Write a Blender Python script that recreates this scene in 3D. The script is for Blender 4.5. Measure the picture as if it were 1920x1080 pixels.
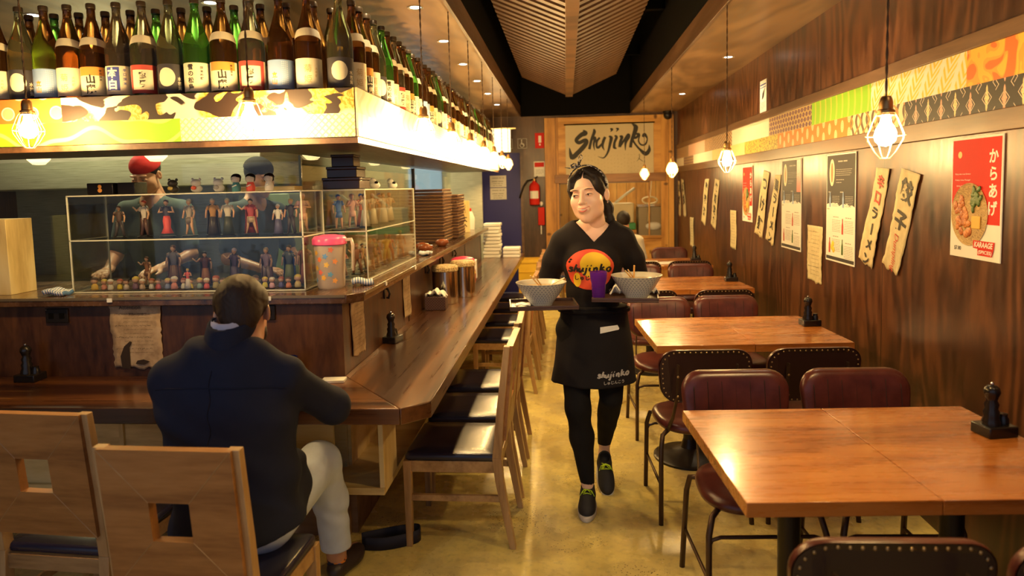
import bpy, bmesh, math, random
import numpy as np
from mathutils import Matrix, Vector, noise as mnoise
PI = math.pi
SC = bpy.context.scene
COL = SC.collection
for o in list(bpy.data.objects): bpy.data.objects.remove(o)

# ---------------------------------------------------------------- camera
cam_data = bpy.data.cameras.new('camera'); cam = bpy.data.objects.new('camera', cam_data); COL.objects.link(cam)
EYE = Vector((0, 0, 1.55))
pit, yaw, rol = math.radians(4.6249), math.radians(4.6085), 0.024
fw = Vector((-math.sin(yaw)*math.cos(pit), math.cos(yaw)*math.cos(pit), -math.sin(pit)))
rt = Vector((math.cos(yaw), math.sin(yaw), 0)); up = rt.cross(fw)
r2 = rt*math.cos(rol) - up*math.sin(rol); u2 = rt*math.sin(rol) + up*math.cos(rol)
M = Matrix.Identity(4)
for i in range(3):
    M[i][0] = r2[i]; M[i][1] = u2[i]; M[i][2] = -fw[i]; M[i][3] = EYE[i]
cam.matrix_world = M
cam_data.sensor_width = 36; cam_data.lens = 24.0; cam_data.shift_y = -(540-456)/1920
cam_data.clip_start = 0.02
cam_data.dof.use_dof = True; cam_data.dof.focus_distance = 3.35; cam_data.dof.aperture_fstop = 2.6
SC.camera = cam
# ---------------------------------------------------------------- world: grey daylight that comes in through the open shop front behind the camera
w = bpy.data.worlds.new('world'); SC.world = w; w.use_nodes = True
w.node_tree.nodes['Background'].inputs[0].default_value = (0.62, 0.74, 1.0, 1)
w.node_tree.nodes['Background'].inputs[1].default_value = 0.48
# ---------------------------------------------------------------- exposure
SC.view_settings.view_transform = 'Standard'; SC.view_settings.look = 'None'
SC.view_settings.exposure = 0.0; SC.view_settings.gamma = 1
SC.view_settings.use_curve_mapping = False
WARM = (1.0, 0.64, 0.24)
BULB_STRENGTH = 640.0
def spot(name, loc, power, color=WARM, size=120, blend=.6, radius=.03):
    l = bpy.data.lights.new(name, 'SPOT'); l.energy = power; l.color = color
    l.spot_size = math.radians(size); l.spot_blend = blend; l.shadow_soft_size = radius
    o = bpy.data.objects.new(name, l); COL.objects.link(o); o.location = loc
    return o
# light of the recessed downlights (their fittings are built further down)
DOWN_LEFT = [(-0.83, y) for y in (2.98, 3.90, 4.80, 5.70, 6.60, 7.50, 8.50)] + [(-1.886, 3.62), (-2.96, 3.70)]
DOWN_RIGHT = [(1.35, y) for y in (1.40, 3.62, 5.84, 8.08)]
for x, y in DOWN_LEFT: spot('downlight_beam', (x, y, 2.56), 16, (1, .76, .45), 110)
for x, y in DOWN_RIGHT: spot('downlight_beam', (x, y, 2.56), 16, (1, .76, .45), 110)
for x, y in ((-2.2, 4.3), (-3.4, 4.4), (-2.1, 6.4), (-2.1, 8.2)): spot('kitchen_light', (x, y, 2.5), 75, (1, .92, .55), 160)
for x, y in ((0.7, 10.9), (1.2, 11.3)): spot('back_room_light', (x, y, 2.4), 35, (1, .78, .42), 160)
def aimed(name, loc, target, power, color, size):
    o = spot(name, loc, power, color, size, .8, .05); o.rotation_euler = (Vector(target)-Vector(loc)).to_track_quat('-Z', 'Y').to_euler(); return o
aimed('fill_spot', (.35, 1.25, 2.5), (.1, 3.35, 1.25), 55, (1, .76, .42), 50)  # added warm fill for the waitress's face, no lamp fitting belongs to it
aimed('fill_spot', (-1.5, .2, 2.5), (-1.0, 2.6, .5), 30, (.85, .92, 1.0), 55)  # added cool fill on the seated man, stands in for shop-front daylight
for x, y in ((0.05, 1.2), (0.05, 4.6), (.05, 8.3)): spot('aisle_fill', (x, y, 2.62), 80, (1, .70, .26), 78, radius=.06)  # unseen spots added to brighten the aisle floor, without fittings

# ================================================================ helpers
class MB:
    def __init__(s): s.bm = bmesh.new(); s.M = Matrix.Identity(4); s.mi = 0
    def _f(s, vs):
        try: f = s.bm.faces.new(vs); f.material_index = s.mi; return f
        except ValueError: return None
    def v(s, p): return s.bm.verts.new(s.M @ Vector(p))
    def box(s, x0, x1, y0, y1, z0, z1):
        v = [s.v((x, y, z)) for x in (x0, x1) for y in (y0, y1) for z in (z0, z1)]
        for q in ((0,1,3,2),(4,6,7,5),(0,4,5,1),(2,3,7,6),(0,2,6,4),(1,5,7,3)): s._f([v[i] for i in q])
        return s
    def obox(s, c, sz, R):
        M0 = s.M; s.M = M0 @ Matrix.Translation(c) @ R.to_4x4(); a, b, d = (k/2 for k in sz)
        s.box(-a, a, -b, b, -d, d); s.M = M0; return s
    def prism(s, poly, a0, a1, ax='z'):
        def P(p, a): return {'z': (p[0], p[1], a), 'y': (p[0], a, p[1]), 'x': (a, p[0], p[1])}[ax]
        A = [s.v(P(p, a0)) for p in poly]; B = [s.v(P(p, a1)) for p in poly]
        s._f(A[::-1]); s._f(B); n = len(poly)
        for i in range(n): s._f([A[i], A[(i+1) % n], B[(i+1) % n], B[i]])
        return s
    def tube(s, pts, r, n=8, closed=False, flat=1.0, upv=(0, 0, 1)):
        pts = [Vector(p) for p in pts]; N = len(pts)
        if not hasattr(r, '__len__'): r = [r]*N
        rings = []; pu = None
        for i, p in enumerate(pts):
            a = pts[(i-1) % N] if (i > 0 or closed) else p; b = pts[(i+1) % N] if (i < N-1 or closed) else p
            t = (b-a).normalized()
            if pu is None:
                u = Vector(upv); 
                if abs(u.dot(t)) > .95: u = Vector((1, 0, 0))
                pu = (u - t*u.dot(t)).normalized()
            else: pu = (pu - t*pu.dot(t)).normalized()
            w_ = t.cross(pu)
            rings.append([s.v(p + pu*(math.cos(k*2*PI/n)*r[i]*flat) + w_*(math.sin(k*2*PI/n)*r[i])) for k in range(n)])
        for i in range(N if closed else N-1):
            A, B = rings[i], rings[(i+1) % N]
            for k in range(n): s._f([A[k], A[(k+1) % n], B[(k+1) % n], B[k]])
        if not closed: s._f(rings[0][::-1]); s._f(rings[-1])
        return s
    def lathe(s, prof, n=24, c=(0, 0, 0), sx=1, sy=1, a0=0, a1=2*PI, flute=0, nf=12):
        full = abs(a1-a0-2*PI) < 1e-6; m = n if full else n+1; rings = []
        for r, z in prof:
            if r < 1e-6: rings.append([s.v((c[0], c[1], c[2]+z))]); continue
            rings.append([s.v((c[0]+r*sx*(1+flute*math.cos(nf*a))*math.cos(a), c[1]+r*sy*(1+flute*math.cos(nf*a))*math.sin(a), c[2]+z))
                          for a in (a0+(a1-a0)*k/n for k in range(m))])
        for A, B in zip(rings, rings[1:]):
            for k in range(n):
                k2 = (k+1) % m if full else k+1
                if len(A) == 1 and len(B) == 1: continue
                if len(A) == 1: s._f([A[0], B[k2], B[k]])
                elif len(B) == 1: s._f([A[k], A[k2], B[0]])
                else: s._f([A[k], A[k2], B[k2], B[k]])
        return s
    def ell(s, c, r, n=16, m=10, R=None):
        M0 = s.M; s.M = M0 @ Matrix.Translation(c) @ (R.to_4x4() if R else Matrix.Identity(4)) @ Matrix.Diagonal((r[0], r[1], r[2], 1))
        s.lathe([(math.sin(PI*i/m), -math.cos(PI*i/m)) for i in range(m+1)], n); s.M = M0; return s
    def raw(s, V, F):
        vs = [s.v(p) for p in V]
        for f in F: s._f([vs[i] for i in f])
        return s
    def grid(s, fn, nu, nv, thick=None):
        V = [[s.v(fn(i/nu, j/nv)) for j in range(nv+1)] for i in range(nu+1)]
        for i in range(nu):
            for j in range(nv): s._f([V[i][j], V[i+1][j], V[i+1][j+1], V[i][j+1]])
        return s
    def build(s, name, mats, parent=None, smooth=35, bevel=0, seg=2, solid=0, sub=0):
        bmesh.ops.recalc_face_normals(s.bm, faces=s.bm.faces)
        me = bpy.data.meshes.new(name); s.bm.to_mesh(me); s.bm.free()
        if not isinstance(mats, (list, tuple)): mats = [mats]
        for m in mats: me.materials.append(m)
        if smooth:
            me.shade_smooth()
            if smooth < 180: me.set_sharp_from_angle(angle=math.radians(smooth))
        o = bpy.data.objects.new(name, me); COL.objects.link(o); o.parent = parent
        if solid: md = o.modifiers.new('s', 'SOLIDIFY'); md.thickness = solid; md.offset = 0
        if bevel:
            md = o.modifiers.new('b', 'BEVEL'); md.width = bevel; md.segments = seg; md.limit_method = 'ANGLE'; md.angle_limit = math.radians(40)
            md.harden_normals = False
        if sub: md = o.modifiers.new('u', 'SUBSURF'); md.levels = md.render_levels = sub
        return o
def rotz(a): return Matrix.Rotation(a, 3, 'Z')
def tag(o, label, cat, group=None, kind=None):
    o['label'] = label; o['category'] = cat
    if group: o['group'] = group
    if kind: o['kind'] = kind
    return o
def thing(name, label, cat, loc=(0, 0, 0), rz=0, group=None):
    o = bpy.data.objects.new(name, None); COL.objects.link(o); o.empty_display_size = .05
    o.location = loc; o.rotation_euler = (0, 0, rz); return tag(o, label, cat, group)
def struct(o): o['kind'] = 'structure'; return o
def dup(root, loc=None, rz=None, label=None):
    def cp(o, par):
        c = o.copy(); COL.objects.link(c); c.parent = par
        for ch in kids.get(o.name, []): cp(ch, c)
        return c
    kids = {}
    for o in root.children_recursive: kids.setdefault(o.parent.name, []).append(o)
    r = cp(root, None)
    if loc is not None: r.location = loc
    if rz is not None: r.rotation_euler = (0, 0, rz)
    if label: r['label'] = label
    return r

# ---------------------------------------------------------------- node graphs
class S:
    def __init__(s, g, sock): s.g, s.k = g, sock
    def __add__(a, b): return a.g.m('ADD', a, b)
    __radd__ = __add__
    def __sub__(a, b): return a.g.m('SUBTRACT', a, b)
    def __rsub__(a, b): return a.g.m('SUBTRACT', b, a)
    def __mul__(a, b): return a.g.m('MULTIPLY', a, b)
    __rmul__ = __mul__
    def __truediv__(a, b): return a.g.m('DIVIDE', a, b)
    def __lt__(a, b): return a.g.m('LESS_THAN', a, b)
    def __gt__(a, b): return a.g.m('GREATER_THAN', a, b)
    def __mod__(a, b): return a.g.m('FLOORED_MODULO', a, b)
    def sin(a): return a.g.m('SINE', a)
    def cos(a): return a.g.m('COSINE', a)
    def abs(a): return a.g.m('ABSOLUTE', a)
    def floor(a): return a.g.m('FLOOR', a)
    def fract(a): return a.g.m('FRACT', a)
    def sqrt(a): return a.g.m('SQRT', a)
class G:
    def __init__(s, name, rough=.5, metal=0, spec=.5, **kw):
        s.mat = bpy.data.materials.new(name); s.mat.use_nodes = True; s.nt = s.mat.node_tree; s.nd = s.nt.nodes; s.b = s.nd['Principled BSDF']
        s.set(Roughness=rough, Metallic=metal, **{'Specular IOR Level': spec}); s.set(**kw)
    def set(s, **kw):
        for k, v in kw.items():
            k = k.replace('_', ' ')
            if isinstance(v, S): s.nt.links.new(v.k, s.b.inputs[k])
            else:
                if hasattr(v, '__len__') and len(v) == 3 and s.b.inputs[k].type == 'RGBA': v = (*v, 1)
                s.b.inputs[k].default_value = v
        return s
    def lk(s, v, inp):
        if isinstance(v, S): s.nt.links.new(v.k, inp)
        else:
            if hasattr(v, '__len__') and len(v) == 3 and inp.type == 'RGBA': v = (*v, 1)
            inp.default_value = v
    def m(s, op, a, b=None, c=None):
        n = s.nd.new('ShaderNodeMath'); n.operation = op; s.lk(a, n.inputs[0])
        if b is not None: s.lk(b, n.inputs[1])
        if c is not None: s.lk(c, n.inputs[2])
        return S(s, n.outputs[0])
    def xyz(s, out='Object'):
        t = s.nd.new('ShaderNodeTexCoord'); n = s.nd.new('ShaderNodeSeparateXYZ'); s.nt.links.new(t.outputs[out], n.inputs[0])
        return [S(s, n.outputs[i]) for i in range(3)]
    def vec(s, x, y, z):
        n = s.nd.new('ShaderNodeCombineXYZ')
        for i, v in enumerate((x, y, z)): s.lk(v, n.inputs[i])
        return S(s, n.outputs[0])
    def noise(s, v, scale=5, detail=3, rough=.5, dist=0, col=False):
        n = s.nd.new('ShaderNodeTexNoise'); s.lk(v, n.inputs['Vector']); n.inputs['Scale'].default_value = scale
        n.inputs['Detail'].default_value = detail; n.inputs['Roughness'].default_value = rough; n.inputs['Distortion'].default_value = dist
        return S(s, n.outputs[1 if col else 0])
    def vor(s, v, scale=5, feat='F1', out='Distance'):
        n = s.nd.new('ShaderNodeTexVoronoi'); n.feature = feat; s.lk(v, n.inputs['Vector']); n.inputs['Scale'].default_value = scale
        return S(s, n.outputs[out])
    def ramp(s, f, *stops, const=False):
        n = s.nd.new('ShaderNodeValToRGB'); s.lk(f, n.inputs[0]); e = n.color_ramp.elements
        if const: n.color_ramp.interpolation = 'CONSTANT'
        while len(e) < len(stops): e.new(.5)
        for k, (p, c) in zip(e, stops): k.position = p; k.color = (*c, 1) if len(c) == 3 else c
        return S(s, n.outputs[0])
    def mix(s, f, a, b):
        n = s.nd.new('ShaderNodeMix'); n.data_type = 'RGBA'; s.lk(f, n.inputs[0]); s.lk(a, n.inputs[6]); s.lk(b, n.inputs[7]); return S(s, n.outputs[2])
    def bump(s, h, strength=.3, dist=.002):
        n = s.nd.new('ShaderNodeBump'); s.lk(h, n.inputs['Height']); n.inputs['Strength'].default_value = strength; n.inputs['Distance'].default_value = dist
        s.nt.links.new(n.outputs[0], s.b.inputs['Normal']); return s
    def smooth(s, v, a, b):
        n = s.nd.new('ShaderNodeMapRange'); n.interpolation_type = 'SMOOTHSTEP'; s.lk(v, n.inputs[0]); n.inputs[1].default_value = a; n.inputs[2].default_value = b
        return S(s, n.outputs[0])
    def out(s, col=None):
        if col is not None: s.set(Base_Color=col)
        return s.mat
_pc = {}
def plain(name, col, rough=.5, metal=0, **kw):
    if name in _pc: return _pc[name]
    _pc[name] = G(name, rough, metal, **kw).out(col); return _pc[name]
def emit(name, col, st):
    g = G(name); g.set(Base_Color=(0, 0, 0), Emission_Color=col, Emission_Strength=st); return g.mat
def wood(name, dark, mid, light, ax='x', rough=.45, rings=9, scale=2.2, stretch=9, streak=.5, bump=.12, coat=0, seam=None, knots=0, wear=None):
    g = G(name, rough); x, y, z = g.xyz(); k = 1.0/stretch
    c = {'x': (x*k, y, z), 'y': (x, y*k, z), 'z': (x, y, z*k)}[ax]
    v = g.vec(*c)
    n1 = g.noise(v, scale, 3, .55, .3)
    ring = ((n1*rings*6.283).sin()+1)*.5
    fine = g.noise(g.vec(*[q*1.0 for q in c]), scale*22, 3, .6)
    big = g.noise(v, scale*.5, 2, .5)
    f = ring*(1-streak)*.7 + fine*streak + (big-.5)*.7 + .12
    col = g.ramp(f, (.22, dark), (.5, mid), (.8, light))
    if knots:
        d = g.vor(g.vec(*[q*(1.4 if i == 'xyz'.index(ax) else 1) for i, q in enumerate(g.xyz())]), knots)
        col = g.mix(g.smooth(d, .13, .05), col, tuple(a*.45 for a in dark))
    if wear:
        wn = g.noise(g.vec(*[q*(.35 if i == 'xyz'.index(ax) else 1) for i, q in enumerate(c)]), 26, 4, .7); col = g.mix(g.smooth(wn, .58, .72)*g.smooth(g.noise(g.vec(x, y, z), 3, 2), .45, .6), col, wear)
    if seam:
        a, per, off = seam; q = {'x': x, 'y': y, 'z': z}[a]
        d = ((q-off+per*50) % per); col = g.mix(g.m('LESS_THAN', d, .006), col, tuple(a_*.25 for a_ in dark))
    g.set(Roughness=g.m('ADD', fine*.25, rough-.12))
    if coat: g.set(Coat_Weight=coat, Coat_Roughness=.12)
    g.bump(fine*.6+ring*.4, bump, .001)
    return g.out(col)

# ---------------------------------------------------------------- lettering
def text_geo(body, size=1.0, bold=0.0, spacing=1.0, res=3):
    cu = bpy.data.curves.new('t', 'FONT'); cu.body = body; cu.size = size; cu.offset = bold; cu.space_character = spacing; cu.resolution_u = res
    cu.align_x = 'LEFT'
    ob = bpy.data.objects.new('t', cu); COL.objects.link(ob)
    dg = bpy.context.evaluated_depsgraph_get(); me = bpy.data.meshes.new_from_object(ob.evaluated_get(dg))
    V = np.array([v.co[:2] for v in me.vertices]) if len(me.vertices) else np.zeros((0, 2)); F = [tuple(p.vertices) for p in me.polygons]
    bpy.data.objects.remove(ob); bpy.data.curves.remove(cu); bpy.data.meshes.remove(me)
    return V, F
_tc = {}
def text_fit(body, w=None, h=None, bold=0.0, slant=0.0):
    k = (body, bold)
    if k not in _tc: _tc[k] = text_geo(body, 1.0, bold)
    V, F = _tc[k]; V = V.copy()
    if not len(V): return V, F
    lo, hi = V.min(0), V.max(0); V -= (lo+hi)/2; ex = hi-lo
    sx = w/ex[0] if w else None; sy = h/ex[1] if h else None
    sx = sx or sy or 1.0; sy = sy or sx; V[:, 0] *= sx; V[:, 1] *= sy
    if slant: V[:, 0] += V[:, 1]*slant
    return V, F
def refine(V, F, maxlen):
    bm = bmesh.new(); vs = [bm.verts.new((a, b, 0)) for a, b in V]
    for f in F:
        try: bm.faces.new([vs[i] for i in f])
        except ValueError: pass
    for _ in range(5):
        es = [e for e in bm.edges if e.calc_length() > maxlen]
        if not es: break
        bmesh.ops.subdivide_edges(bm, edges=es, cuts=1); bmesh.ops.triangulate(bm, faces=[f for f in bm.faces if len(f.verts) > 3])
    bm.verts.index_update(); V = np.array([v.co[:2] for v in bm.verts]); F = [tuple(v.index for v in f.verts) for f in bm.faces]; bm.free(); return V, F
def put2d(mb, V, F, cx, cz, y=0.0, rot=0, warp=None):
    if warp: V, F = refine(V, F, .0055)
    c, s = math.cos(rot), math.sin(rot); pts = []
    for a, b in V:
        u, v = cx+a*c-b*s, cz+a*s+b*c
        pts.append(warp(u, v, y) if warp else (u, y, v))
    mb.raw(pts, F)
def words(mb, body, cx, cz, w=None, h=None, y=0, bold=0, rot=0, warp=None, slant=0):
    V, F = text_fit(body, w, h, bold, slant); put2d(mb, V, F, cx, cz, y, rot, warp)
def column(mb, chars, cx, ztop, size, pitch=None, y=0, bold=.02, dx=0, warp=None, wob=0):
    pitch = pitch or size*1.12; rnd = random.Random(len(chars)*7+ord(chars[0]))
    for i, ch in enumerate(chars):
        V, F = text_fit(ch, None, None, bold); 
        if not len(V): continue
        V = V*size*.95
        z = ztop-size/2-i*pitch; r = rnd.uniform(-wob, wob)
        if ch == 'ー': r += PI/2
        put2d(mb, V, F, cx+dx*(ztop-z), z, y, r, warp)
def scribble(mb, cx, cz, w, h, y=0, seed=0, th=.0012, warp=None):
    """one line of small unreadable handwriting"""
    r = random.Random(seed); x = cx-w/2
    while x < cx+w/2:
        l = r.uniform(.6, 1.2)*h
        for k in range(2):
            x0, x1 = x+r.uniform(0, l*.5), x+r.uniform(.3, 1)*l; z0, z1 = cz+r.uniform(-.5, .5)*h, cz+r.uniform(-.5, .5)*h
            d = Vector((x1-x0, z1-z0)); 
            if d.length < 1e-4: continue
            n = Vector((-d.y, d.x)).normalized()*th/2
            q = [(x0+n.x, z0+n.y), (x0-n.x, z0-n.y), (x1-n.x, z1-n.y), (x1+n.x, z1+n.y)]
            mb.raw([warp(a, b, y) if warp else (a, y, b) for a, b in q], [(0, 1, 2, 3)])
        x += l*1.15
def bars(mb, cx, cz, w, rows, pitch, th, y=0, seed=0, warp=None):
    """rows of print too small to read"""
    r = random.Random(seed)
    for i in range(rows):
        x = cx-w/2; z = cz-i*pitch; end = cx+w/2*(r.uniform(.3, 1) if i == rows-1 else r.uniform(.85, 1))
        while x < end:
            l = min(r.uniform(2, 6)*th*1.6, end-x)
            q = [(x, z), (x+l, z), (x+l, z+th), (x, z+th)]
            mb.raw([warp(a, b, y) if warp else (a, y, b) for a, b in q], [(0, 1, 2, 3)]); x += l+th*1.2
def stroke(mb, pts, wd, y=0, sub=6):
    """brush stroke in the x-z plane, width given per point, smoothed"""
    P = [Vector(p) for p in pts]; W = list(wd) if hasattr(wd, '__len__') else [wd]*len(P); out = []; ow = []
    for i in range(len(P)-1):
        p0, p1, p2, p3 = P[max(i-1, 0)], P[i], P[i+1], P[min(i+2, len(P)-1)]
        for k in range(sub):
            t = k/sub; out.append(.5*((2*p1)+(p2-p0)*t+(2*p0-5*p1+4*p2-p3)*t*t+(3*p1-p0-3*p2+p3)*t**3)); ow.append(W[i]*(1-t)+W[i+1]*t)
    out.append(P[-1]); ow.append(W[-1]); L = []; R = []
    for i, p in enumerate(out):
        d = (out[min(i+1, len(out)-1)]-out[max(i-1, 0)]); d = d.normalized() if d.length > 1e-9 else Vector((1, 0)); n = Vector((-d.y, d.x))*ow[i]/2
        L.append(p+n); R.append(p-n)
    for i in range(len(out)-1):
        mb.raw([(a.x, y-i*2e-6, a.y) for a in (L[i], R[i], R[i+1], L[i+1])], [(0, 1, 2, 3)])
# ================================================================ materials
m_wallply = wood('dark_stained_plywood', (.018, .005, .002), (.062, .019, .007), (.15, .052, .017), 'z', .33, 20, 1.1, 4.5, .58, .1, seam=('y', 1.22, 1.15))
m_barply = wood('bar_front_plywood', (.018, .006, .003), (.06, .021, .008), (.12, .045, .014), 'z', .35, 9, 1.8, 4, .7, .1)
m_trim = wood('brown_trim', (.06, .028, .012), (.12, .058, .026), (.19, .10, .05), 'y', .4, 5, 3, 12, .6)
m_soffit = wood('soffit_plywood', (.13, .07, .028), (.26, .15, .065), (.38, .23, .11), 'y', .35, 6, 1.6, 4, .5)
m_black = plain('black_ceiling', (.003, .0026, .0022), .9, **{'Specular IOR Level': .1})
m_backwall = wood('back_wall_stain', (.03, .014, .007), (.075, .036, .018), (.13, .065, .03), 'z', .4, 5, 2, 6, .6)
m_pine = wood('orange_pine', (.34, .14, .025), (.56, .27, .06), (.70, .38, .10), 'x', .45, 6, 1.8, 7, .5, knots=2.6)
m_pinev = wood('orange_pine_boards', (.36, .15, .03), (.60, .29, .065), (.72, .39, .10), 'z', .5, 6, 1.8, 7, .5, knots=3.0, seam=('x', .16, .04))
m_palepine = wood('pale_pine_ply', (.46, .31, .11), (.70, .53, .22), (.80, .65, .33), 'x', .5, 6, 1.8, 6, .5, knots=1.6)
m_palepinez = wood('pale_pine_ply_upright', (.46, .31, .11), (.70, .53, .22), (.80, .65, .33), 'z', .5, 6, 1.8, 6, .5)
m_counter = wood('dark_varnished_counter', (.014, .004, .002), (.062, .020, .006), (.20, .075, .02), 'y', .30, 8, 1.5, 24, .5, .12, coat=.5, wear=(.36, .18, .06))
m_counterx = wood('dark_varnished_counter_cross', (.014, .004, .002), (.062, .020, .006), (.20, .075, .02), 'x', .30, 8, 1.5, 24, .5, .12, coat=.5, wear=(.36, .18, .06))
m_ledge = wood('dark_ledge', (.03, .012, .005), (.08, .035, .014), (.14, .065, .025), 'y', .25, 6, 2, 9, .5, coat=.4)
m_slat = wood('ceiling_slat', (.05, .022, .009), (.11, .050, .020), (.17, .085, .035), 'x', .5, 4, 3, 8, .6)
m_canopy = wood('canopy_board', (.035, .016, .007), (.085, .04, .017), (.14, .07, .03), 'y', .35, 5, 2, 8, .6)
m_steel = G('brushed_steel', .30, .45); x, y, z = m_steel.xyz()
n_ = m_steel.noise(m_steel.vec(x*2, y*2, z*60), 3, 3); m_steel.set(Roughness=n_*.25+.2); m_steel = m_steel.out(m_steel.ramp(n_, (.3, (.42, .40, .30)), (.7, (.62, .60, .46))))
def floor_mat():
    g = G('polished_concrete', .3); x, y, z = g.xyz(); v = g.vec(x, y, z)
    big = g.noise(v, .9, 4, .6, .4); mid = g.noise(v, 3.5, 4, .6); fine = g.noise(v, 30, 4, .7)
    col = g.ramp(big*.6+mid*.4, (.34, (.46, .37, .17)), (.47, (.64, .50, .18)), (.56, (.80, .64, .20)), (.68, (.58, .49, .25)))
    col = g.mix(g.smooth(g.noise(v, 1.7, 3, .6, .8), .55, .66)*.55, col, (.60, .42, .10))
    col = g.mix(g.smooth(fine, .45, .75)*.35, col, (.20, .16, .09))
    pock = g.vor(v, 75); area = g.smooth(g.noise(v, 2.2, 3, .6), .52, .62)
    spk = g.m('LESS_THAN', pock, .22)*area
    col = g.mix(spk*.85, col, (.05, .035, .02))
    g.set(Roughness=mid*.22+.16); g.bump(fine*.5-spk, .15, .002)
    return g.out(col)
m_floor = floor_mat()
def glass_mat(name, col=(1, 1, 1), rough=.0, alpha=.13):
    # thin pane: a little reflection over plain transparency
    m = bpy.data.materials.new(name); m.use_nodes = True; nt = m.node_tree; nt.nodes.clear()
    o = nt.nodes.new('ShaderNodeOutputMaterial'); t = nt.nodes.new('ShaderNodeBsdfTransparent'); gl = nt.nodes.new('ShaderNodeBsdfGlossy'); mx = nt.nodes.new('ShaderNodeMixShader')
    fr = nt.nodes.new('ShaderNodeFresnel'); fr.inputs[0].default_value = 1.5; mm = nt.nodes.new('ShaderNodeMath'); mm.operation = 'MULTIPLY_ADD'; mm.inputs[1].default_value = .55; mm.inputs[2].default_value = alpha
    t.inputs[0].default_value = (*col, 1); gl.inputs['Roughness'].default_value = rough; gl.inputs[0].default_value = (.9, .9, .85, 1)
    nt.links.new(fr.outputs[0], mm.inputs[0]); nt.links.new(mm.outputs[0], mx.inputs[0]); nt.links.new(t.outputs[0], mx.inputs[1]); nt.links.new(gl.outputs[0], mx.inputs[2]); nt.links.new(mx.outputs[0], o.inputs[0])
    return m
m_glass = glass_mat('screen_glass', (.95, .98, .94), .01, .01)
m_acryl = glass_mat('clear_acrylic', (.985, .99, .98), .02, .004)
m_acedge = plain('acrylic_edge', (.62, .62, .52), .2)

# ================================================================ room shell
struct(MB().box(-4.6, 1.72, -1.2, 11.6, -.12, 0).build('floor', m_floor))
struct(MB().box(1.6, 1.74, -1.2, 11.6, 0, 3.5).build('wall_right', m_wallply))
struct(MB().box(-4.74, -4.6, -1.2, 11.6, 0, 3.5).build('wall_left', m_backwall))
b = MB(); b.box(-.62, -.30, 10.0, 10.12, 0, 3.5); b.box(1.54, 1.6, 10.0, 10.12, 0, 3.5); b.box(-.30, 1.54, 10.0, 10.12, 2.54, 3.5)
b.box(-1.42, -.62, 10.0, 10.12, 2.06, 3.5); b.box(-4.6, -1.42, 10.0, 10.12, 0, 3.5)
struct(b.build('wall_back', m_backwall))
struct(MB().box(-4.6, 1.74, -1.2, 11.6, 3.5, 3.6).build('ceiling', m_black))
b = MB(); b.box(.95, 1.6, -1.2, 10.0, 2.58, 2.60); struct(b.build('trim_1', m_soffit))
b = MB(); b.box(-4.6, -.65, -1.2, 10.0, 2.58, 2.60); struct(b.build('trim_2', m_soffit))
struct(MB().box(.93, .95, -1.2, 10.0, 2.57, 2.72).build('trim_3', m_trim, bevel=.002))
struct(MB().box(-.65, -.63, -1.2, 10.0, 2.57, 2.72).build('trim_4', m_trim, bevel=.002))
struct(MB().box(.95, .97, -1.2, 10.0, 2.60, 3.5).build('trim_5', m_black))
struct(MB().box(-.67, -.65, -1.2, 10.0, 2.60, 3.5).build('trim_6', m_black))
struct(MB().box(1.576, 1.6, -1.2, 10.0, 1.715, 1.795).build('trim_7', m_trim, bevel=.003))
struct(MB().box(1.576, 1.6, -1.2, 10.0, 2.045, 2.105).build('trim_8', m_trim, bevel=.003))
b = MB()
for y in (2.2, 4.4, 6.6, 8.8): b.box(-.65, .95, y, y+.07, 3.18, 3.3)
struct(b.build('trim_9', m_black))
struct(MB().box(-.65, .95, 9.93, 9.995, 2.575, 3.5).build('trim_10', m_black))
# back room behind the timber frame
b = MB(); b.box(-.3, 1.7, 11.5, 11.6, 0, 3.5); struct(b.build('wall_back_room', m_pinev))
# blue door
d = MB(); d.box(-1.42, -.66, 10.02, 10.07, .005, 2.06)
dd = d.build('door_1', plain('blue_door_paint', (.020, .022, .24), .5), bevel=.003); struct(dd)
tag(MB().box(-.66, -.62, 9.985, 10.0, 0, 2.06).build('door_frame', m_trim), 'brown timber door frame edge right of the blue door', 'door frame')

# ---------------- pine-framed serving window at the back
t = thing('serving_hatch', 'large orange pine timber frame with an opening, at the far end of the room', 'frame', (.62, 9.98, 0))
px = -.62
def hx(a): return a+px
for x0, x1 in ((-.30, -.10), (1.36, 1.54)): MB().box(hx(x0), hx(x1), -.04, .0, 0, 2.54).build('stile', m_pinev, t, bevel=.003)
MB().box(hx(-.10), hx(1.36), -.04, 0, 2.40, 2.54).build('top_rail', m_pine, t, bevel=.003)
MB().box(hx(-.10), hx(1.36), -.03, 0, 1.72, 2.40).build('header_panel', m_pine, t)
MB().box(hx(-.16), hx(1.42), -.075, -.03, 1.60, 1.72).build('beam', wood('beam_stain', (.14, .05, .012), (.24, .10, .03), (.33, .15, .05), 'x'), t, bevel=.004)
b = MB(); b.box(hx(-.10), hx(1.36), -.03, 0, 0, .80); b.box(hx(1.18), hx(1.20), -.03, -.01, .80, 1.60); b.box(hx(-.1), hx(1.36), -.05, .02, .78, .82)
b.build('lower_panel', m_pine, t, bevel=.003)
b = MB(); b.box(hx(-.10), hx(-.085), -.035, .0, .82, 1.60); b.box(hx(-.1), hx(1.2), -.035, 0, 1.585, 1.60); b.build('opening_trim', m_trim, t)
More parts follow.
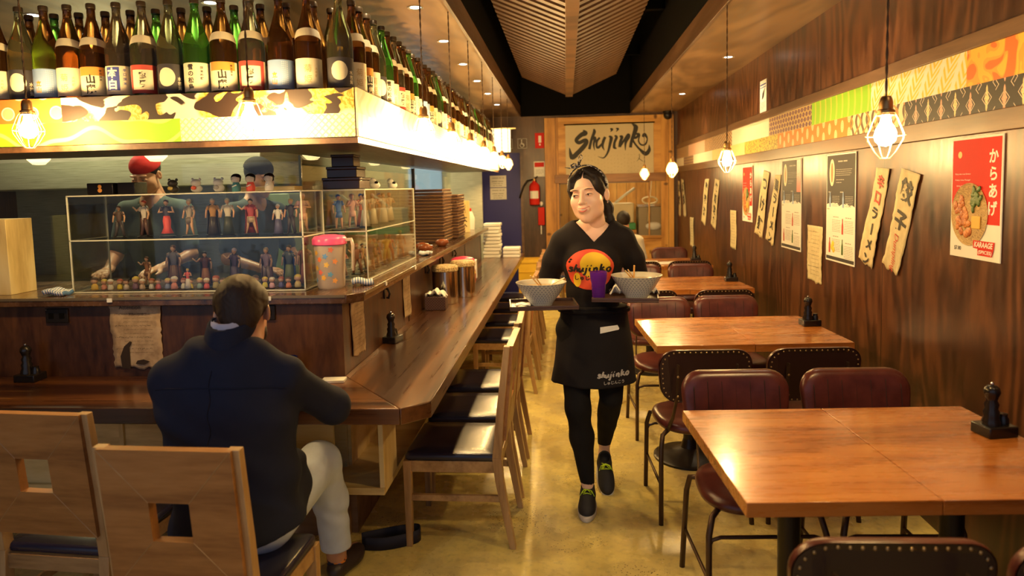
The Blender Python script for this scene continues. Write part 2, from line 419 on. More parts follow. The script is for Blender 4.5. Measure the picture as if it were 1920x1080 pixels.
# painted name board
s = thing('sign_board', 'cream hanging sign with large black brush lettering above the hatch', 'sign', (.63, 9.936, 2.06))
pb = MB(); pb.box(-.625, .625, 0, .012, -.36, .365); pb.build('sign_panel', plain('aged_paper', (.62, .52, .33), .7), s)
MB().box(-.645, .645, .004, .012, .365, .385).build('sign_edge', m_trim, s)
m_sumi = plain('sumi_ink', (.02, .018, .015), .6); k = 1.25/1475.; cz0 = 540
def bst(p, w_, y): b = MB(); stroke(b, p, w_, y); b.build('brush_stroke', m_sumi, s, smooth=0)
def q(*a): return [((u-837)*k, (cz0-v)*k) for u, v in a]
bst(q((400, 195), (435, 245), (370, 275), (285, 355), (330, 405), (430, 365), (455, 400), (400, 480), (300, 580), (205, 645), (165, 480)), [x*k for x in (10, 90, 75, 62, 62, 60, 70, 80, 80, 85, 4)], -.003)
bst(q((575, 185), (590, 230), (540, 360), (500, 520)), [x*k for x in (20, 55, 45, 45)], -.0032)
bst(q((510, 420), (580, 330), (600, 350), (575, 440), (590, 540)), [x*k for x in (15, 40, 50, 35, 8)], -.0034)
bst(q((680, 330), (630, 390), (625, 480), (660, 490), (740, 400), (765, 320)), [x*k for x in (35, 40, 35, 45, 25, 20)], -.0036)
bst(q((770, 320), (735, 400), (725, 480), (755, 545)), [x*k for x in (45, 50, 38, 6)], -.0038)
bst(q((830, 310), (870, 340), (850, 440), (810, 580), (740, 670), (640, 645)), [x*k for x in (20, 60, 48, 35, 22, 3)], -.0036)
bst(q((855, 185), (885, 200), (860, 240)), [x*k for x in (20, 45, 5)], -.003)
bst(q((950, 185), (985, 195), (955, 240)), [x*k for x in (15, 40, 5)], -.003)
bst(q((925, 305), (960, 330), (925, 420), (920, 500), (960, 520)), [x*k for x in (20, 48, 42, 50, 12)], -.0034)
bst(q((1010, 320), (1050, 330), (1020, 420), (1010, 500)), [x*k for x in (25, 50, 48, 50)], -.0032)
bst(q((1020, 480), (1090, 380), (1150, 295), (1160, 330), (1110, 430), (1105, 560)), [x*k for x in (35, 38, 40, 60, 42, 5)], -.0036)
bst(q((1215, 110), (1280, 170), (1260, 270), (1210, 400), (1190, 510)), [x*k for x in (4, 80, 70, 50, 50)], -.0032)
bst(q((1255, 290), (1330, 290), (1290, 345), (1225, 360), (1260, 440), (1340, 540), (1440, 620), (1500, 560), (1500, 470)), [x*k for x in (15, 45, 40, 45, 30, 35, 75, 60, 4)], -.0036)
bst(q((1350, 300), (1325, 400), (1370, 470), (1440, 460), (1470, 370), (1425, 300), (1395, 340)), [x*k for x in (20, 25, 28, 30, 20, 60, 30)], -.0039)
bst(q((1340, 620), (1335, 690), (1290, 745)), [x*k for x in (8, 10, 3)], -.003); bst(q((1330, 700), (1400, 750)), [x*k for x in (12, 6)], -.003)
b = MB()
for i in range(22): 
    for j in range(5): scribble(b, -.50+i*.047, -.07-j*.055-(i % 3)*.01, .006, .03, -.001, i*9+j, .003)
b.build('faint_columns_of_writing', plain('faint_ink', (.44, .36, .22), .8), s, smooth=0)

# ---------------- herringbone slatted ceiling feature
t = thing('slatted_ceiling_panel', 'keel shaped ceiling baffle of closely spaced brown timber slats', 'ceiling panel', (.06, 4.6, 2.70))
kb = MB(); kb.box(-.045, .045, -2.6, 4.1, -.03, .02); kb.build('keel_board', m_slat, t, bevel=.003)
sl = {}
for sgn, nm in ((-1, 0), (1, 0)):
    for i in range(46):
        y0 = -2.5+i*.145
        key = sgn
        if key not in sl:
            b = MB(); L = .585
            b.prism([(sgn*.035, -.012), (sgn*(L), .228), (sgn*(L), .262), (sgn*.035, .022)], -.038, .038, 'y'); o = b.build('slat', m_slat, t, bevel=.0); sl[key] = o
        else: o = sl[key].copy(); COL.objects.link(o); o.parent = t
        o.location = (0, y0, 0)
# only ~100 slats stay individual parts: the farther ones are merged below
# ================================================================ bar
t = thing('bar_counter', 'long L-shaped dark varnished wooden bar counter with worn top', 'counter', (-.77, 5, 0))
OX, OY = .77, -5
def loc(poly): return [(a+OX, b_+OY) for a, b_ in poly]
z0, z1 = .665, .73
MB().prism(loc([(-3.4, 2.475), (-.64, 2.475), (-1.0, 2.93), (-3.4, 2.93)]), z0, z1).build('front_top', m_counterx, t, bevel=.004)
MB().prism(loc([(-.638, 2.475), (-.538, 2.565), (-.538, 8.55), (-1.0, 8.55), (-1.0, 2.93)]), z0, z1).build('side_top', m_counter, t, bevel=.004)
# partition behind the counter
t = thing('bar_partition', 'dark stained plywood bar front standing behind the counter top', 'partition', (-1.05, 5, 0))
OX, OY = 1.05, -5
b = MB(); b.prism(loc([(-3.4, 2.93), (-1.0, 2.93), (-1.0, 7.9), (-1.1, 7.9), (-1.1, 3.03), (-3.4, 3.03)]), 0, 1.06); b.build('plywood_face', m_barply, t)
b = MB()
for y in (4.18, 5.4, 6.62, 7.84): b.box(-1.0+OX, -.997+OX, y+OY-.003, y+OY+.003, .73, 1.06)
b.build('seam', m_black, t)
t = thing('service_ledge', 'dark glossy ledge on top of the bar partition carrying the display cases', 'ledge', (-1.1, 5, 0))
OX, OY = 1.1, -5
b = MB(); b.prism(loc([(-3.4, 2.90), (-.97, 2.90), (-.91, 2.97), (-.91, 7.9), (-1.5, 7.9), (-1.5, 3.5), (-3.4, 3.5)]), 1.06, 1.10); b.build('ledge_board', m_ledge, t, bevel=.003)
b = MB(); b.box(-3.4+OX, -.975+OX, 2.897+OY, 2.90+OY, 1.088, 1.10); b.box(-.91+OX, -.907+OX, 2.98+OY, 7.9+OY, 1.085, 1.10); b.build('metal_edge', plain('edge_strip', (.30, .22, .12), .3, .6), t)
# pine shelf unit below
t = thing('pine_shelf_unit', 'pale pine box shelving fixed below the bar counter', 'shelf unit', (-.9, 5, 0))
OX, OY = .9, -5
MB().prism(loc([(-3.4, 2.70), (-.775, 2.70), (-.775, 8.5), (-1.0, 8.5), (-1.0, 2.93), (-3.4, 2.93)]), .285, .315).build('shelf', m_palepine, t, bevel=.002)
b = MB(); b.box(-3.4+OX, -1.0+OX, 2.915+OY, 2.928+OY, .315, .665); b.box(-1.0+OX, -.985+OX, 2.93+OY, 8.5+OY, .315, .665); b.build('back_panel', m_palepine, t)
for x in (-2.9, -2.45, -1.93): MB().box(x+OX, x+.02+OX, 2.71+OY, 2.915+OY, .315, .665).build('divider', m_palepinez, t)
MB().box(-2.43+OX, -.99+OX, 2.72+OY, 2.735+OY, .315, .665).build('front_panel', m_palepine, t)
MB().box(-.795+OX, -.775+OX, 2.705+OY, 2.915+OY, .315, .665).build('end_panel', m_palepinez, t, bevel=.001)
for y in (4.45, 6.2): MB().box(-.985+OX, -.775+OX, y+OY, y+.02+OY, .315, .665).build('divider', m_palepinez, t)
b = MB(); b.box(-.785+OX, -.775+OX, 4.47+OY, 4.95+OY, .315, .665); b.build('side_panel', m_palepinez, t)
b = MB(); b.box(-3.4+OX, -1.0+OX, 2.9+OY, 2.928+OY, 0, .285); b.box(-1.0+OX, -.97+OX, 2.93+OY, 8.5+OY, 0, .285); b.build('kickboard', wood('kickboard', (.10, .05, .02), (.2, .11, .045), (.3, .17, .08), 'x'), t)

# canopy box over the bar that carries the bottles
t = thing('bottle_canopy', 'boxed shelf over the bar faced with patterned paper, bottles on top', 'shelf', (-1.1, 5, 1.755))
OX, OY = 1.1, -5
Lp = [(-3.4, 2.68), (-.828, 2.68), (-.828, 8.35), (-1.42, 8.35), (-1.42, 3.3), (-3.4, 3.3)]
MB().prism(loc(Lp), 0.0, .198).build('carcass', m_canopy, t)
b = MB(); b.prism(loc([(-3.4, 2.668), (-.816, 2.668), (-.816, 8.36), (-.835, 8.36), (-.835, 2.69), (-3.4, 2.69)]), -.012, .012); b.build('bottom_trim', m_trim, t)

def pat(name, fn, rough=.55):
    g = G(name, rough); x, y, z = g.xyz(); return g.out(fn(g, x, y, z))
def tri(v): return ((v.fract()-.5).abs())*2      # 1..0..1
# orange with white rosettes
def f_rosette(g, x, y, z, u=None):
    u = x if u is None else u
    a, c = u/.105, z/.08; row = c.floor(); a2 = a+(row % 2)*.5; fx = a2.fract()-.5; fz = c.fract()-.5
    r = (fx*fx*1.5+fz*fz).sqrt(); ring = g.m('LESS_THAN', r, .34)*(1-g.m('LESS_THAN', r, .28)); ins = g.m('LESS_THAN', r, .28)
    return g.mix(g.m('MAXIMUM', ring, ins*.35), (.78, .16, .03), (.85, .72, .5))
def f_goldleaf(g, x, y, z, u=None):
    u = x if u is None else u
    n = g.noise(g.vec(u*1.0, z*1.4, 0), 5.5, 1.5, .4, 1.8); n2 = g.noise(g.vec(u, z, 3), 26, 2, .5, 2.5)
    leaf = g.smooth(n, .485, .50)
    c = g.mix(g.smooth(n2, .5, .53), (.55, .33, .03), (.80, .58, .16)); c = g.mix(g.smooth(g.noise(g.vec(u, z, 7), 5, 0), .5, .56), c, (.85, .75, .55))
    return g.mix(leaf, (.03, .014, .008), c)
def f_lime(g, x, y, z, u=None):
    u = x if u is None else u
    w_ = (z*70+(u*13).sin()*2.2+((u*31).cos())*.8).sin(); return g.mix(g.smooth(w_, .72, .95)*.55, (.30, .58, .02), (.80, .72, .30))
def f_interlock(g, x, y, z, u=None):
    u = x if u is None else u
    a = ((u+z)/.028).fract(); c = ((u-z)/.028).fract(); k_ = g.m('MAXIMUM', g.m('LESS_THAN', a, .3), g.m('LESS_THAN', c, .3))
    i1 = g.m('LESS_THAN', ((a*3).fract()-.5).abs(), .2)
    return g.mix(k_*.8, (.86, .80, .68), g.mix(i1, (.62, .42, .10), (.8, .65, .35)))
def f_pinkglass(g, x, y, z, u=None):
    u = y if u is None else u
    a = (u/.075).fract()-.5; ww = (z*60).sin()*.12+.24; return g.mix(g.m('LESS_THAN', a.abs(), ww)*.7, (.84, .76, .66), (.70, .38, .40))
def f_creamwave(g, x, y, z, u=None):
    u = y if u is None else u
    w_ = (u*60+(z*50).sin()*2).sin(); return g.mix(g.smooth(w_, .3, .8)*.5, (.84, .74, .50), (.85, .55, .20))
def f_yellowchk(g, x, y, z):
    a = ((y+z)/.05).fract(); c = ((y-z)/.05).fract(); return g.mix((a > .5)*(c > .5), (.85, .72, .42), (.75, .5, .12))
fz = [('orange rosette paper', f_rosette, -3.4, -2.04, 'u'), ('black paper with gold leaves', f_goldleaf, -2.04, -.818, 'u'),
      ('lime green paper', f_lime, -3.4, -1.54, 'l'), ('cream interlocking paper', f_interlock, -1.54, -.818, 'l')]
fr = thing('front_frieze', 'row of patterned papers along the front of the bottle shelf', 'frieze', (-1.8, 2.66, 1.86))
for nm, fn, x0, x1, row in fz:
    a, c = ((.0, .098) if row == 'u' else (-.092, 0))
    o = MB().box(x0+1.8, x1+1.8, 0, .012, a, c).build('paper_panel', pat(nm, fn), fr); o['label'] = nm
fr = thing('aisle_frieze', 'brightly lit patterned papers along the aisle side of the bottle shelf', 'frieze', (-.816, 5, 1.86))
for nm, fn, y0, y1, row in [('cream and orange wave paper', f_creamwave, 2.66, 4.1, 'u'), ('pink hourglass paper', f_pinkglass, 2.66, 3.7, 'l'), ('yellow check paper', f_yellowchk, 3.7, 5.2, 'l'),
                            ('cream interlocking paper', lambda g, x, y, z: f_interlock(g, x, y, z, y), 4.1, 6.2, 'u'), ('cream wave paper', f_creamwave, 5.2, 8.36, 'l'), ('yellow check paper', f_yellowchk, 6.2, 8.36, 'u')]:
    a, c = ((.0, .098) if row == 'u' else (-.092, 0))
    o = MB().box(-.006, .006, y0-5, y1-5, a, c).build('paper_panel', pat(nm+' side', fn), fr); o['label'] = nm

# right wall frieze
def f_flower(g, x, y, z):
    n = g.noise(g.vec(y, z, 0), 7, 1, .4, 1.2); l = (n*40).sin(); return g.mix(g.smooth(n, .5, .51), (.80, .17, .02), g.mix(g.smooth(l, .3, .6)*.5, (.82, .50, .05), (.80, .25, .03)))
def f_feather(g, x, y, z):
    a = ((y+z*.55)/.13).fract(); st = g.m('LESS_THAN', (a-.5).abs(), .12); lf = ((z*170+(a-.5).abs()*26).sin()); return g.mix(st, g.mix(g.smooth(lf, -.1, .2), (.84, .80, .58), (.80, .60, .06)), (.86, .82, .66))
def f_limeleaf(g, x, y, z):
    a = (y/.085).fract()-.5; zz = (z*20).sin()*.13; r = (a+zz).abs(); return g.mix(g.m('LESS_THAN', r, .12)*.7, (.28, .60, .01), (.66, .60, .08))
def f_purple(g, x, y, z):
    a, c = y/.06, z/.068; b_ = ((a*6.283).sin()*(c*6.283).sin()); o1 = g.m('LESS_THAN', (b_-.55).abs(), .2); o2 = g.m('LESS_THAN', b_.abs(), .16); return g.mix(g.m('MAXIMUM', o1, o2), (.12, .03, .11), (.62, .45, .16))
def f_plaincream(g, x, y, z): return g.mix(g.noise(g.vec(x, y, z), 20), (.82, .74, .55), (.86, .80, .64))
def f_checks(g, x, y, z):
    a = (y/.07).fract() < .5; c = (z/.034).fract() < .5; st = g.m('LESS_THAN', ((a-c)*(a-c)), .5); return g.mix(st, (.04, .03, .02), g.mix((z/.0045).fract() < .5, (.80, .30, .05), (.84, .7, .45)))
def f_pink(g, x, y, z): return g.mix(g.noise(g.vec(x, y, z), 9), (.70, .40, .28), (.76, .50, .36))
def f_blackdia(g, x, y, z):
    a, c = (y/.105), (z/.11); fx = (a.fract()-.5).abs()*2; fz_ = ((c+.05+(a.floor() % 2)*.12).fract()-.5).abs()*2
    dia = g.m('LESS_THAN', (fx*1.9+(fz_*6).sin()*.12+fz_*.75), .62); ln = g.m('LESS_THAN', ((fx*.9+fz_*.9).fract()-.5).abs(), .035)
    dot = g.m('LESS_THAN', g.vor(g.vec(x*0, y, z), 90), .25)
    col = g.mix((a.floor() % 2), (.78, .66, .34), (.78, .40, .28)); col = g.mix(dot*.7, col, (.5, .08, .04)); return g.mix(dia, g.mix(ln, (.015, .012, .012), (.75, .62, .50)), col)
def f_strings(g, x, y, z):
    n = ((y*95+(z*42).sin()*1.6).sin()); n2 = ((y*61-(z*37).sin()*2.5).sin()); c = g.mix(g.smooth(n, .2, .4), (.80, .70, .42), (.14, .08, .04)); return g.mix(g.smooth(n2, .75, .85), c, (.72, .25, .06))
def f_ovals(g, x, y, z):
    a = y/.095; c = z/.095+(a.floor() % 2)*.5; fx = a.fract()-.5; fz_ = c.fract()-.5; r = (fx*fx*2.6+fz_*fz_).sqrt(); return g.mix(g.m('LESS_THAN', r, .38), (.80, .22, .02), g.mix(g.smooth((r*55).sin(), 0, .4), (.84, .60, .34), (.82, .45, .18)))
def f_gold(g, x, y, z): return g.mix(g.smooth(g.vor(g.vec(x*0, y, z), 55), .3, .5), (.20, .13, .02), (.62, .46, .06))
def f_yellowdia(g, x, y, z): a = ((y+z)/.03).fract(); c = ((y-z)/.03).fract(); return g.mix(g.m('MAXIMUM', a < .25, c < .25), (.82, .60, .10), (.86, .80, .52))
wf = thing('wall_frieze', 'two rows of patterned papers running along the right wall between brown rails', 'frieze', (1.592, 5, 1.905))
seq_u = [('orange paper with yellow petals', f_flower, .8, 2.878), ('yellow feather striped paper', f_feather, 2.878, 3.73), ('lime green leaf paper', f_limeleaf, 3.73, 4.59), ('purple and gold lattice paper', f_purple, 4.59, 5.52),
         ('plain cream paper', f_plaincream, 5.52, 6.72), ('black and orange checked paper', f_checks, 6.72, 8.0), ('dull pink paper', f_pink, 8.0, 9.05), ('black and yellow paper', f_checks, 9.05, 10.0)]
seq_l = [('black paper with diamond figures', f_blackdia, .8, 3.37), ('paper with many coloured strings', f_strings, 3.37, 3.98), ('orange paper with pale ovals', f_ovals, 3.98, 5.30), ('speckled gold paper', f_gold, 5.30, 6.25),
         ('yellow diamond paper', f_yellowdia, 6.25, 7.6), ('plain yellow cream paper', f_plaincream, 7.6, 8.7), ('dark purple paper', f_purple, 8.7, 9.4), ('white paper', f_plaincream, 9.4, 10.0)]
for seq, a, c in ((seq_u, 0, .14), (seq_l, -.11, 0)):
    for nm, fn, y0, y1 in seq:
        o = MB().box(-.005, .008, y0-5, y1-5, a, c).build('paper_panel', pat('wall '+nm, fn), wf); o['label'] = nm

# glass screens standing on the ledge
t = thing('glass_screen', 'tall clear glass screen standing on the bar ledge in front of the kitchen', 'glass screen', (-1.33, 3.36, 1.10))
MB().box(-2.1, .0, -.004, .004, 0, .64).build('front_pane', m_glass, t)
MB().box(-.004, .004, 0.006, 2.54, 0, .64).build('side_pane', m_glass, t)
MB().box(-.004, .004, 2.56, 4.5, 0, .64).build('side_pane', m_glass, t)
b = MB(); b.box(-.006, .006, -.006, .006, 0, .64); b.build('corner_joint', plain('glass_edge', (.20, .25, .18), .2), t)
MB().box(-.012, .012, 2.535, 2.565, 0, .64).build('post', plain('dark_post', (.03, .025, .02), .4), t)

# ---------------- pendant lamps
m_cord = plain('brown_cord', (.10, .055, .025), .7); m_brass = plain('aged_brass', (.45, .26, .10), .35, .85); m_wire = plain('warm_cage_wire', (.75, .55, .28), .35, .6)
m_bulb = emit('bulb_glow', WARM, BULB_STRENGTH)
def pendant(label, loc_, ztop, group):
    t = thing('pendant_lamp', label, 'pendant lamp', loc_, 0, group)
    h = ztop-loc_[2]-.075
    b = MB()
    for s_ in (0, PI): b.tube([(.0022*math.cos(i*.9+s_), .0022*math.sin(i*.9+s_), .07+h*i/60) for i in range(61)], .0022, 5)
    b.build('cord', m_cord, t)
    MB().lathe([(0, .078), (.012, .078), (.016, .072), (.019, .060), (.019, .040), (.025, .036), (.025, .022), (.02, .02), (0, .02)], 20).build('socket', m_brass, t)
    MB().lathe([(0, .02), (.012, .018), (.016, .0), (.027, -.022), (.030, -.036), (.027, -.052), (.016, -.064), (0, -.068)], 12).build('bulb', m_bulb, t, smooth=180)
    b = MB()
    for i in range(8):
        a = i*PI/4; c, s_ = math.cos(a), math.sin(a)
        b.tube([(r*c, r*s_, z) for r, z in ((.024, .03), (.034, .012), (.052, -.035), (.050, -.05), (.03, -.085), (.014, -.104))], .0011, 5)
    for r, z in ((.053, -.038), (.014, -.104), (.026, .028)): b.tube([(r*math.cos(k*PI/12), r*math.sin(k*PI/12), z) for k in range(24)], .0012, 5, closed=True)
    b.build('wire_cage', m_wire, t)
    return t
def copy_pendant(src, label, loc_): 
    return dup(src, loc_, 0, label)
pa = pendant('caged bulb pendant lamp at the far left, in front of the lime paper', (-2.04, 2.48, 1.85), 2.58, 'caged bulb pendants over the bar')
copy_pendant(pa, 'caged bulb pendant lamp hanging before the black and gold paper near the bar corner', (-1.165, 2.48, 1.865))
ords = ['nearest', 'second nearest', 'third nearest', 'fourth nearest', 'fifth nearest', 'sixth nearest', 'farthest']
for i, y in enumerate((3.22, 4.02, 4.82, 5.62, 6.42, 7.22, 8.02)):
    copy_pendant(pa, f'{ords[i]} of the caged bulb pendants along the aisle side of the bar', (-.665, y, 1.865))
pr = pendant('largest caged bulb pendant lamp, nearest the camera over the right-hand tables', (.945, 2.12, 1.715), 2.58, 'caged bulb pendants over the tables')
for lab, x, y in (('caged bulb pendant lamp over the second table by the right wall', .945, 4.12), ('caged bulb pendant lamp over the third table, just right of the sign', .945, 6.2), ('small far caged bulb pendant lamp hanging in front of the sign', .94, 8.3)):
    copy_pendant(pr, lab, (x, y, 1.715))
# recessed downlights
m_lens = emit('downlight_lens', (1, .93, .78), 14); m_ring = plain('downlight_ring', (.55, .5, .42), .35, .6)
dl = thing('downlight', 'round recessed downlight in the left soffit, nearest of its row over the bar', 'downlight', (DOWN_LEFT[0][0], DOWN_LEFT[0][1], 2.58), 0, 'recessed downlights')
MB().lathe([(.032, -.001), (.046, -.004), (.046, .0), (.032, .004)], 24).build('ring', m_ring, dl)
MB().lathe([(0, -.001), (.031, -.0012)], 20).build('lens', m_lens, dl)
names = ['second nearest', 'third nearest', 'fourth nearest', 'fifth nearest', 'sixth nearest', 'farthest']
for i, (x, y) in enumerate(DOWN_LEFT[1:7]): dup(dl, (x, y, 2.58), 0, f'round recessed downlight in the left soffit, {names[i]} of its row')
dup(dl, (*DOWN_LEFT[7], 2.58), 0, 'round recessed downlight glowing behind the green bottle'); dup(dl, (*DOWN_LEFT[8], 2.58), 0, 'round recessed downlight behind the bottles at the far left')
for i, (x, y) in enumerate(DOWN_RIGHT[1:]): dup(dl, (x, y, 2.58), 0, f'{["nearest", "middle", "farthest"][i]} round recessed downlight in the right soffit')
# drum lantern
t = thing('drum_lantern', 'glowing cream square lantern hanging at the far end of the bar', 'lantern', (-.80, 8.7, 2.15))
MB().lathe([(.14, -.14), (.145, .14)], 4, a0=PI/4, a1=PI/4+2*PI).build('shade', emit('lantern_shade', (1, .72, .35), 3.2), t, smooth=0, solid=.004)
MB().box(-.18, .18, -.01, .01, .142, .16).build('top_bar', m_palepine, t); MB().tube([(0, 0, .16), (0, 0, .43)], .004, 6).build('rod', m_cord, t)
# ================================================================ tables on the right
m_table = wood('honey_table_top', (.22, .062, .010), (.42, .14, .026), (.52, .20, .045), 'x', .28, 7, 2.2, 8, .45, .05, coat=.35)
m_iron = plain('black_cast_iron', (.018, .013, .010), .35, .4)
def table(label, loc_, rz):
    t = thing('dining_table', label, 'table', loc_, rz, 'two-part dining tables along the right wall')
    for s_ in (-1, 1):
        o = MB().box(min(0, s_*.497)+s_*.0012, max(0, s_*.497)+s_*.0012, -.365, .365, .69, .73).build('table_top', m_table, t, bevel=.002)
        x = s_*.25
        MB().lathe([(0, .0), (.20, .0), (.20, .012), (.185, .02), (.12, .028), (.05, .06), (.034, .11), (0, .11)], 40, (x, 0, 0)).build('base', m_iron, t, bevel=0)
        MB().lathe([(0, .1), (.034, .1), (.034, .675), (0, .675)], 20, (x, 0, 0)).build('column', m_iron, t)
        b = MB(); b.box(x-.16, x+.16, -.02, .02, .668, .69); b.box(x-.02, x+.02, -.26, .26, .668, .69); b.build('top_bracket', m_iron, t)
    return t
TB = [((.925, 2.125, 0), 'nearest wooden dining table on the right, with a two-part top'), ((.925, 3.86, 0), 'second wooden dining table from the camera by the right wall'),
      ((.93, 5.72, 0), 'third wooden dining table from the camera, right behind the waitress\'s tray'), ((.94, 7.28, 0), 'farthest wooden dining table, holding papers beside the seated customer')]
for p, lb in TB: table(lb, p, math.radians(3.2))

# ---------------- maroon leather diner chair: faces -y (back towards +y)
m_leather = G('maroon_leather', .3); x, y, z = m_leather.xyz(); n_ = m_leather.noise(m_leather.vec(x, y, z), 160, 3, .6)
m_leather.bump(n_, .12, .001); m_leather = m_leather.out(m_leather.ramp(m_leather.noise(m_leather.vec(x, y, z), 14, 4, .6), (.3, (.060, .012, .010)), (.7, (.115, .026, .020))))
m_leatherback = plain('dark_leather_rear', (.030, .010, .008), .45); m_tube = plain('bronze_steel_tube', (.085, .048, .028), .38, .6); m_nail = plain('brass_nailhead', (.55, .38, .18), .3, .9)
def rrect(w_, h_, r, n=6, pinch=0):
    P = []
    for cx, cy, a0 in ((w_/2-r, h_/2-r, 0), (-w_/2+r, h_/2-r, PI/2), (-w_/2+r, -h_/2+r, PI), (w_/2-r, -h_/2+r, 1.5*PI)):
        for k in range(n+1):
            a = a0+k*PI/2/n; X, Y = cx+r*math.cos(a), cy+r*math.sin(a); P.append((X*(1-pinch*(h_/2-Y)/h_), Y))
    return P
def maroon_chair(label, group):
    t = thing('diner_chair', label, 'chair', (0, 0, 0), 0, group)
    # seat
    b = MB(); out = []
    for k in range(40):
        a = 2*PI*k/40; sx, sy = math.cos(a), math.sin(a); e = 2.7
        X = .205*abs(sx)**(2/e)*(1 if sx > 0 else -1); Y = .205*abs(sy)**(2/e)*(1 if sy > 0 else -1); X *= 1-.10*(Y/.2+1)/2; out.append((X, Y))
    rings = [(0.0, .462, 0), (.5, .463, 0), (.86, .458, 0), (.97, .448, 0), (1.0, .432, 0), (.985, .418, 0), (.93, .410, 0), (0, .408, 0)]
    prev = None
    for s_, z_, _ in rings:
        cur = [b.v((0, 0, z_))] if s_ == 0 else [b.v((X*s_, Y*s_, z_)) for X, Y in out]
        if prev:
            for k in range(40):
                k2 = (k+1) % 40
                if len(prev) == 1: b._f([prev[0], cur[k], cur[k2]])
                elif len(cur) == 1: b._f([prev[k2], prev[k], cur[0]])
                else: b._f([prev[k], cur[k], cur[k2], prev[k2]])
        prev = cur
    b.build('seat', m_leather, t, smooth=60)
    # backrest: padded front with vertical channels, curved
    W, H = .43, .255; P = rrect(W, H, .085, 8, .10); zc = .685; tilt = math.radians(10)
    def place(X, Y, d):   # X across, Y up, d depth (minus = front)
        yy = .20-(.36*X*X)+d+Y*math.sin(tilt); return (X, yy, zc+Y*math.cos(tilt))
    b = MB(); n = len(P); rows = []
    for s_, d in ((1, .012), (1.012, .0), (.99, -.014), (.93, -.024), (.80, -.029), (.55, -.031), (.25, -.032)):
        rows.append([b.v(place(X*s_, Y*s_, d)) for X, Y in P])
    for A, B in zip(rows, rows[1:]):
        for k in range(n): b._f([A[k], A[(k+1) % n], B[(k+1) % n], B[k]])
    b._f(rows[-1]); bk = b.build('backrest', m_leather, t, smooth=60)
    b = MB()
    for i in range(-3, 4):
        x_ = i*.055; hh = H/2*.93 if abs(i) < 3 else H/2*.72
        b.tube([place(x_, hh*k/8, -.0315 if abs(k) < 7 else -.022) for k in range(-8, 9)], .0016, 4)
    o = b.build('channel_seam', m_leatherback, bk)
    b = MB(); A = [b.v(place(X*.985, Y*.985, .0125)) for X, Y in P]; b._f(A); b.build('rear_panel', m_leatherback, bk, smooth=0)
    b = MB(); tot = 46; per = [Vector(p) for p in P]; L = [0]
    for i in range(n): L.append(L[-1]+(per[(i+1) % n]-per[i]).length)
    for k in range(tot):
        d = L[-1]*k/tot; i = max(j for j in range(n) if L[j] <= d); f = (d-L[i])/max(1e-6, L[i+1]-L[i]); q_ = per[i].lerp(per[(i+1) % n], f)*.93
        c = place(q_.x, q_.y, .014); b.ell(c, (.0042, .003, .0042), 6, 4)
    b.build('nailhead_trim', m_nail, bk, smooth=180)
    # frame
    for s_ in (-1, 1):
        b = MB(); b.tube([(s_*.15, -.13, .415), (s_*.185, -.17, .40), (s_*.20, -.185, .34), (s_*.205, -.20, .0)], .011, 10); b.build('front_leg', m_tube, t, smooth=180)
        b = MB(); b.tube([(s_*.15, .12, .415), (s_*.185, .16, .40), (s_*.195, .175, .34), (s_*.205, .215, .0)], .011, 10); b.build('rear_leg', m_tube, t, smooth=180)
        b = MB(); b.tube([(s_*.165, .02, .405), (s_*.155, .14, .425), (s_*.145, .20, .50), (s_*.135, .238, .60), (s_*.13, .243, .75)], .014, 6, flat=.35, upv=(0, 1, 0)); br = b.build('back_bracket', m_tube, t)
        b = MB()
        for z_, y_ in ((.61, .253), (.70, .258)): b.ell((s_*.134, y_, z_), (.006, .004, .006), 8, 5)
        b.build('bolt', m_nail, br, smooth=180)
    b = MB(); b.tube([(-.197, -.188, .17), (-.197, .188, .17), ], .007, 8); b.build('side_rail', m_tube, t, smooth=180)
    b = MB(); b.tube([(.197, -.188, .17), (.197, .188, .17)], .007, 8); b.build('side_rail', m_tube, t, smooth=180)
    b = MB(); b.tube([(-.2, -.186, .30), (-.19, -.186, .325), (-.16, -.186, .335), (.16, -.186, .335), (.19, -.186, .325), (.2, -.186, .30)], .007, 8); b.build('cross_rail', m_tube, t, smooth=180)
    return t
ch = maroon_chair('maroon leather chair, left one facing the camera behind the nearest table', 'maroon diner chairs')
R_ = math.radians
DINER = ch; ch.location = (.66, 2.50, 0); ch.rotation_euler = (0, 0, R_(3))
for x_, y_, rz, lb in [(1.12, 2.52, 2, 'maroon leather chair, right one facing the camera behind the nearest table'),
    (.66, 1.62, 181, 'maroon studded chair at the bottom edge of the photo, back to camera'), (1.10, 1.63, 183, 'maroon studded chair cut off at the bottom right corner'),
    (.60, 3.27, 183, 'maroon studded chair, left one with its back to camera at the second table'), (1.08, 3.30, 184, 'maroon studded chair, right one with its back to camera at the second table'),
    (.60, 4.30, 3, 'maroon chair facing the camera behind the second table, beside the waitress'), (1.04, 4.34, 2, 'maroon chair facing the camera behind the second table, nearer the wall'),
    (.56, 5.02, 182, 'maroon studded chair, left one, back to camera at the third table'), (1.08, 5.02, 183, 'maroon studded chair, right one, back to camera at the third table'),
    (.66, 6.20, 0, 'maroon chair facing the camera behind the third table, farther from the wall'), (1.14, 6.21, 0, 'maroon chair facing the camera behind the third table, near the wall'),
    (.70, 6.86, 180, 'maroon studded chair, left one, back to camera at the farthest table'), (1.18, 6.87, 180, 'maroon studded chair, right one, back to camera at the farthest table'),
    (1.20, 7.92, 0, 'maroon chair facing the camera behind the farthest table')]:
    # local chair faces -y; pushing the seat under the table
    dup(ch, (x_, y_, 0), R_(rz), lb)

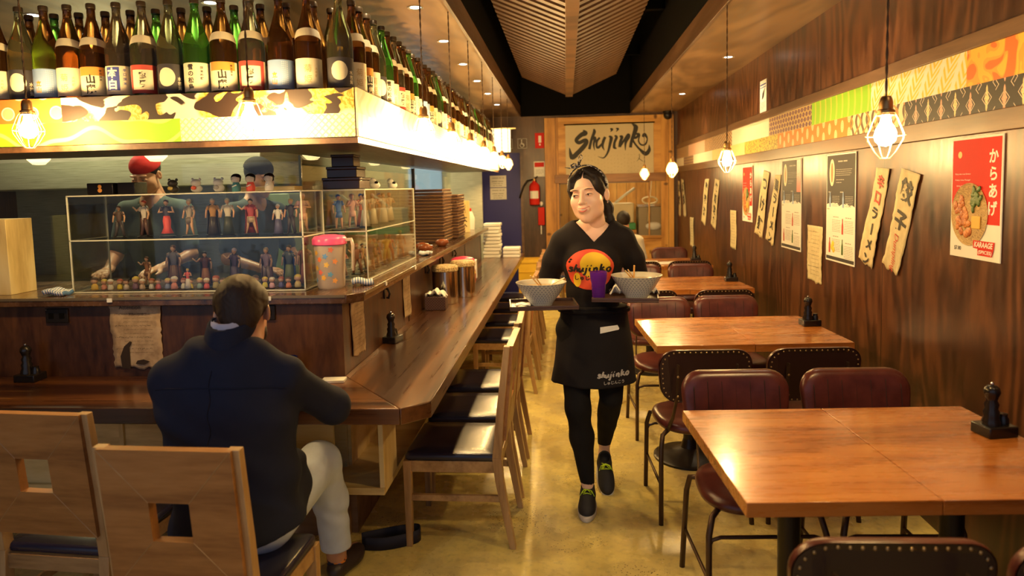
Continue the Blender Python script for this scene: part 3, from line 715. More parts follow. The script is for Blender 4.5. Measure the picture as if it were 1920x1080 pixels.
# ---------------- wooden bar chair: seat centre at origin, faces +y (back at -y)
m_oak = wood('oak_chair_wood', (.20, .10, .035), (.38, .215, .085), (.50, .31, .13), 'x', .42, 6, 3, 8, .6, .08)
m_oakz = wood('oak_chair_upright', (.20, .10, .035), (.38, .215, .085), (.50, .31, .13), 'z', .42, 6, 3, 8, .6, .08)
m_oakd = wood('brown_chair_back', (.22, .085, .022), (.36, .155, .042), (.44, .21, .065), 'x', .4, 6, 3, 8, .6, .08)
m_navy = plain('navy_vinyl', (.018, .016, .035), .26)
def bar_chair(label, group):
    t = thing('bar_chair', label, 'chair', (0, 0, 0), 0, group)
    for s_ in (-1, 1):
        b = MB(); x0, x1 = (s_*.19-.018, s_*.19+.018)
        b.prism([(.215, .385), (.180, .385), (.186, .0), (.212, .0)], x0, x1, 'x'); b.build('front_leg', m_oakz, t, bevel=.002)
        b = MB(); b.prism([(-.175, .40), (-.215, .40), (-.232, .62), (-.262, .885), (-.236, .887), (-.200, .62)][::1], x0, x1, 'x'); b.prism([(-.175, .40), (-.215, .40), (-.222, .3), (-.268, .0), (-.242, .0), (-.185, .3)], x0, x1, 'x'); b.build('rear_leg', m_oakz, t, bevel=.002)
        MB().box(s_*.19-.011, s_*.19+.011, -.19, .19, .335, .385).build('side_rail', m_oak, t, bevel=.0015)
        MB().box(s_*.19-.009, s_*.19+.009, -.205, .19, .205, .232).build('side_stretcher', m_oak, t, bevel=.0015)
    MB().box(-.175, .175, .190, .208, .335, .385).build('front_rail', m_oak, t, bevel=.0015)
    MB().box(-.175, .175, -.205, -.187, .335, .385).build('rear_rail', m_oak, t, bevel=.0015)
    # padded seat
    b = MB(); P = rrect(.405, .405, .02, 4); rows = [[b.v((X*s_, Y*s_+.008, z_)) for X, Y in P] for s_, z_ in ((.97, .386), (1, .392), (1, .405), (.985, .413), (.94, .418), (.6, .421))]
    b._f(rows[0][::-1])
    for A, B in zip(rows, rows[1:]):
        for k in range(len(P)): b._f([A[k], A[(k+1) % len(P)], B[(k+1) % len(P)], B[k]])
    b._f(rows[-1]); b.build('seat_cushion', m_navy, t, smooth=60)
    # back panel: four mitred boards around a square hole, leaning with the rear legs
    def bp(X, Z, d): 
        tt = (Z-.47)/.415; return (X, -.222-.040*tt+d-(.0), Z)
    o4 = [(-.19, .475), (.19, .475), (.19, .885), (-.19, .885)]; i4 = [(-.058, .622), (.058, .622), (.058, .735), (-.058, .735)]
    b = MB()
    for k in range(4):
        k2 = (k+1) % 4; q4 = [o4[k], o4[k2], i4[k2], i4[k]]
        F = [b.v(bp(*p, .018)) for p in q4]; B_ = [b.v(bp(*p, -.012)) for p in q4]
        b._f(F); b._f(B_[::-1])
        for i in range(4):
            if i in (1, 3): continue
            b._f([F[i], F[(i+1) % 4], B_[(i+1) % 4], B_[i]])
    bp_ = b.build('back_panel', m_oakd, t, smooth=0)
    for k in range(4): b = MB(); b.tube([bp(*o4[k], -.0123), bp(*i4[k], -.0123)], .0011, 4); b.build('mitre_line', m_oakz, bp_, smooth=0)
    return t
bc = bar_chair('wooden bar chair with a square hole, the seated man sits on it', 'square-holed bar chairs')
bc.location = (-1.06, 1.935, 0); bc.rotation_euler = (0, 0, R_(-2))
dup(bc, (-1.675, 2.22, 0), R_(-4), 'empty wooden bar chair with a square hole at the left edge of the photo')
nm = ['nearest', 'second', 'third']
for i, y_ in enumerate((3.02, 3.50, 4.00)): dup(bc, (-.505, y_, 0), R_(90+(1 if i else -1)), f'{nm[i]} navy-seated wooden chair in the near cluster on the aisle side'.replace('nearest wooden', 'nearest wooden'))
nm = ['nearest', 'second', 'third', 'farthest']
for i, y_ in enumerate((5.24, 5.86, 6.48, 7.1)): dup(bc, (-.50, y_, 0), R_(90+(-2, 2, 0, 1)[i]), f'{nm[i]} wooden chair in the far cluster on the aisle side')
for k, y_ in enumerate((8.9,)): 
    hc = dup(bc, (-.02, y_, 0), R_(150), 'wooden chair standing alone in front of the yellow crates at the back')

# ================================================================ bottles
def glassy(name, col, tr=.75):
    g = G(name, .03); g.set(Transmission_Weight=tr, IOR=1.35); return g.out(col)
m_brownglass = glassy('brown_bottle_glass', (.36, .15, .04), .95); m_oliveglass = glassy('olive_bottle_glass', (.50, .50, .26), .95); m_greenglass = glassy('green_bottle_glass', (.22, .72, .10), .95); m_clearbrown = glassy('smoky_bottle_glass', (.52, .42, .27), .95)
m_cream = plain('cream_label', (.80, .72, .50), .6); m_ink = plain('label_ink', (.02, .015, .012), .6); m_moonbg = plain('black_label', (.05, .045, .05), .5); m_bluelab = plain('pale_blue_label', (.26, .38, .62), .5)
m_orangelab = plain('orange_label_print', (.78, .30, .05), .6); m_redlab = plain('red_label_print', (.50, .07, .05), .6); m_indigo = plain('indigo_label_print', (.06, .08, .35), .6); m_cap = plain('bottle_cap', (.07, .05, .03), .35, .4)
m_goldtxt = plain('faded_gold_print', (.62, .45, .2), .6); m_white = plain('white_paper', (.82, .80, .74), .6)
R0 = .0525
def arcpatch(b, a0, a1, z0_, z1_, r, n=12, top=None):
    V = []
    for i in range(n+1):
        a = a0+(a1-a0)*i/n; zt = z1_ if top is None else top(i/n)
        V.append((b.v((r*math.sin(a), -r*math.cos(a), z0_)), b.v((r*math.sin(a), -r*math.cos(a), zt))))
    for (p, q_), (r_, s_) in zip(V, V[1:]): b._f([p, r_, s_, q_])
def cylwarp(r): return lambda u, v, y: ((r-y)*math.sin(u/r), -(r-y)*math.cos(u/r), v)
def bottle(kind, label, loc_, rz=0, group='sake bottles in the front row'):
    t = thing('sake_bottle', label, 'bottle', loc_, rz, group)
    gl = {'green': m_greenglass, 'moon': m_oliveglass, 'bluebox': m_clearbrown, 'red': m_clearbrown}.get(kind, m_brownglass)
    prof = [(0, .004), (.045, 0), (.0525, .006), (.0525, .20), (.050, .225), (.043, .25), (.032, .285), (.022, .32), (.0165, .345), (.0155, .375), (.0175, .377), (.0175, .392), (.012, .394), (0, .394)]
    bd = MB().lathe(prof, 28).build('glass_body', gl, t, smooth=50)
    MB().lathe([(0, .4), (.0165, .4), (.0185, .396), (.0185, .381), (.0176, .380)], 20).build('cap', m_cap, t)
    lm = {'moon': m_moonbg, 'blue': m_bluelab}.get(kind, m_cream)
    b = MB(); arcpatch(b, -1.35, 1.35, .02, .135, R0+.0006, 28); lb = b.build('label', lm, t, smooth=180)
    wp = cylwarp(R0+.0014); b = MB()
    def patch(u0, u1, v0, v1, off=.0009, n=16):
        r = R0+off; arcpatch(b, u0/r, u1/r, v0, v1, r, n)
    if kind == 'moon':
        V = [(0, 0)]+[(.034*math.cos(k*PI/12)*(1+.02*math.sin(3*k)), .038*math.sin(k*PI/12)) for k in range(24)]; F = [(0, 1+k, 1+(k+1) % 24) for k in range(24)]
        put2d(b, V, F, -.004, .082, 0, 0, wp); b.build('pale_moon', m_cream, lb, smooth=180); b = MB(); column(b, '水芭蕉', .047, .085, .018, .019, warp=wp, bold=.03); b.build('lettering', m_cream, lb, smooth=0)
    elif kind == 'blue':
        column(b, '立山', -.018, .088, .026, .027, warp=wp, bold=.03); b.build('lettering', m_orangelab, lb, smooth=0); b = MB()
        for i in range(4): bars(b, .014+i*.007, .125, .004, 12, .008, .0022, seed=i, warp=wp)
        b.build('small_print', m_white, lb, smooth=0)
    elif kind == 'orange':
        patch(-.055, .055, .10, .135, .0008); b.build('orange_band', m_orangelab, lb, smooth=180); b = MB(); column(b, '山廃', .0, .105, .04, .04, warp=wp, bold=.035, wob=.12); b.build('lettering', m_ink, lb, smooth=0)
        b = MB(); column(b, '特別純米', .038, .125, .011, .012, warp=wp); b.build('small_print', m_ink, lb, smooth=0)
    elif kind == 'bluebox':
        patch(-.045, .010, .035, .13, .0008); b.build('indigo_box', m_indigo, lb, smooth=180); b = MB(); column(b, '本白', -.018, .128, .044, .046, y=-.0006, warp=wp, bold=.04); b.build('lettering', m_white, lb, smooth=0)
        b = MB(); column(b, '辛口純米', .030, .125, .014, .018, warp=wp, bold=.02); b.build('small_print', m_indigo, lb, smooth=0)
    elif kind == 'red':
        for a in ((-.06, .06, .115, .135), (-.06, .06, .02, .035), (-.06, -.042, .035, .115), (.042, .06, .035, .115)): patch(*a, .0008)
        b.build('red_border', m_redlab, lb, smooth=180); b = MB(); column(b, '鷹勇', 0, .108, .032, .034, warp=wp, bold=.03, wob=.1); b.build('lettering', m_ink, lb, smooth=0)
    elif kind == 'green':
        column(b, '雪の松島', -.018, .130, .026, .026, warp=wp, bold=.02, wob=.2); column(b, '純米吟醸', .026, .122, .013, .0145, warp=wp); b.build('lettering', m_ink, lb, smooth=0)
    else:
        column(b, '菊姫', -.005, .112, .034, .042, warp=wp, bold=.01); column(b, '大吟醸', .03, .1, .012, .014, warp=wp); b.build('lettering', m_goldtxt, lb, smooth=0)
    if kind in ('orange', 'cream', 'red'):
        b = MB()
        for i in range(13):
            pass
        V = []
        for i in range(15):
            a = -1.5+3.0*i/14; d = math.cos(a*1.05)
            z0_ = .225-.012*(1-d)-.0; z1_ = z0_+.032
            def rr(z): 
                for (r_a, za), (r_b, zb) in zip(prof[3:], prof[4:]):
                    if za <= z <= zb: return r_a+(r_b-r_a)*(z-za)/(zb-za)
                return R0
            V.append([b.v(((rr(z)+.0012)*math.sin(a), -(rr(z)+.0012)*math.cos(a), z)) for z in (z0_, (z0_+z1_)/2, z1_)])
        for A, B in zip(V, V[1:]):
            for k in range(2): b._f([A[k], B[k], B[k+1], A[k+1]])
        b.build('shoulder_label', m_cream, t, smooth=180)
    return t
desc = {'moon': 'olive sake bottle with a black label and pale moon', 'blue': 'brown sake bottle with a pale blue label', 'cream': 'brown sake bottle with a plain cream label', 'orange': 'brown sake bottle with an orange topped label',
        'bluebox': 'smoky sake bottle with white characters on an indigo box', 'red': 'smoky sake bottle with a red bordered label', 'green': 'bright green sake bottle with brush writing'}
front = [(-2.385, 'cream', 'cut off at the left edge'), (-2.275, 'moon', 'far left of the front row'), (-2.165, 'blue', 'left part of the front row'), (-2.06, 'cream', 'left part of the front row'), (-1.955, 'orange', 'left part of the front row'),
         (-1.845, 'bluebox', 'in the front row'), (-1.735, 'red', 'left of the green bottle'), (-1.622, 'moon', 'left of the green bottle'), (-1.507, 'green', 'in the front row'), (-1.394, 'orange', 'just right of the green bottle'),
         (-1.275, 'red', 'behind the right pendant cord'), (-1.155, 'blue', 'third from the bar corner'), (-1.035, 'cream', 'second from the bar corner'), (-.905, 'moon', 'at the bar corner')]
BT = 1.953
proto = {}
for i, (x_, kd, pos) in enumerate(front):
    lb = f'{desc[kd]}, {pos}'
    if kd not in proto: proto[kd] = bottle(kd, lb, (x_, 2.76, BT), (.34-.02*(i % 5)))
    else: dup(proto[kd], (x_, 2.76+.004*(i % 3), BT), .34-.05*(i % 4), lb)
rnd = random.Random(4)
for i in range(12):
    o = dup(proto['green' if i in (1, 5, 8) else 'cream'], (-2.33+i*.116+rnd.uniform(-.003, .003), 2.885, BT), rnd.uniform(0, 6), 'dark sake bottle standing in the second row behind the front bottles' if i not in (1, 5, 8) else 'green sake bottle standing in the second row behind the front bottles')
    o['group'] = 'second-row dark bottles' if i not in (1, 5, 8) else 'second-row green bottles'
kinds = ['blue', 'orange', 'cream', 'moon', 'green', 'cream', 'red', 'bluebox', 'orange', 'green', 'cream', 'blue']
seen = {}
pack = {'moon': 'moon label', 'blue': 'blue label', 'cream': 'cream label', 'orange': 'orange topped label', 'bluebox': 'indigo label', 'red': 'red bordered label', 'green': 'green glass'}
ordn = ['first', 'second', 'third', 'fourth', 'fifth', 'sixth', 'seventh', 'eighth', 'ninth', 'tenth', 'eleventh', 'twelfth']
for i in range(45):
    kd = kinds[i % 12] if i % 7 else 'cream'
    seen[kd] = seen.get(kd, 0)+1
    o = dup(proto[kd], (-.893+rnd.uniform(-.006, .006), 2.885+i*.118, BT), PI/2+rnd.uniform(-.75, -.35), f'{ordn[seen[kd]-1] if seen[kd] <= 12 else "last"} {pack[kd]} sake bottle along the aisle side from the corner')
    if seen[kd] > 12: o['label'] = f'{pack[kd]} sake bottle, {["", "second ", "third ", "fourth ", "fifth "][min(4, seen[kd]-13)]}after the twelfth such on the aisle side'
    o['group'] = 'sake bottles along the aisle side of the bar'
for i in range(26):
    kd = 'green' if i % 4 == 1 else 'cream'
    o = dup(proto[kd], (-1.01+rnd.uniform(-.008, .008), 3.0+i*.2, BT), rnd.uniform(0, 6), 'green bottle in the inner row behind the aisle-side bottles' if kd == 'green' else 'dark bottle in the inner row behind the aisle-side bottles')
    o['group'] = 'inner-row green bottles' if kd == 'green' else 'inner-row dark bottles'
# ================================================================ papers and posters
m_kraft = G('yellowed_paper', .75); x, y, z = m_kraft.xyz(); n_ = m_kraft.noise(m_kraft.vec(x, y, z), 18, 4, .6); m_kraft = m_kraft.out(m_kraft.ramp(n_, (.3, (.60, .50, .28)), (.7, (.76, .66, .40))))
m_brownpaper = G('brown_aged_paper', .8); x, y, z = m_brownpaper.xyz(); n_ = m_brownpaper.noise(m_brownpaper.vec(x, y, z), 14, 4, .6); m_brownpaper = m_brownpaper.out(m_brownpaper.ramp(n_, (.3, (.30, .19, .10)), (.55, (.50, .35, .20)), (.8, (.56, .42, .27))))
m_red = plain('poster_red', (.62, .022, .012), .65, **{'Specular IOR Level': .25}); m_redink = plain('red_ink', (.65, .06, .03), .6); m_slate = plain('menu_slate', (.035, .032, .034), .6); m_print = plain('grey_print', (.35, .33, .30), .6)
m_yellow = plain('lemon_yellow', (.85, .60, .05), .5); m_leaf = plain('leaf_green', (.06, .14, .03), .5); m_redpr = plain('faded_red_panel', (.45, .05, .03), .4)
def sheet(parent, name, c4, mat, curl=.004, y=0, ragged=0, seed=0, nu=10, nv=24):
    """c4 = corners bl, br, tr, tl in the wall plane; gently curled paper; local -y is the room side"""
    bl, br, tr, tl = [Vector(c) for c in c4]; r = random.Random(seed); jag = [r.uniform(0, ragged) for _ in range(nu+1)]; side = [(r.uniform(-1, 1)*ragged*.25, r.uniform(-1, 1)*ragged*.25) for _ in range(nv+1)]
    def fn(u, v):
        p = bl.lerp(br, u).lerp(tl.lerp(tr, u), v)
        if ragged and v < .15: p = p+Vector((0, jag[round(u*nu)]*(1-v/.15)))
        if ragged: i = round(v*nv); p = p+Vector((side[i][0]*(1-u)+side[i][1]*u, 0))
        return (p.x, y-.0015-curl*(math.sin(v*7+seed)*.5+.5)*(abs(u-.5)*2)**2, p.y)
    return MB().grid(fn, nu, nv).build(name, mat, parent, smooth=180, solid=.0006)
WX = 1.598
def on_wall(name, label, cat, yc, zc, group=None): return thing(name, label, cat, (WX, yc, zc), -PI/2, group)
def text_ob(parent, name, mat, fn):
    b = MB(); fn(b); return b.build(name, mat, parent, smooth=0)
# karaage poster (yc 2.81, z 1.225-1.705)
def karaage(label, yc, w_, z0_, z1_):
    h = z1_-z0_; zc = (z0_+z1_)/2; t = on_wall('food_poster', label, 'poster', yc, zc, 'red dish posters')
    s_ = h/.48; k = w_/.33
    MB().box(-w_/2, w_/2, -.004, 0, -h/2, h/2).build('paper', m_white, t)
    b = MB(); b.prism([(-w_/2+.006*k, -.045*s_), (-w_/2+.006*k, h/2-.008), (w_/2-.008, h/2-.008), (w_/2-.008, -.10*s_), (.02*k, -.10*s_)], -.0046, -.004, 'y'); b.build('red_field', m_red, t, smooth=0)
    text_ob(t, 'lettering', m_white, lambda b: column(b, 'からあげ', w_*.34, h*.40, .062*s_, .066*s_, -.005, bold=.03))
    def small(b):
        for i, s in enumerate(('Enjoy this most famous', "Kitakyu menu 'Karaage'", 'during the daytime')): words(b, s, -w_*.26, .095*s_-i*.024*s_, w=.105*k*(1, .98, .8)[i], h=.008*s_, y=-.005)
    text_ob(t, 'small_print', m_white, small)
    text_ob(t, 'price', m_ink, lambda b: words(b, '$7.80', -w_*.33, -.205*s_, w=.048*k, y=-.005, bold=.01))
    b = MB(); b.prism([(.0, -.165*s_), (.135*k, -.165*s_), (.13*k, -.195*s_), (.12*k, -.222*s_), (.03*k, -.222*s_), (.03*k, -.197*s_), (.0, -.195*s_)], -.0072, -.0068, 'y'); b.build('red_tag', m_red, t, smooth=0)
    text_ob(t, 'tag_lettering', m_white, lambda b: (words(b, 'KARAAGE', .067*k, -.18*s_, w=.115*k, h=.022*s_, y=-.0076, bold=.03, slant=.15), words(b, '(SPICES)', .077*k, -.21*s_, w=.085*k, h=.018*s_, y=-.0076, bold=.02, slant=.15)))
    # the dish: printed picture in low relief
    cx, cz = -.035*k, -.065*s_
    pl = MB().lathe([(0, .0005), (.118, .0005), (.125, .002)], 40, sx=k*.98, sy=s_); me = pl
    me.bm.transform(Matrix.Translation((cx, -.005, cz)) @ Matrix.Rotation(PI/2, 4, 'X')); po = me.build('woven_plate', wood('basket_plate', (.20, .11, .03), (.42, .25, .08), (.55, .36, .13), 'x', .6, 20, 16, 3), t)
    rr = random.Random(3)
    b = MB()
    for i in range(30):
        a = rr.uniform(2.0, 5.2); d = rr.uniform(.0, .082); b.ell((cx-.02*k+d*math.cos(a)*k, -.0065, cz+.0+d*math.sin(a)*s_), (.019*k, .0022+.0004*(i % 4), .014*s_), 10, 6, R=Matrix.Rotation(rr.uniform(0, 3), 3, 'Y'))
    b.build('fried_chicken', wood('karaage_crust', (.20, .04, .01), (.50, .13, .03), (.70, .28, .06), 'x', .5, 9, 30, 1), po, smooth=180)
    b = MB()
    for i in range(26): 
        a = rr.uniform(0, 6.28); d = rr.uniform(0, .045); b.ell((cx+.05*k+d*math.cos(a)*k, -.0085, cz+.06*s_+d*1.2*math.sin(a)*s_), (.017*k, .0018, .010*s_), 6, 4, R=Matrix.Rotation(rr.uniform(0, 3), 3, 'Y'))
    b.build('salad_leaves', plain('salad_green', (.07, .13, .02), .5), po, smooth=180)
    b = MB(); b.box(cx+.022*k, cx+.078*k, -.0095, -.006, cz-.055*s_, cz-.005*s_); b.build('lemon_block', plain('mustard', (.75, .42, .05), .5), po, bevel=.002)
    b = MB(); b.lathe([(0, 0), (.014, 0)], 16, sx=k); b.bm.transform(Matrix.Translation((-w_*.33, -.0049, h*.36)) @ Matrix.Rotation(PI/2, 4, 'X')); b.build('sun_mark', plain('orange_print', (.80, .38, .05), .5), t, smooth=0)
karaage('red karaage poster with large white characters and a plate of fried chicken, nearest the camera', 2.808, .33, 1.228, 1.706)
karaage('small red dish poster farther along the wall, left of the tsukemen strip', 6.18, .33, 1.205, 1.690)
# menus
def menu(label, yc, redpanel, lemon):
    t = on_wall('drinks_menu', label, 'menu', yc, 1.385, 'drinks menus on the right wall'); W, H = .42, .64
    base = MB().box(-W/2, W/2, -.004, 0, -H/2, H/2).build('paper', m_white, t)
    b = MB(); P = [(-W/2+.008, H/2-.008)]+[(-W/2+.008, .02)]; rr = random.Random(5)
    for i in range(14): P.append((-W/2+.008+(W-.016)*(i+.5)/14, .02+rr.uniform(-.008, .012)))
    P += [(W/2-.008, .01), (W/2-.008, H/2-.008)]; b.prism(P, -.0046, -.004, 'y'); b.build('dark_panel', m_slate, t, smooth=0)
    b = MB(); b.box(-W/2+.008, W/2-.008, -.0046, -.004, -H/2+.01, -H/2+.03); b.build('footer_band', m_slate, t)
    if redpanel: MB().box(W/2-.09, W/2-.008, -.0052, -.0046, .09, H/2-.008).build('red_panel', m_redpr, t)
    b = MB(); b.lathe([(0, 0), (.05, 0)], 28, sx=.78, sy=1.6); b.bm.transform(Matrix.Translation((-.125, -.0052, .21)) @ Matrix.Rotation(PI/2, 4, 'X')); ov = b.build('oval_badge', m_cream, t, smooth=0)
    b = MB(); b.lathe([(0, 0), (.03, 0)], 20, sx=.6, sy=2.0); b.bm.transform(Matrix.Translation((-.125, -.0057, .21)) @ Matrix.Rotation(PI/2, 4, 'X')); b.build('badge_bottle', plain('amber_print', (.45, .15, .03), .5), ov, smooth=0)
    b = MB(); bars(b, .06, .27, .19, 1, .01, .008, -.0056, 1); bars(b, .05, .225, .23, 4, .011, .003, -.0056, 2); bars(b, .0, .165, .12, 2, .016, .004, -.0056, 3)
    bars(b, -.15, .092, .05, 1, .01, .006, -.0056, 4); bars(b, .03, .092, .06, 1, .01, .006, -.0056, 5)
    for cx in (-.06, .13): bars(b, cx, .068, .11, 7, .0095, .003, -.0056, 6)
    b.build('light_print', m_print, t, smooth=0)
    b = MB()
    for cx, z_ in ((-.05, -.055), (.13, -.055), (-.05, -.17), (.13, -.20)): bars(b, cx, z_, .10, 1, .01, .005, -.005, 9); bars(b, cx, z_-.018, .13, 8, .0095, .003, -.005, 10)
    bars(b, -.17, -.01, .05, 1, .01, .005, -.005, 8); b.build('dark_print', m_print, t, smooth=0)
    for cx, z_, mt in ((-.15, .045, m_bluelab), (.045, .045, m_bluelab), (-.15, -.23, m_redlab), (.04, -.11, m_redlab), (.04, -.23, m_leaf)):
        b = MB(); b.prism([(cx-.011, z_-.04), (cx+.011, z_-.04), (cx+.011, z_+.01), (cx+.004, z_+.03), (cx+.004, z_+.05), (cx-.004, z_+.05), (cx-.004, z_+.03), (cx-.011, z_+.01)], -.0062, -.005, 'y'); b.build('bottle_picture', mt, t, smooth=0)
    if lemon:
        b = MB()
        for cx, z_ in ((-.115, -.235), (-.09, -.25), (-.1, -.215)): b.ell((cx, -.0052, z_), (.02, .002, .018), 12, 6)
        b.build('lemon_picture', m_yellow, t, smooth=180)
menu('black and white drinks menu with lemons at the bottom, nearer the camera', 4.128, False, True)
menu('black and white drinks menu with a red corner, farther one beside the ramen strip', 5.005, True, False)
# calligraphy strips
def strip(label, c4, chars, size, red=0, eng=None, pitch=None, ink=None):
    yc = sum(c[0] for c in c4)/4; zc = sum(c[1] for c in c4)/4
    t = on_wall('calligraphy_strip', label, 'paper strip', yc, zc, 'hand-lettered paper strips'); L = [(-(c[0]-yc), c[1]-zc) for c in c4]
    sheet(t, 'paper', L, m_kraft, .006, ragged=.02, seed=len(chars), nu=8)
    top = ((L[2][0]+L[3][0])/2, (L[2][1]+L[3][1])/2); bot = ((L[0][0]+L[1][0])/2, (L[0][1]+L[1][1])/2); lean = (bot[0]-top[0])/(top[1]-bot[1])
    pitch = pitch or size*1.05
    def draw(part, off):
        def f(b):
            for i, ch in enumerate(part):
                z_ = top[1]-.03-size*.5-(i+off)*pitch; V, F = text_fit(ch, None, None, .028); V = V*size*.95
                put2d(b, V, F, top[0]+lean*(top[1]-z_), z_, -.0045-.001, (PI/2 if ch == 'ー' else 0)+lean*.9)
        return f
    if red: text_ob(t, 'red_lettering', m_redink, draw(chars[:red], 0))
    text_ob(t, 'lettering', m_ink, draw(chars[red:], red))
    if eng: text_ob(t, 'red_lettering', m_redink, lambda b: words(b, eng, top[0]+lean*(top[1]-bot[1])*.80, bot[1]+(top[1]-bot[1])*.20, w=.19, h=.05, y=-.0056, rot=-PI/2-.0+lean*.6, slant=.2))
# corners as (Y, z): bl, br, tr, tl  (left in the photo = larger Y)
strip('tall strip reading gyoza with red Dumpling written below, beside the karaage poster', [(3.58, 1.11), (3.42, 1.07), (3.225, 1.565), (3.40, 1.60)], '餃子', .125, eng='Dumpling', pitch=.15)
strip('strip with two red characters above black ramen letters, behind the nearest right pendant', [(3.87, 1.11), (3.70, 1.07), (3.52, 1.60), (3.66, 1.61)], '辛口ラーメン', .078, red=2, pitch=.082)
strip('black lettered ramen strip directly left of the farther drinks menu', [(5.63, 1.08), (5.42, 1.04), (5.24, 1.60), (5.38, 1.60)], '黒ラーメン', .10, pitch=.102)
strip('black lettered tsukemen strip with a torn foot, right of the small red poster', [(5.95, 1.115), (5.72, 1.08), (5.53, 1.62), (5.68, 1.645)], 'つけ麺', .14, pitch=.165)
strip('narrow faded strip near the far end of the wall, right one of the middle pair', [(7.72, 1.10), (7.48, 1.03), (7.28, 1.58), (7.50, 1.60)], '焼飯定食', .11, pitch=.12)
strip('narrow faded strip near the far end of the wall, left one of the middle pair', [(8.25, 1.10), (8.02, 1.05), (7.80, 1.60), (8.02, 1.60)], '唐揚丼', .12, pitch=.14)
strip('farthest narrow strip on the right wall, right one of the end pair', [(9.45, 1.10), (9.25, 1.10), (9.45, 1.60), (9.65, 1.62)], '枝豆', .14, pitch=.17)
strip('farthest narrow strip on the right wall, left one of the end pair', [(9.85, 1.10), (9.68, 1.08), (9.75, 1.58), (9.92, 1.60)], '冷奴', .13, pitch=.17)
# handwritten menus
def handmenu(label, frame, pos, w_, h_, rows, seed, mat, hd=None, hole=False, group='handwritten menu papers'):
    t = thing('handwritten_menu', label, 'paper', pos, frame, group)
    sheet(t, 'paper', [(-w_/2+.01, -h_/2), (w_/2-.005, -h_/2-.01), (w_/2, h_/2), (-w_/2, h_/2)], mat, .004, ragged=.018, seed=seed)
    b = MB(); rr = random.Random(seed)
    if hd:
        for i, s in enumerate(hd): words(b, s, (-.15+.3*i)*w_*.6, h_*.40-i*.032, w=w_*.42, y=-.006, bold=.003)
    n = rows
    for i in range(n):
        z_ = h_*(.30 if hd else .40)-i*h_*(.62 if hd else .82)/n
        if i % 3 == 0: scribble(b, -.05*w_, z_, w_*.7, h_*.022, -.006, seed*31+i, .0016)
        else: scribble(b, .05*w_, z_, w_*.55, h_*.014, -.006, seed*31+i, .0011)
    b.build('handwriting', m_ink, t, smooth=0)
    if hole:
        b = MB(); b.prism([(-.075, -.155), (-.035, -.16), (-.035, -.06), (-.02, -.035), (-.03, -.03), (-.06, -.055), (-.08, -.10)], -.0068, -.0062, 'y'); b.prism([(-.01, -.135), (.03, -.14), (.06, -.125), (.03, -.115), (0, -.12)], -.0068, -.0062, 'y'); b.build('torn_patch', plain('dark_torn_patch', (.03, .015, .008), .8), t, smooth=0)
handmenu('long handwritten menu paper between the two drinks menus', -PI/2, (WX, 4.535, 1.075), .265, .37, 12, 5, m_kraft)
handmenu('handwritten menu paper below the small red poster', -PI/2, (WX, 6.69, 1.10), .24, .37, 11, 8, m_kraft)
handmenu('small handwritten paper far along the right wall near the corner', -PI/2, (WX, 8.87, .935), .24, .37, 9, 9, m_kraft)
handmenu('brown handwritten notice on the bar front, left of the seated man', 0, (-1.965, 2.928, .925), .245, .315, 11, 3, m_brownpaper, hd=('Attention', 'フルーツサワー'), hole=True)
handmenu('narrow handwritten paper on the bar side, nearest the counter corner', PI/2, (-.998, 3.135, .918), .205, .29, 13, 6, m_brownpaper)
handmenu('narrow handwritten paper on the bar side, farther from the corner', PI/2, (-.998, 4.135, .918), .195, .30, 10, 7, m_brownpaper)
# little sticker high on the wall
t = on_wall('wall_sticker', 'small white sticker with a black leaf mark high on the right wall', 'sticker', 5.715, 2.235)
MB().box(-.09, .09, -.003, 0, -.13, .13).build('paper', m_white, t); b = MB(); stroke(b, [(-.03, -.02), (0, .01), (.045, .06)], [.005, .045, .005], -.0036); b.build('black_leaf_mark', m_ink, t, smooth=0)
b = MB(); b.box(-.08, .08, -.0036, -.003, .09, .10); b.box(-.08, .08, -.0036, -.003, .07, .076); b.build('blue_lines', m_indigo, t); b = MB(); bars(b, 0, -.05, .12, 5, .012, .004, -.0036, 3); b.build('small_print', m_print, t, smooth=0)

# ================================================================ table tops: pepper mills on wooden trays
m_ebony = plain('ebony_mill_wood', (.012, .009, .008), .25, coat=0) if False else plain('ebony_mill_wood', (.012, .009, .008), .25)
def mill(label, pos, rz=0):
    t = thing('pepper_mill_caddy', label, 'pepper mill', pos, rz, 'black pepper mill caddies')
    MB().box(-.05, .05, -.04, .04, 0, .035).build('caddy', m_ebony, t, bevel=.004)
    m = MB().lathe([(0, .03), (.027, .03), (.027, .045), (.021, .06), (.0235, .075), (.018, .085), (.021, .10), (.0155, .112), (.019, .125), (.024, .138), (.021, .152), (.012, .160), (0, .162)], 24, (-.012, 0, 0)).build('mill_body', m_ebony, t, smooth=60)
    MB().ell((-.012, 0, .166), (.006, .006, .006), 10, 8).build('finial', plain('chrome', (.7, .7, .68), .15, 1), m, smooth=180)
    MB().lathe([(0, .03), (.017, .03), (.016, .05), (.012, .058), (.013, .066), (0, .07)], 16, (.03, .0, 0)).build('salt_pot', m_ebony, t)
    return t
ml = mill('black pepper mill caddy on the nearest dining table, by the wall', (1.348, 2.235, .73), .2)
dup(ml, (1.372, 3.96, .73), .1, 'black pepper mill caddy on the second dining table'); dup(ml, (1.365, 5.80, .73), 0, 'black pepper mill caddy on the third dining table')
dup(ml, (1.36, 7.35, .73), 0, 'black pepper mill caddy on the farthest dining table')
dup(ml, (-.955, 3.60, .73), PI/2-.2, 'black pepper mill caddy on the aisle side of the bar counter'); dup(ml, (-2.44, 2.86, .73), 0, 'black pepper mill caddy on the bar counter at the far left')
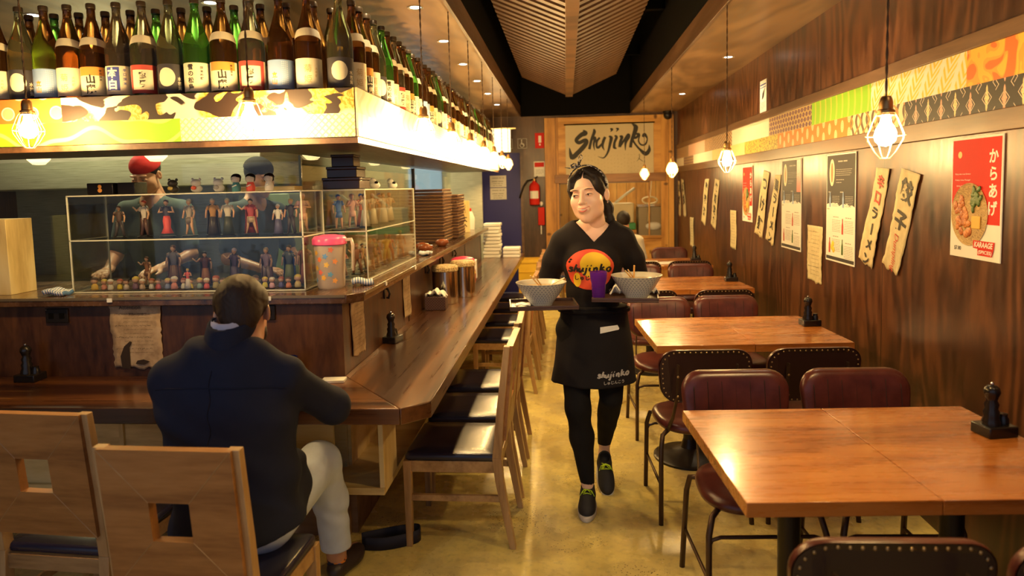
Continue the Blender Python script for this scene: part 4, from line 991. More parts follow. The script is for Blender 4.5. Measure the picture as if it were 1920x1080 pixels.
# counter things
m_perf = G('brown_patterned_box', .5); x, y, z = m_perf.xyz(); a_ = ((x+y+z)/.018).fract() < .5; c_ = ((x+y-z)/.018).fract() < .5; m_perf = m_perf.out(m_perf.mix(a_*c_, (.05, .022, .018), (.13, .06, .05)))
t = thing('napkin_box', 'brown patterned napkin box with white napkins on the bar counter', 'napkin box', (-.905, 4.60, .73), .05)
MB().box(-.072, .072, -.06, .06, 0, .095).build('box', m_perf, t, bevel=.004)
b = MB(); rr = random.Random(2)
def napk(u, v): return (-.068+.136*u+.01*math.sin(v*9), -.05+.1*v, .096+.035*math.sin(u*3.1)*(.6+.4*math.sin(v*7+u*4))+.012*math.sin(u*17))
b.grid(napk, 16, 12); b.build('napkins', m_white, t, smooth=180, solid=.006)
m_chrome = plain('polished_steel', (.62, .60, .52), .14, 1)
t = thing('steel_canister', 'tall shiny steel canister with a speckled lid on the bar counter', 'canister', (-.885, 4.86, .73), 0, 'steel canisters on the bar')
MB().lathe([(0, 0), (.092, 0), (.092, .235), (0, .235)], 40).build('drum', m_chrome, t, bevel=.003)
g_ = G('straw_lid', .6); x, y, z = g_.xyz(); MB().lathe([(.092, .235), (.097, .238), (.097, .262), (.085, .275), (.03, .279), (0, .279)], 40).build('lid', g_.out(g_.ramp(g_.noise(g_.vec(x, y, z), 120, 3), (.4, (.25, .15, .05)), (.6, (.66, .50, .26)))), t)
dup(t, (-.80, 5.16, .73), 0, 'second steel canister just behind the first, half hidden'); 
t = thing('snack_bag', 'pink topped white snack bag behind the steel canisters', 'bag', (-.83, 5.45, .73))
MB().ell((0, 0, .13), (.10, .09, .13), 16, 12).build('bag_body', G('patchy_bag', .5).out((.45, .13, .05)), t, smooth=180); MB().ell((-.01, -.01, .245), (.10, .085, .035), 16, 10).build('pink_lid', plain('hot_pink', (.75, .05, .16), .3), t, smooth=180)
MB().ell((.05, -.05, .15), (.045, .04, .03), 12, 8).build('yellow_patch', m_yellow, t, smooth=180); MB().box(.07, .10, -.02, .03, .1, .25).build('white_tag', m_white, t, bevel=.003)
b0 = MB(); b0.box(-.10, .10, -.11, .11, 0, .036)
tw = tag(b0.build('food_tray', m_white, None, bevel=.008), 'white stacked tray, bottom one of the tall pile on the counter end', 'tray', 'white trays piled on the counter end'); tw.location = (-.885, 8.1, .73)
low = ['second', 'third', 'fourth', 'fifth', 'sixth', 'seventh', 'eighth', 'ninth', 'tenth']
for i in range(9):
    o = tw.copy(); COL.objects.link(o); o.location = (-.885+.006*((i*7) % 3-1), 8.1, .73+.0415*(i+1)); o.rotation_euler = (0, 0, .05*((i*5) % 3-1)); o['label'] = f'white stacked tray, {low[i]} from the bottom of the tall pile on the counter end'
    o.scale = (1, 1, 1)
for i in range(3):
    o = tw.copy(); COL.objects.link(o); o.location = (-.655, 8.1, .73+.041*i); o['label'] = f'white folded towel tray, {["bottom", "middle", "top"][i]} of the short pile at the end of the counter'
# phone / paper and cup in front of the man
t = tag(MB().box(-.05, .05, -.03, .03, 0, .012).build('notepad', m_white, None, bevel=.002), 'small white notepad on the bar counter just right of the man', 'notepad'); t.location = (-1.02, 2.84, .73); t.rotation_euler = (0, 0, .1)
t = thing('drinking_glass', 'dark blue glass on the counter behind the man\'s arm', 'glass', (-1.215, 2.84, .73)); MB().lathe([(0, .004), (.028, 0), (.036, .11), (.033, .11), (.027, .008), (0, .008)], 24).build('tumbler', G('cobalt_glass', .08, Transmission_Weight=.5).out((.03, .03, .14)), t)
# sockets and hooks
for i, (x_, z_) in enumerate(((-2.34, 1.015), (-1.36, 1.02))):
    t = thing('power_socket', f'black double power socket on the bar front, {["left of the notice", "right of the seated man"][i]}', 'socket', (x_, 2.929, z_), 0, 'black sockets on the bar front')
    MB().box(-.055, .055, -.008, 0, -.033, .033).build('plate', m_iron, t, bevel=.003)
    for s_ in (-1, 1): b = MB(); b.box(s_*.026-.012, s_*.026+.012, -.010, -.008, -.012, .012); b.build('outlet', m_black, t)
    MB().box(-.052, -.046, -.009, -.0075, .026, .030).build('screw', m_chrome, t)
for i, y_ in enumerate((3.63, 4.72, 5.30, 5.9)):
    t = thing('bag_hook', f'{ordn[i]} black metal bag hook on the aisle side of the bar, from the corner', 'hook', (-.999, y_, 1.0), PI/2, 'black bag hooks')
    MB().box(-.016, .016, -.006, 0, -.035, .035).build('plate', m_iron, t); MB().tube([(0, -.006, .02), (0, -.02, .015), (0, -.03, -.01), (0, -.022, -.035), (0, -.012, -.03)], .006, 8).build('hook', m_iron, t, smooth=180)
for i, (x_, y_, rz) in enumerate(((-2.06, 2.897, 0), (-1.32, 2.897, 0), (-.906, 3.33, PI/2), (-.906, 4.0, PI/2))):
    tag(o := MB().box(-.012, .012, -.004, 0, -.006, .012).build('price_tag', m_white, None), ['tiny white tag on the ledge edge above the notice', 'tiny white tag on the ledge edge right of the man\'s head', 'tiny white tag at the ledge side near the corner', 'tiny white tag on the ledge side farther along'][i], 'tag', 'tiny ledge tags'); o.location = (x_, y_, 1.085); o.rotation_euler = (0, 0, rz)

# ================================================================ display cases and what is on the ledge
def case(label, loc_, x1, y1, mats=None):
    t = thing('display_case', label, 'display case', loc_, 0, 'clear two-tier display cases')
    H = .455
    b = MB(); b.box(0, x1, 0, .003, .0, H); b.build('front_pane', m_acryl, t); MB().box(0, .003, .003, y1, 0, H).build('side_pane', m_acryl, t); MB().box(x1-.003, x1, .003, y1, 0, H).build('side_pane', m_acryl, t)
    MB().box(.003, x1-.003, y1-.003, y1, 0, H).build('rear_pane', m_acryl, t)
    MB().box(0, x1, 0, y1, H, H+.004).build('top_pane', m_acryl, t); MB().box(.003, x1-.003, .003, y1-.003, .243, .247).build('middle_shelf', m_acryl, t)
    b = MB(); e = .0028
    for z_ in (0, .245, H):
        b.box(-e, x1+e, -e, e, z_-e, z_+e); b.box(-e, e, 0, y1, z_-e, z_+e); b.box(x1-e, x1+e, 0, y1, z_-e, z_+e)
    for x_ in (0, x1): b.box(x_-e, x_+e, -e, e, 0, H); b.box(x_-e, x_+e, y1-e, y1+e, 0, H)
    b.build('edge_strips', m_acedge, t); return t
case('long clear two-tier display case of figurines on the front ledge', (-2.335, 3.035, 1.105), 1.13, .27)
case('clear two-tier display case of figurines running along the aisle side', (-1.26, 3.36, 1.105), .255, 1.1)
_mc = {}
def col(c, rough=.45):
    k = tuple(c)
    if k not in _mc: _mc[k] = G('painted_'+'_'.join(str(int(v*100)) for v in c), rough).out(c)
    return _mc[k]
SKIN = (.62, .36, .22)
def figurine(label, loc_, h=.17, top=(.1, .1, .1), bottom=(.1, .1, .3), hair=(.05, .03, .02), kind='trousers', rz=0, cape=None, pose=0, group='figurines in the display cases', hat=None, base=True):
    t = thing('figurine', label, 'figurine', loc_, rz, group); s_ = h/1.0; b0_ = .03*h if base else 0
    def P(a): return tuple(v*h for v in a)
    if base: MB().lathe([(0, 0), (.20*h, 0), (.20*h, .028*h), (0, .03*h)], 20).build('stand', m_iron, t)
    rr = random.Random(hash(label) % 1000 if False else sum(map(ord, label))); sp = rr.uniform(.03, .09)
    bd = MB(); 
    bd.ell(P((0, 0, .90)), P((.058, .062, .072)), 12, 8); bd.tube([P((0, 0, .80)), P((0, 0, .86))], .022*h, 8)
    ax = [(-.12, .78), (.12, .78)]
    for i, (sx, sz) in enumerate(ax):
        g_ = 1 if i else -1
        poses = [[(sx, 0, sz), (sx+g_*.05, 0, .62), (sx+g_*.05, -.05, .48)], [(sx, 0, sz), (sx+g_*.07, -.02, .64), (sx-g_*.05, -.10, .66)], [(sx, 0, sz), (sx+g_*.10, -.03, .70), (sx+g_*.2, -.06, .80)]][(pose+i*(pose == 2)) % 3]
        bd.tube([P(p) for p in poses], [.033*h, .026*h, .02*h], 8)
    if kind == 'dress_short' or kind == 'shorts':
        for g_ in (-1, 1): bd.tube([P((g_*.05, 0, .5)), P((g_*(.05+sp*.5), -.02*g_, .27)), P((g_*(.05+sp), 0, .05))], [.05*h, .036*h, .022*h], 8)
    bd.build('body', col(SKIN), t, smooth=180)
    MB().ell(P((0, .012, .925)), P((.066, .068, .062)), 12, 8).build('hair', col(hair), t, smooth=180)
    tb = MB(); tb.tube([P((0, 0, .46)), P((0, 0, .56)), P((0, 0, .70)), P((0, 0, .79)), P((0, 0, .82))], [.085*h, .072*h, .10*h, .085*h, .03*h], 12, flat=.65, upv=(0, 1, 0))
    for g_ in (-1, 1): tb.tube([P((g_*.09, 0, .79)), P((g_*.145, 0, .69))], [.042*h, .038*h], 8)
    tb.build('top', col(top), t, smooth=180)
    if kind == 'trousers':
        for g_ in (-1, 1):
            MB().tube([P((g_*.05, 0, .5)), P((g_*(.05+sp*.6), -.03*g_, .27)), P((g_*(.055+sp), .0, .045))], [.062*h, .05*h, .042*h], 8).build('trouser_leg', col(bottom), t, smooth=180)
            MB().ell(P((g_*(.055+sp), -.025, .045)), P((.032, .055, .022)), 8, 6).build('shoe', m_iron, t, smooth=180)
    elif kind == 'robe': MB().lathe([(0, .04*h), (.15*h, .035*h), (.11*h, .3*h), (.085*h, .5*h), (0, .52*h)], 20, flute=.06, nf=8).build('robe_skirt', col(bottom), t, smooth=180)
    elif kind == 'dress_long': MB().lathe([(0, .1*h), (.15*h, .09*h), (.085*h, .25*h), (.10*h, .42*h), (.075*h, .55*h), (0, .56*h)], 20, flute=.05, nf=7).build('skirt', col(bottom), t, smooth=180)
    else: MB().lathe([(0, .36*h), (.10*h, .35*h), (.09*h, .5*h), (0, .52*h)], 16).build('skirt', col(bottom), t, smooth=180)
    if cape: MB().lathe([(.17*h, .05*h), (.14*h, .4*h), (.13*h, .7*h), (.07*h, .83*h)], 18, (0, .02*h, 0), a0=-.35, a1=PI+.35).build('cape', col(cape), t, smooth=180, solid=.002)
    if hat: MB().lathe([(0, 1.02*h), (.05*h, 1.01*h), (.055*h, .95*h), (.11*h, .945*h)], 16).build('hat', col(hat), t, smooth=180, solid=.001)
    return t
up = 1.3525; lo = 1.109
figs = [(-2.19, 'dark-coated figurine standing apart at the left end of the upper shelf', (.10, .06, .05), (.06, .05, .06), (.04, .02, .02), 'trousers', None, 0, .16, up),
 (-2.06, 'red-haired figurine in white shirt with a black cape, upper shelf', (.62, .55, .50), (.10, .05, .05), (.5, .06, .03), 'trousers', (.04, .03, .03), 2, .185, up),
 (-1.945, 'figurine in a long coral red dress on the upper shelf', (.05, .04, .06), (.72, .08, .06), (.03, .02, .02), 'dress_long', None, 1, .185, up),
 (-1.83, 'grey-haired figurine in an open grey coat and shorts, upper shelf', (.42, .36, .30), (.20, .16, .13), (.5, .45, .35), 'shorts', None, 0, .185, up),
 (-1.71, 'figurine with a gold-brown top and black skirt, upper shelf', (.50, .25, .06), (.04, .03, .03), (.40, .35, .30), 'robe', (.05, .04, .05), 0, .185, up),
 (-1.635, 'figurine in a cream shirt and dark green sash, upper shelf', (.66, .60, .48), (.05, .06, .04), (.45, .42, .30), 'robe', None, 0, .185, up),
 (-1.52, 'stocky figurine in red robe with bushy black hair, upper shelf', (.45, .06, .06), (.5, .38, .25), (.03, .02, .03), 'shorts', (.40, .05, .05), 2, .18, up),
 (-1.385, 'white cone-shaped ornament figurine with dark base, upper shelf', (.78, .74, .66), (.10, .10, .22), (.7, .68, .62), 'robe', None, 0, .15, up),
 (-1.32, 'slim figurine in a black suit, upper shelf', (.04, .03, .04), (.05, .04, .05), (.6, .42, .12), 'trousers', None, 0, .175, up),
 (-1.26, 'tall pale figurine with pink-white hair at the right end of the upper shelf', (.72, .45, .40), (.72, .4, .36), (.78, .6, .58), 'dress_short', None, 1, .20, up),
 (-2.07, 'brown robed figurine crouching low at the left of the lower shelf', (.30, .13, .06), (.22, .10, .06), (.10, .05, .03), 'shorts', None, 2, .15, lo),
 (-1.93, 'tall dark brown cloaked figurine in the middle of the lower shelf', (.16, .15, .18), (.14, .07, .05), (.12, .06, .04), 'robe', (.16, .06, .04), 0, .205, lo),
 (-1.77, 'broad black and red figurine on the lower shelf', (.12, .03, .03), (.30, .12, .06), (.03, .02, .02), 'robe', (.05, .03, .03), 2, .17, lo),
 (-1.62, 'lilac-haired dark figurine on the lower shelf, left of the man\'s head', (.10, .06, .12), (.08, .06, .12), (.50, .42, .55), 'robe', (.05, .05, .08), 2, .185, lo),
 (-1.46, 'purple-grey coated figurine behind the man\'s head, lower shelf', (.32, .22, .28), (.16, .12, .14), (.35, .28, .22), 'trousers', (.16, .10, .16), 0, .185, lo),
 (-1.345, 'figurine in a blue cape and green robe on the lower shelf', (.10, .12, .14), (.12, .16, .08), (.06, .05, .04), 'robe', (.03, .08, .30), 0, .195, lo),
 (-1.265, 'figurine in a mustard cape at the right end of the lower shelf', (.30, .10, .06), (.24, .08, .06), (.12, .06, .03), 'robe', (.55, .32, .06), 0, .205, lo)]
for x_, lb, tp, bt, hr, kd, cp, ps, h, z_ in figs: figurine(lb, (x_, 3.19 if z_ > 1.2 else 3.2, z_), h, tp, bt, hr, kd, random.Random(int(-x_*100)).uniform(-.3, .3), cp, ps)
mini_cols = [((.80, .55, .12), 'yellow'), ((.70, .30, .22), 'coral'), ((.75, .70, .60), 'cream'), ((.80, .60, .05), 'golden'), ((.60, .50, .42), 'beige'), ((.25, .14, .20), 'plum'), ((.55, .40, .30), 'tan'), ((.70, .66, .58), 'white'), ((.55, .10, .08), 'red'), ((.25, .30, .45), 'blue-grey'), ((.65, .25, .18), 'brick'), ((.80, .72, .50), 'ivory'),
             ((.82, .64, .06), 'bright yellow'), ((.30, .42, .36), 'sage'), ((.78, .12, .10), 'scarlet'), ((.45, .36, .12), 'olive'), ((.70, .45, .12), 'amber'), ((.40, .30, .35), 'mauve'), ((.85, .35, .08), 'orange'), ((.60, .30, .50), 'pinkish'), ((.35, .12, .10), 'maroon'), ((.82, .70, .08), 'lemon'), ((.80, .45, .50), 'pink'), ((.12, .12, .30), 'navy'), ((.75, .25, .10), 'rust'), ((.60, .46, .16), 'ochre')]
def mini(label, loc_, c, h=.05, hr=(.1, .06, .04)):
    t = thing('miniature_figure', label, 'figurine', loc_, 0, 'tiny figures on the floor of the display case')
    MB().lathe([(0, 0), (.22*h, 0), (.26*h, .1*h), (.22*h, .35*h), (.12*h, .5*h), (0, .52*h)], 12).build('body', col(c), t, smooth=180)
    MB().ell((0, 0, .70*h), (.25*h, .24*h, .24*h), 12, 8).build('head', col(SKIN), t, smooth=180); MB().ell((0, .04*h, .80*h), (.27*h, .25*h, .20*h), 12, 8).build('hair', col(hr), t, smooth=180)
for i, (c, nm_) in enumerate(mini_cols):
    x_ = -2.265+i*.040; mini(f'tiny {nm_} figure in the front line of the lower shelf of the display case', (x_, 3.085+.012*(i % 2), lo), c, .052 if i % 5 else .062, [(.1, .06, .04), (.65, .5, .1), (.75, .7, .6), (.4, .1, .05)][i % 4])
t = figurine('striped red and white shirt figurine standing among the tiny figures', (-1.79, 3.075, lo), .10, (.78, .12, .10), (.75, .70, .60), (.55, .38, .10), 'robe', 0, None, 1)
rr = random.Random(8)
side = [((.10, .22, .55), 'blue'), ((.75, .45, .36), 'flesh pink'), ((.78, .70, .55), 'cream'), ((.60, .20, .08), 'rust red'), ((.75, .66, .50), 'beige'), ((.70, .62, .48), 'sand'), ((.55, .30, .15), 'brown'), ((.72, .60, .40), 'straw')]
for i, (c, nm_) in enumerate(side):
    figurine(f'{nm_} robed figurine on the upper shelf of the aisle-side case', (-1.17+.03*(i % 3), 3.44+i*.13, up), .19, c, c, [(.05, .1, .4), (.5, .2, .1), (.1, .06, .04)][i % 3], 'dress_short' if i < 2 else 'robe', PI/4, None, i % 3)
side = [((.50, .10, .06), 'dark red'), ((.30, .12, .06), 'brown-red'), ((.10, .12, .16), 'slate'), ((.60, .36, .14), 'tan'), ((.20, .24, .10), 'olive'), ((.65, .50, .10), 'mustard'), ((.16, .20, .40), 'denim blue'), ((.60, .15, .10), 'tomato'), ((.55, .40, .25), 'wheat')]
for i, (c, nm_) in enumerate(side):
    figurine(f'{nm_} figurine on the lower shelf of the aisle-side case', (-1.16+.04*(i % 3), 3.44+i*.115, lo), .15+.02*(i % 3), c, tuple(v*.6 for v in c), [(.05, .04, .04), (.5, .2, .1), (.6, .5, .1)][i % 3], 'trousers' if i % 2 else 'shorts', PI/4, None, (i+1) % 3)
# on top of the long case
TOP = 1.5645
m_lacq = plain('black_lacquer', (.012, .010, .010), .12)
for i, (x_, w_) in enumerate(((-2.20, .13), (-2.07, .085))):
    t = thing('lacquer_box', ['black lacquer box with an orange mark, on top of the long display case', 'small plain black lacquer box on the long display case'][i], 'box', (x_, 3.13, TOP), 0, 'black lacquer boxes on the case')
    MB().box(-w_/2, w_/2, -.05, .05, 0, .055).build('box', m_lacq, t, bevel=.003)
    if i == 0: b = MB(); b.ell((0, -.0505, .038), (.010, .0008, .010), 10, 6); b.ell((0, -.0505, .020), (.012, .0008, .010), 10, 6); b.build('orange_mark', m_orangelab, t, smooth=180)
def round_toy(label, x_, c, c2): 
    t = thing('round_ornament', label, 'ornament', (x_, 3.12, TOP), 0, 'round animal ornaments on the case')
    MB().ell((0, 0, .018), (.026, .024, .019), 14, 10).build('body', col(c), t, smooth=180); h_ = MB().ell((0, -.004, .045), (.023, .022, .018), 14, 10).build('head', col(c), t, smooth=180)
    for s_ in (-1, 1): MB().ell((s_*.018, 0, .062), (.007, .006, .007), 8, 6).build('ear', col(c), t, smooth=180)
    MB().ell((0, -.026, .022), (.014, .006, .010), 10, 6).build('bib', col(c2), t, smooth=180)
round_toy('black and gold round ornament on the long display case', -1.86, (.05, .04, .03), (.55, .4, .1)); round_toy('white round ornament with a red bib on the long display case', -1.745, (.80, .76, .70), (.65, .10, .05)); round_toy('second white round ornament with grey bib on the long display case', -1.635, (.78, .76, .72), (.4, .38, .36))
t = tag(MB().box(-.15, .15, -.05, .05, 0, .02).build('wooden_tray', m_palepine, None, bevel=.002), 'pale wooden tray lying on top of the long display case', 'tray'); t.location = (-1.43, 3.2, TOP)
def kokeshi(label, loc_, c):
    t = thing('kokeshi_doll', label, 'doll', loc_, 0, 'wooden dolls on the display case')
    MB().lathe([(0, 0), (.019, 0), (.021, .02), (.015, .04), (.012, .045), (0, .045)], 20).build('body', col(c), t, smooth=50); MB().ell((0, 0, .058), (.022, .021, .020), 16, 10).build('head', col((.82, .74, .62)), t, smooth=180)
    MB().ell((0, .004, .067), (.0235, .0215, .017), 16, 10).build('hair', m_lacq, t, smooth=180); MB().tube([(-.010, -.019, .022), (.010, -.019, .030)], .003, 6).build('sash', m_white, t, smooth=180)
    MB().ell((.018, 0, .06), (.007, .006, .016), 8, 6).build('side_hair', m_lacq, t, smooth=180); MB().ell((-.018, 0, .06), (.007, .006, .016), 8, 6).build('side_hair', m_lacq, t, smooth=180)
for x_, c, lb in ((-1.545, (.05, .22, .26), 'teal wooden doll with a black bob, left one of three on the display case'), (-1.475, (.72, .08, .06), 'red wooden doll with a black bob, middle one on the display case'), (-1.385, (.75, .70, .62), 'white wooden doll, right one of three on the display case')): kokeshi(lb, (x_, 3.11, TOP), c)
# stack of black boxes on the side case
for i, (w_, z_, h) in enumerate(((.19, 0, .058), (.155, .0585, .055), (.115, .114, .062))):
    t = thing('lacquer_box', ['bottom box of the dark lacquer stack on the aisle-side case', 'middle box of the dark lacquer stack on the aisle-side case', 'top box of the dark lacquer stack on the aisle-side case'][i], 'box', (-1.13, 3.47, TOP+z_), .0, 'stacked dark lacquer boxes')
    MB().box(-w_/2, w_/2, -w_/2, w_/2, 0, h-.014).build('box', plain('dark_brown_lacquer', (.035, .018, .012), .15), t, bevel=.003); MB().box(-w_/2-.003, w_/2+.003, -w_/2-.003, w_/2+.003, h-.014, h).build('lid', plain('dark_brown_lacquer', (.035, .018, .012), .15), t, bevel=.003)
for i, y_ in enumerate((3.85, 4.25)):
    t = thing('cat_ornament', f'{["nearer", "farther"][i]} small white cat ornament with black spots on the aisle-side case', 'ornament', (-1.09, y_, TOP), 0, 'white cat ornaments'); MB().ell((0, 0, .02), (.032, .026, .022), 12, 8).build('body', m_white, t, smooth=180); MB().ell((-.012, -.006, .045), (.022, .02, .018), 12, 8).build('head', m_white, t, smooth=180); MB().ell((.012, -.012, .034), (.012, .012, .010), 8, 6).build('black_spot', m_lacq, t, smooth=180)
# pitcher
t = thing('plastic_pitcher', 'translucent plastic pitcher with a pink lid and flower prints on the ledge corner', 'pitcher', (-1.115, 3.13, 1.10))
g_ = G('frosted_plastic', .3); g_.set(Transmission_Weight=.45, Alpha=.9); m_fr = g_.out((.85, .72, .60)); m_pink = plain('pink_plastic', (.85, .10, .28), .3)
bd = MB().lathe([(0, .004), (.058, 0), (.064, .01), (.074, .215), (.071, .215), (.061, .012), (0, .008)], 32).build('body', m_fr, t, smooth=50)
MB().lathe([(.076, .205), (.080, .208), (.080, .232), (.070, .245), (.03, .252), (0, .252)], 32).build('lid', m_pink, t, smooth=50)
MB().tube([(.068, 0, .225), (.105, 0, .228), (.112, 0, .20), (.108, 0, .08)], [.012, .012, .011, .008], 8, flat=.7).build('handle', m_fr, t, smooth=180)
wp = cylwarp(.0715); fl = [(-.05, .16, (.85, .45, .05)), (-.03, .13, (.80, .20, .05)), (.0, .145, (.15, .35, .65)), (-.05, .09, (.85, .5, .05)), (.005, .105, (.85, .55, .1)), (-.028, .07, (.8, .15, .1)), (.02, .06, (.15, .4, .6)), (-.012, .045, (.85, .45, .05)), (.045, .12, (.8, .3, .1)), (.04, .03, (.85, .4, .1)), (-.06, .03, (.2, .4, .6)), (.028, .175, (.8, .2, .1))]
for u, v, c in fl:
    b = MB()
    r = .062+.047*v+.0012; w2 = cylwarp(r+.0016)
    V = [(0, 0)]+[((.011+.003*math.cos(5*a))*math.cos(a), (.011+.003*math.cos(5*a))*math.sin(a)) for a in (2*PI*k/30 for k in range(30))]; put2d(b, V, [(0, 1+k, 1+(k+1) % 30) for k in range(30)], u, v+.01, 0, 0, w2); fo = b.build('flower_print', col(c), bd, smooth=0)
# folded cloth, dishes on the side ledge
def cloth(label, pos, rz): 
    t = tag(MB().grid(lambda u, v: (-.05+.1*u, -.035+.07*v, .012+.006*math.sin(u*6)+.004*math.sin(v*8)), 12, 8).build('folded_cloth', m_cloth, None, smooth=180, solid=.02), label, 'cloth', 'folded blue and white cloths'); t.location = pos; t.rotation_euler = (0, 0, rz)
g_ = G('blue_striped_cloth', .8); x, y, z = g_.xyz(); m_cloth = g_.out(g_.mix((x/.012).fract() < .4, (.72, .72, .70), (.10, .22, .45)))
cloth('folded blue striped cloth on the ledge beside the pitcher', (-.985, 3.20, 1.105), .3); cloth('folded blue striped cloth on the ledge past the display case', (-.97, 4.62, 1.105), 1.5); cloth('folded blue cloth under the left end of the long display case front', (-2.37, 2.98, 1.105), 0)
for i in range(5):
    t = tag(MB().lathe([(0, .006), (.035, 0), (.065, .03), (.067, .036), (.060, .034), (.03, .012), (0, .012)], 28).build('small_bowl', m_white, None, smooth=60), f'small white bowl, {["bottom", "second", "third", "fourth", "top"][i]} of the pile at the end of the aisle-side case', 'bowl', 'small white bowls'); t.location = (-1.14, 4.75, 1.10+.026*i)
for i, (x_, y_) in enumerate(((-1.08, 5.02), (-.99, 5.35), (-1.02, 4.86))):
    t = tag(MB().lathe([(0, .0), (.03, .0), (.055, .03), (.05, .05), (.02, .06), (0, .062)], 24).build('lidded_bowl', plain('red_brown_lacquer', (.22, .06, .02), .2), None, smooth=60), f'red-brown lidded lacquer bowl on the side ledge, {["middle one", "farthest one", "nearest one"][i]}', 'bowl', 'red-brown lidded bowls'); t.location = (x_, y_, 1.10)
# tray stacks
m_tray = plain('brown_tray', (.06, .026, .014), .35); m_trayrim = plain('worn_tray_rim', (.30, .15, .06), .4)
def stray(loc_, lb):
    t = thing('serving_tray', lb, 'tray', loc_, 0, 'brown serving trays stacked on the ledge'); MB().box(-.145, .145, -.2, .2, .004, .024).build('tray_body', m_tray, t, bevel=.003); MB().box(-.150, .150, -.205, .205, .022, .0262).build('rim', m_trayrim, t, bevel=.001); return t
st = stray((-1.17, 5.86, 1.10), 'brown serving tray at the bottom of the nearer tall stack')
for i in range(1, 17): dup(st, (-1.17+.003*((i*5) % 4-1.5), 5.86, 1.10+.0268*i), .01*((i*3) % 3-1), f'brown serving tray, {ordn[i] if i < 12 else ["thirteenth", "fourteenth", "fifteenth", "sixteenth", "topmost"][i-12]} from the bottom of the nearer tall stack')
for i in range(15): dup(st, (-1.13+.003*((i*7) % 4-1.5), 6.36, 1.10+.0268*i), .01*((i*5) % 3-1), f'brown serving tray, {ordn[i] if i < 12 else ["thirteenth", "fourteenth", "topmost"][i-12]} from the bottom of the farther tall stack')
# upright wooden boxes
def wbox(label, pos, w_, d_, h, chars, rz=0):
    t = thing('wooden_sake_box', label, 'box', pos, rz, 'upright pale wooden boxes with brush writing'); MB().box(-w_/2, w_/2, -d_/2, d_/2, 0, h).build('box', m_palepinez, t, bevel=.002)
    b = MB(); column(b, chars, 0, h*.55, h*.24, y=-d_/2-.001, bold=.03); b.build('brush_writing', m_ink, t, smooth=0); b = MB(); column(b, '純米大吟醸', w_*.12, h*.88, h*.05, y=-d_/2-.001, bold=.01); b.build('small_writing', m_ink, t, smooth=0)
wbox('pale wooden sake box standing on the ledge at the left edge of the photo', (-2.73, 3.09, 1.10), .20, .16, .36, '一吟', 0)
wbox('pale wooden sake box standing behind the stacked trays', (-1.10, 7.10, 1.10), .14, .12, .33, '大吟', PI/5)
t = thing('white_jug', 'white jug with a red cap on the ledge beyond the wooden box', 'jug', (-1.08, 7.6, 1.10)); MB().lathe([(0, 0), (.05, 0), (.055, .12), (.03, .19), (.02, .20), (0, .20)], 20).build('body', m_white, t, smooth=50); MB().lathe([(0, .2), (.02, .2), (.02, .235), (0, .235)], 16).build('cap', m_red, t)

# ================================================================ back wall items
t = thing('door_notice', 'two white printed notices taped on the blue door', 'notice', (-.99, 10.016, 1.56))
for z_ in (-.175, .005): b = MB().box(-.12, .12, -.004, 0, z_, z_+.17).build('sheet', m_white, t); b2 = MB(); bars(b2, 0, z_+.13, .18, 2, .05, .010, -.006, 2); bars(b2, 0, z_+.05, .15, 2, .03, .008, -.006, 3); b2.build('small_print', m_print, t, smooth=0)
m_sign = plain('sign_brown', (.10, .06, .04), .5)
def pict(label, x_, kind):
    t = thing('toilet_sign', label, 'sign', (x_, 9.996, 2.19), 0, 'toilet pictogram signs'); MB().box(-.07, .07, -.006, 0, -.075, .075).build('plate', m_sign, t, bevel=.002)
    b = MB(); e = -.0075
    for z_ in (-.071, .067): b.box(-.067, .067, e, -.006, z_, z_+.004)
    for x2 in (-.067, .063): b.box(x2, x2+.004, e, -.006, -.071, .071)
    if kind == 'man':
        b.prism([(.012*math.cos(k*PI/8), .045+.012*math.sin(k*PI/8)) for k in range(16)], e, -.006, 'y'); b.box(-.02, .02, e, -.006, -.01, .03); b.box(-.016, -.002, e, -.006, -.06, -.01); b.box(.002, .016, e, -.006, -.06, -.01)
    elif kind == 'woman': b.prism([(.012*math.cos(k*PI/8), .045+.012*math.sin(k*PI/8)) for k in range(16)], e, -.006, 'y'); b.prism([(-.01, .03), (.01, .03), (.03, -.03), (-.03, -.03)], e, -.006, 'y'); b.box(-.012, .012, e, -.006, -.06, -.03)
    else:
        b.prism([(-.01+.009*math.cos(k*PI/8), .048+.009*math.sin(k*PI/8)) for k in range(16)], e, -.006, 'y'); b.box(-.016, -.006, e, -.006, -.01, .036); b.box(-.012, .02, e, -.006, -.014, -.006); b.box(.014, .022, e, -.006, -.04, -.01)
        n = 20; b.raw([((r*math.cos(2*PI*k/n))-.004, e, r*math.sin(2*PI*k/n)-.025) for r in (.026, .032) for k in range(n)], [(k, (k+1) % n, n+(k+1) % n, n+k) for k in range(n)])
    b.build('pictogram', m_white, t, smooth=0)
pict('small brown sign with a white standing figure above the blue door', -.83, 'man'); pict('small brown sign with a white wheelchair symbol above the blue door', -.62, 'chair'); pict('small brown sign with a white skirted figure, partly behind the pendants', -1.02, 'woman')
t = thing('fire_sign', 'red and white fire extinguisher sign high on the back wall', 'sign', (-.365, 9.996, 2.225)); MB().box(-.07, .065, -.005, 0, -.11, .11).build('plate', m_red, t); b = MB(); b.box(-.02, .02, -.0065, -.005, -.03, .07); b.box(-.01, .01, -.0065, -.005, -.07, -.045); b.build('white_mark', m_white, t)
t = thing('fire_notice', 'white notice with red heading above the extinguisher', 'notice', (-.37, 9.996, 1.815)); MB().box(-.09, .07, -.005, 0, -.11, .11).build('plate', m_white, t); b = MB(); b.box(-.08, .06, -.0065, -.005, .03, .095); b.build('red_heading', m_red, t); b = MB(); bars(b, 0, -.01, .12, 4, .02, .006, -.006, 4); b.build('small_print', m_print, t, smooth=0)
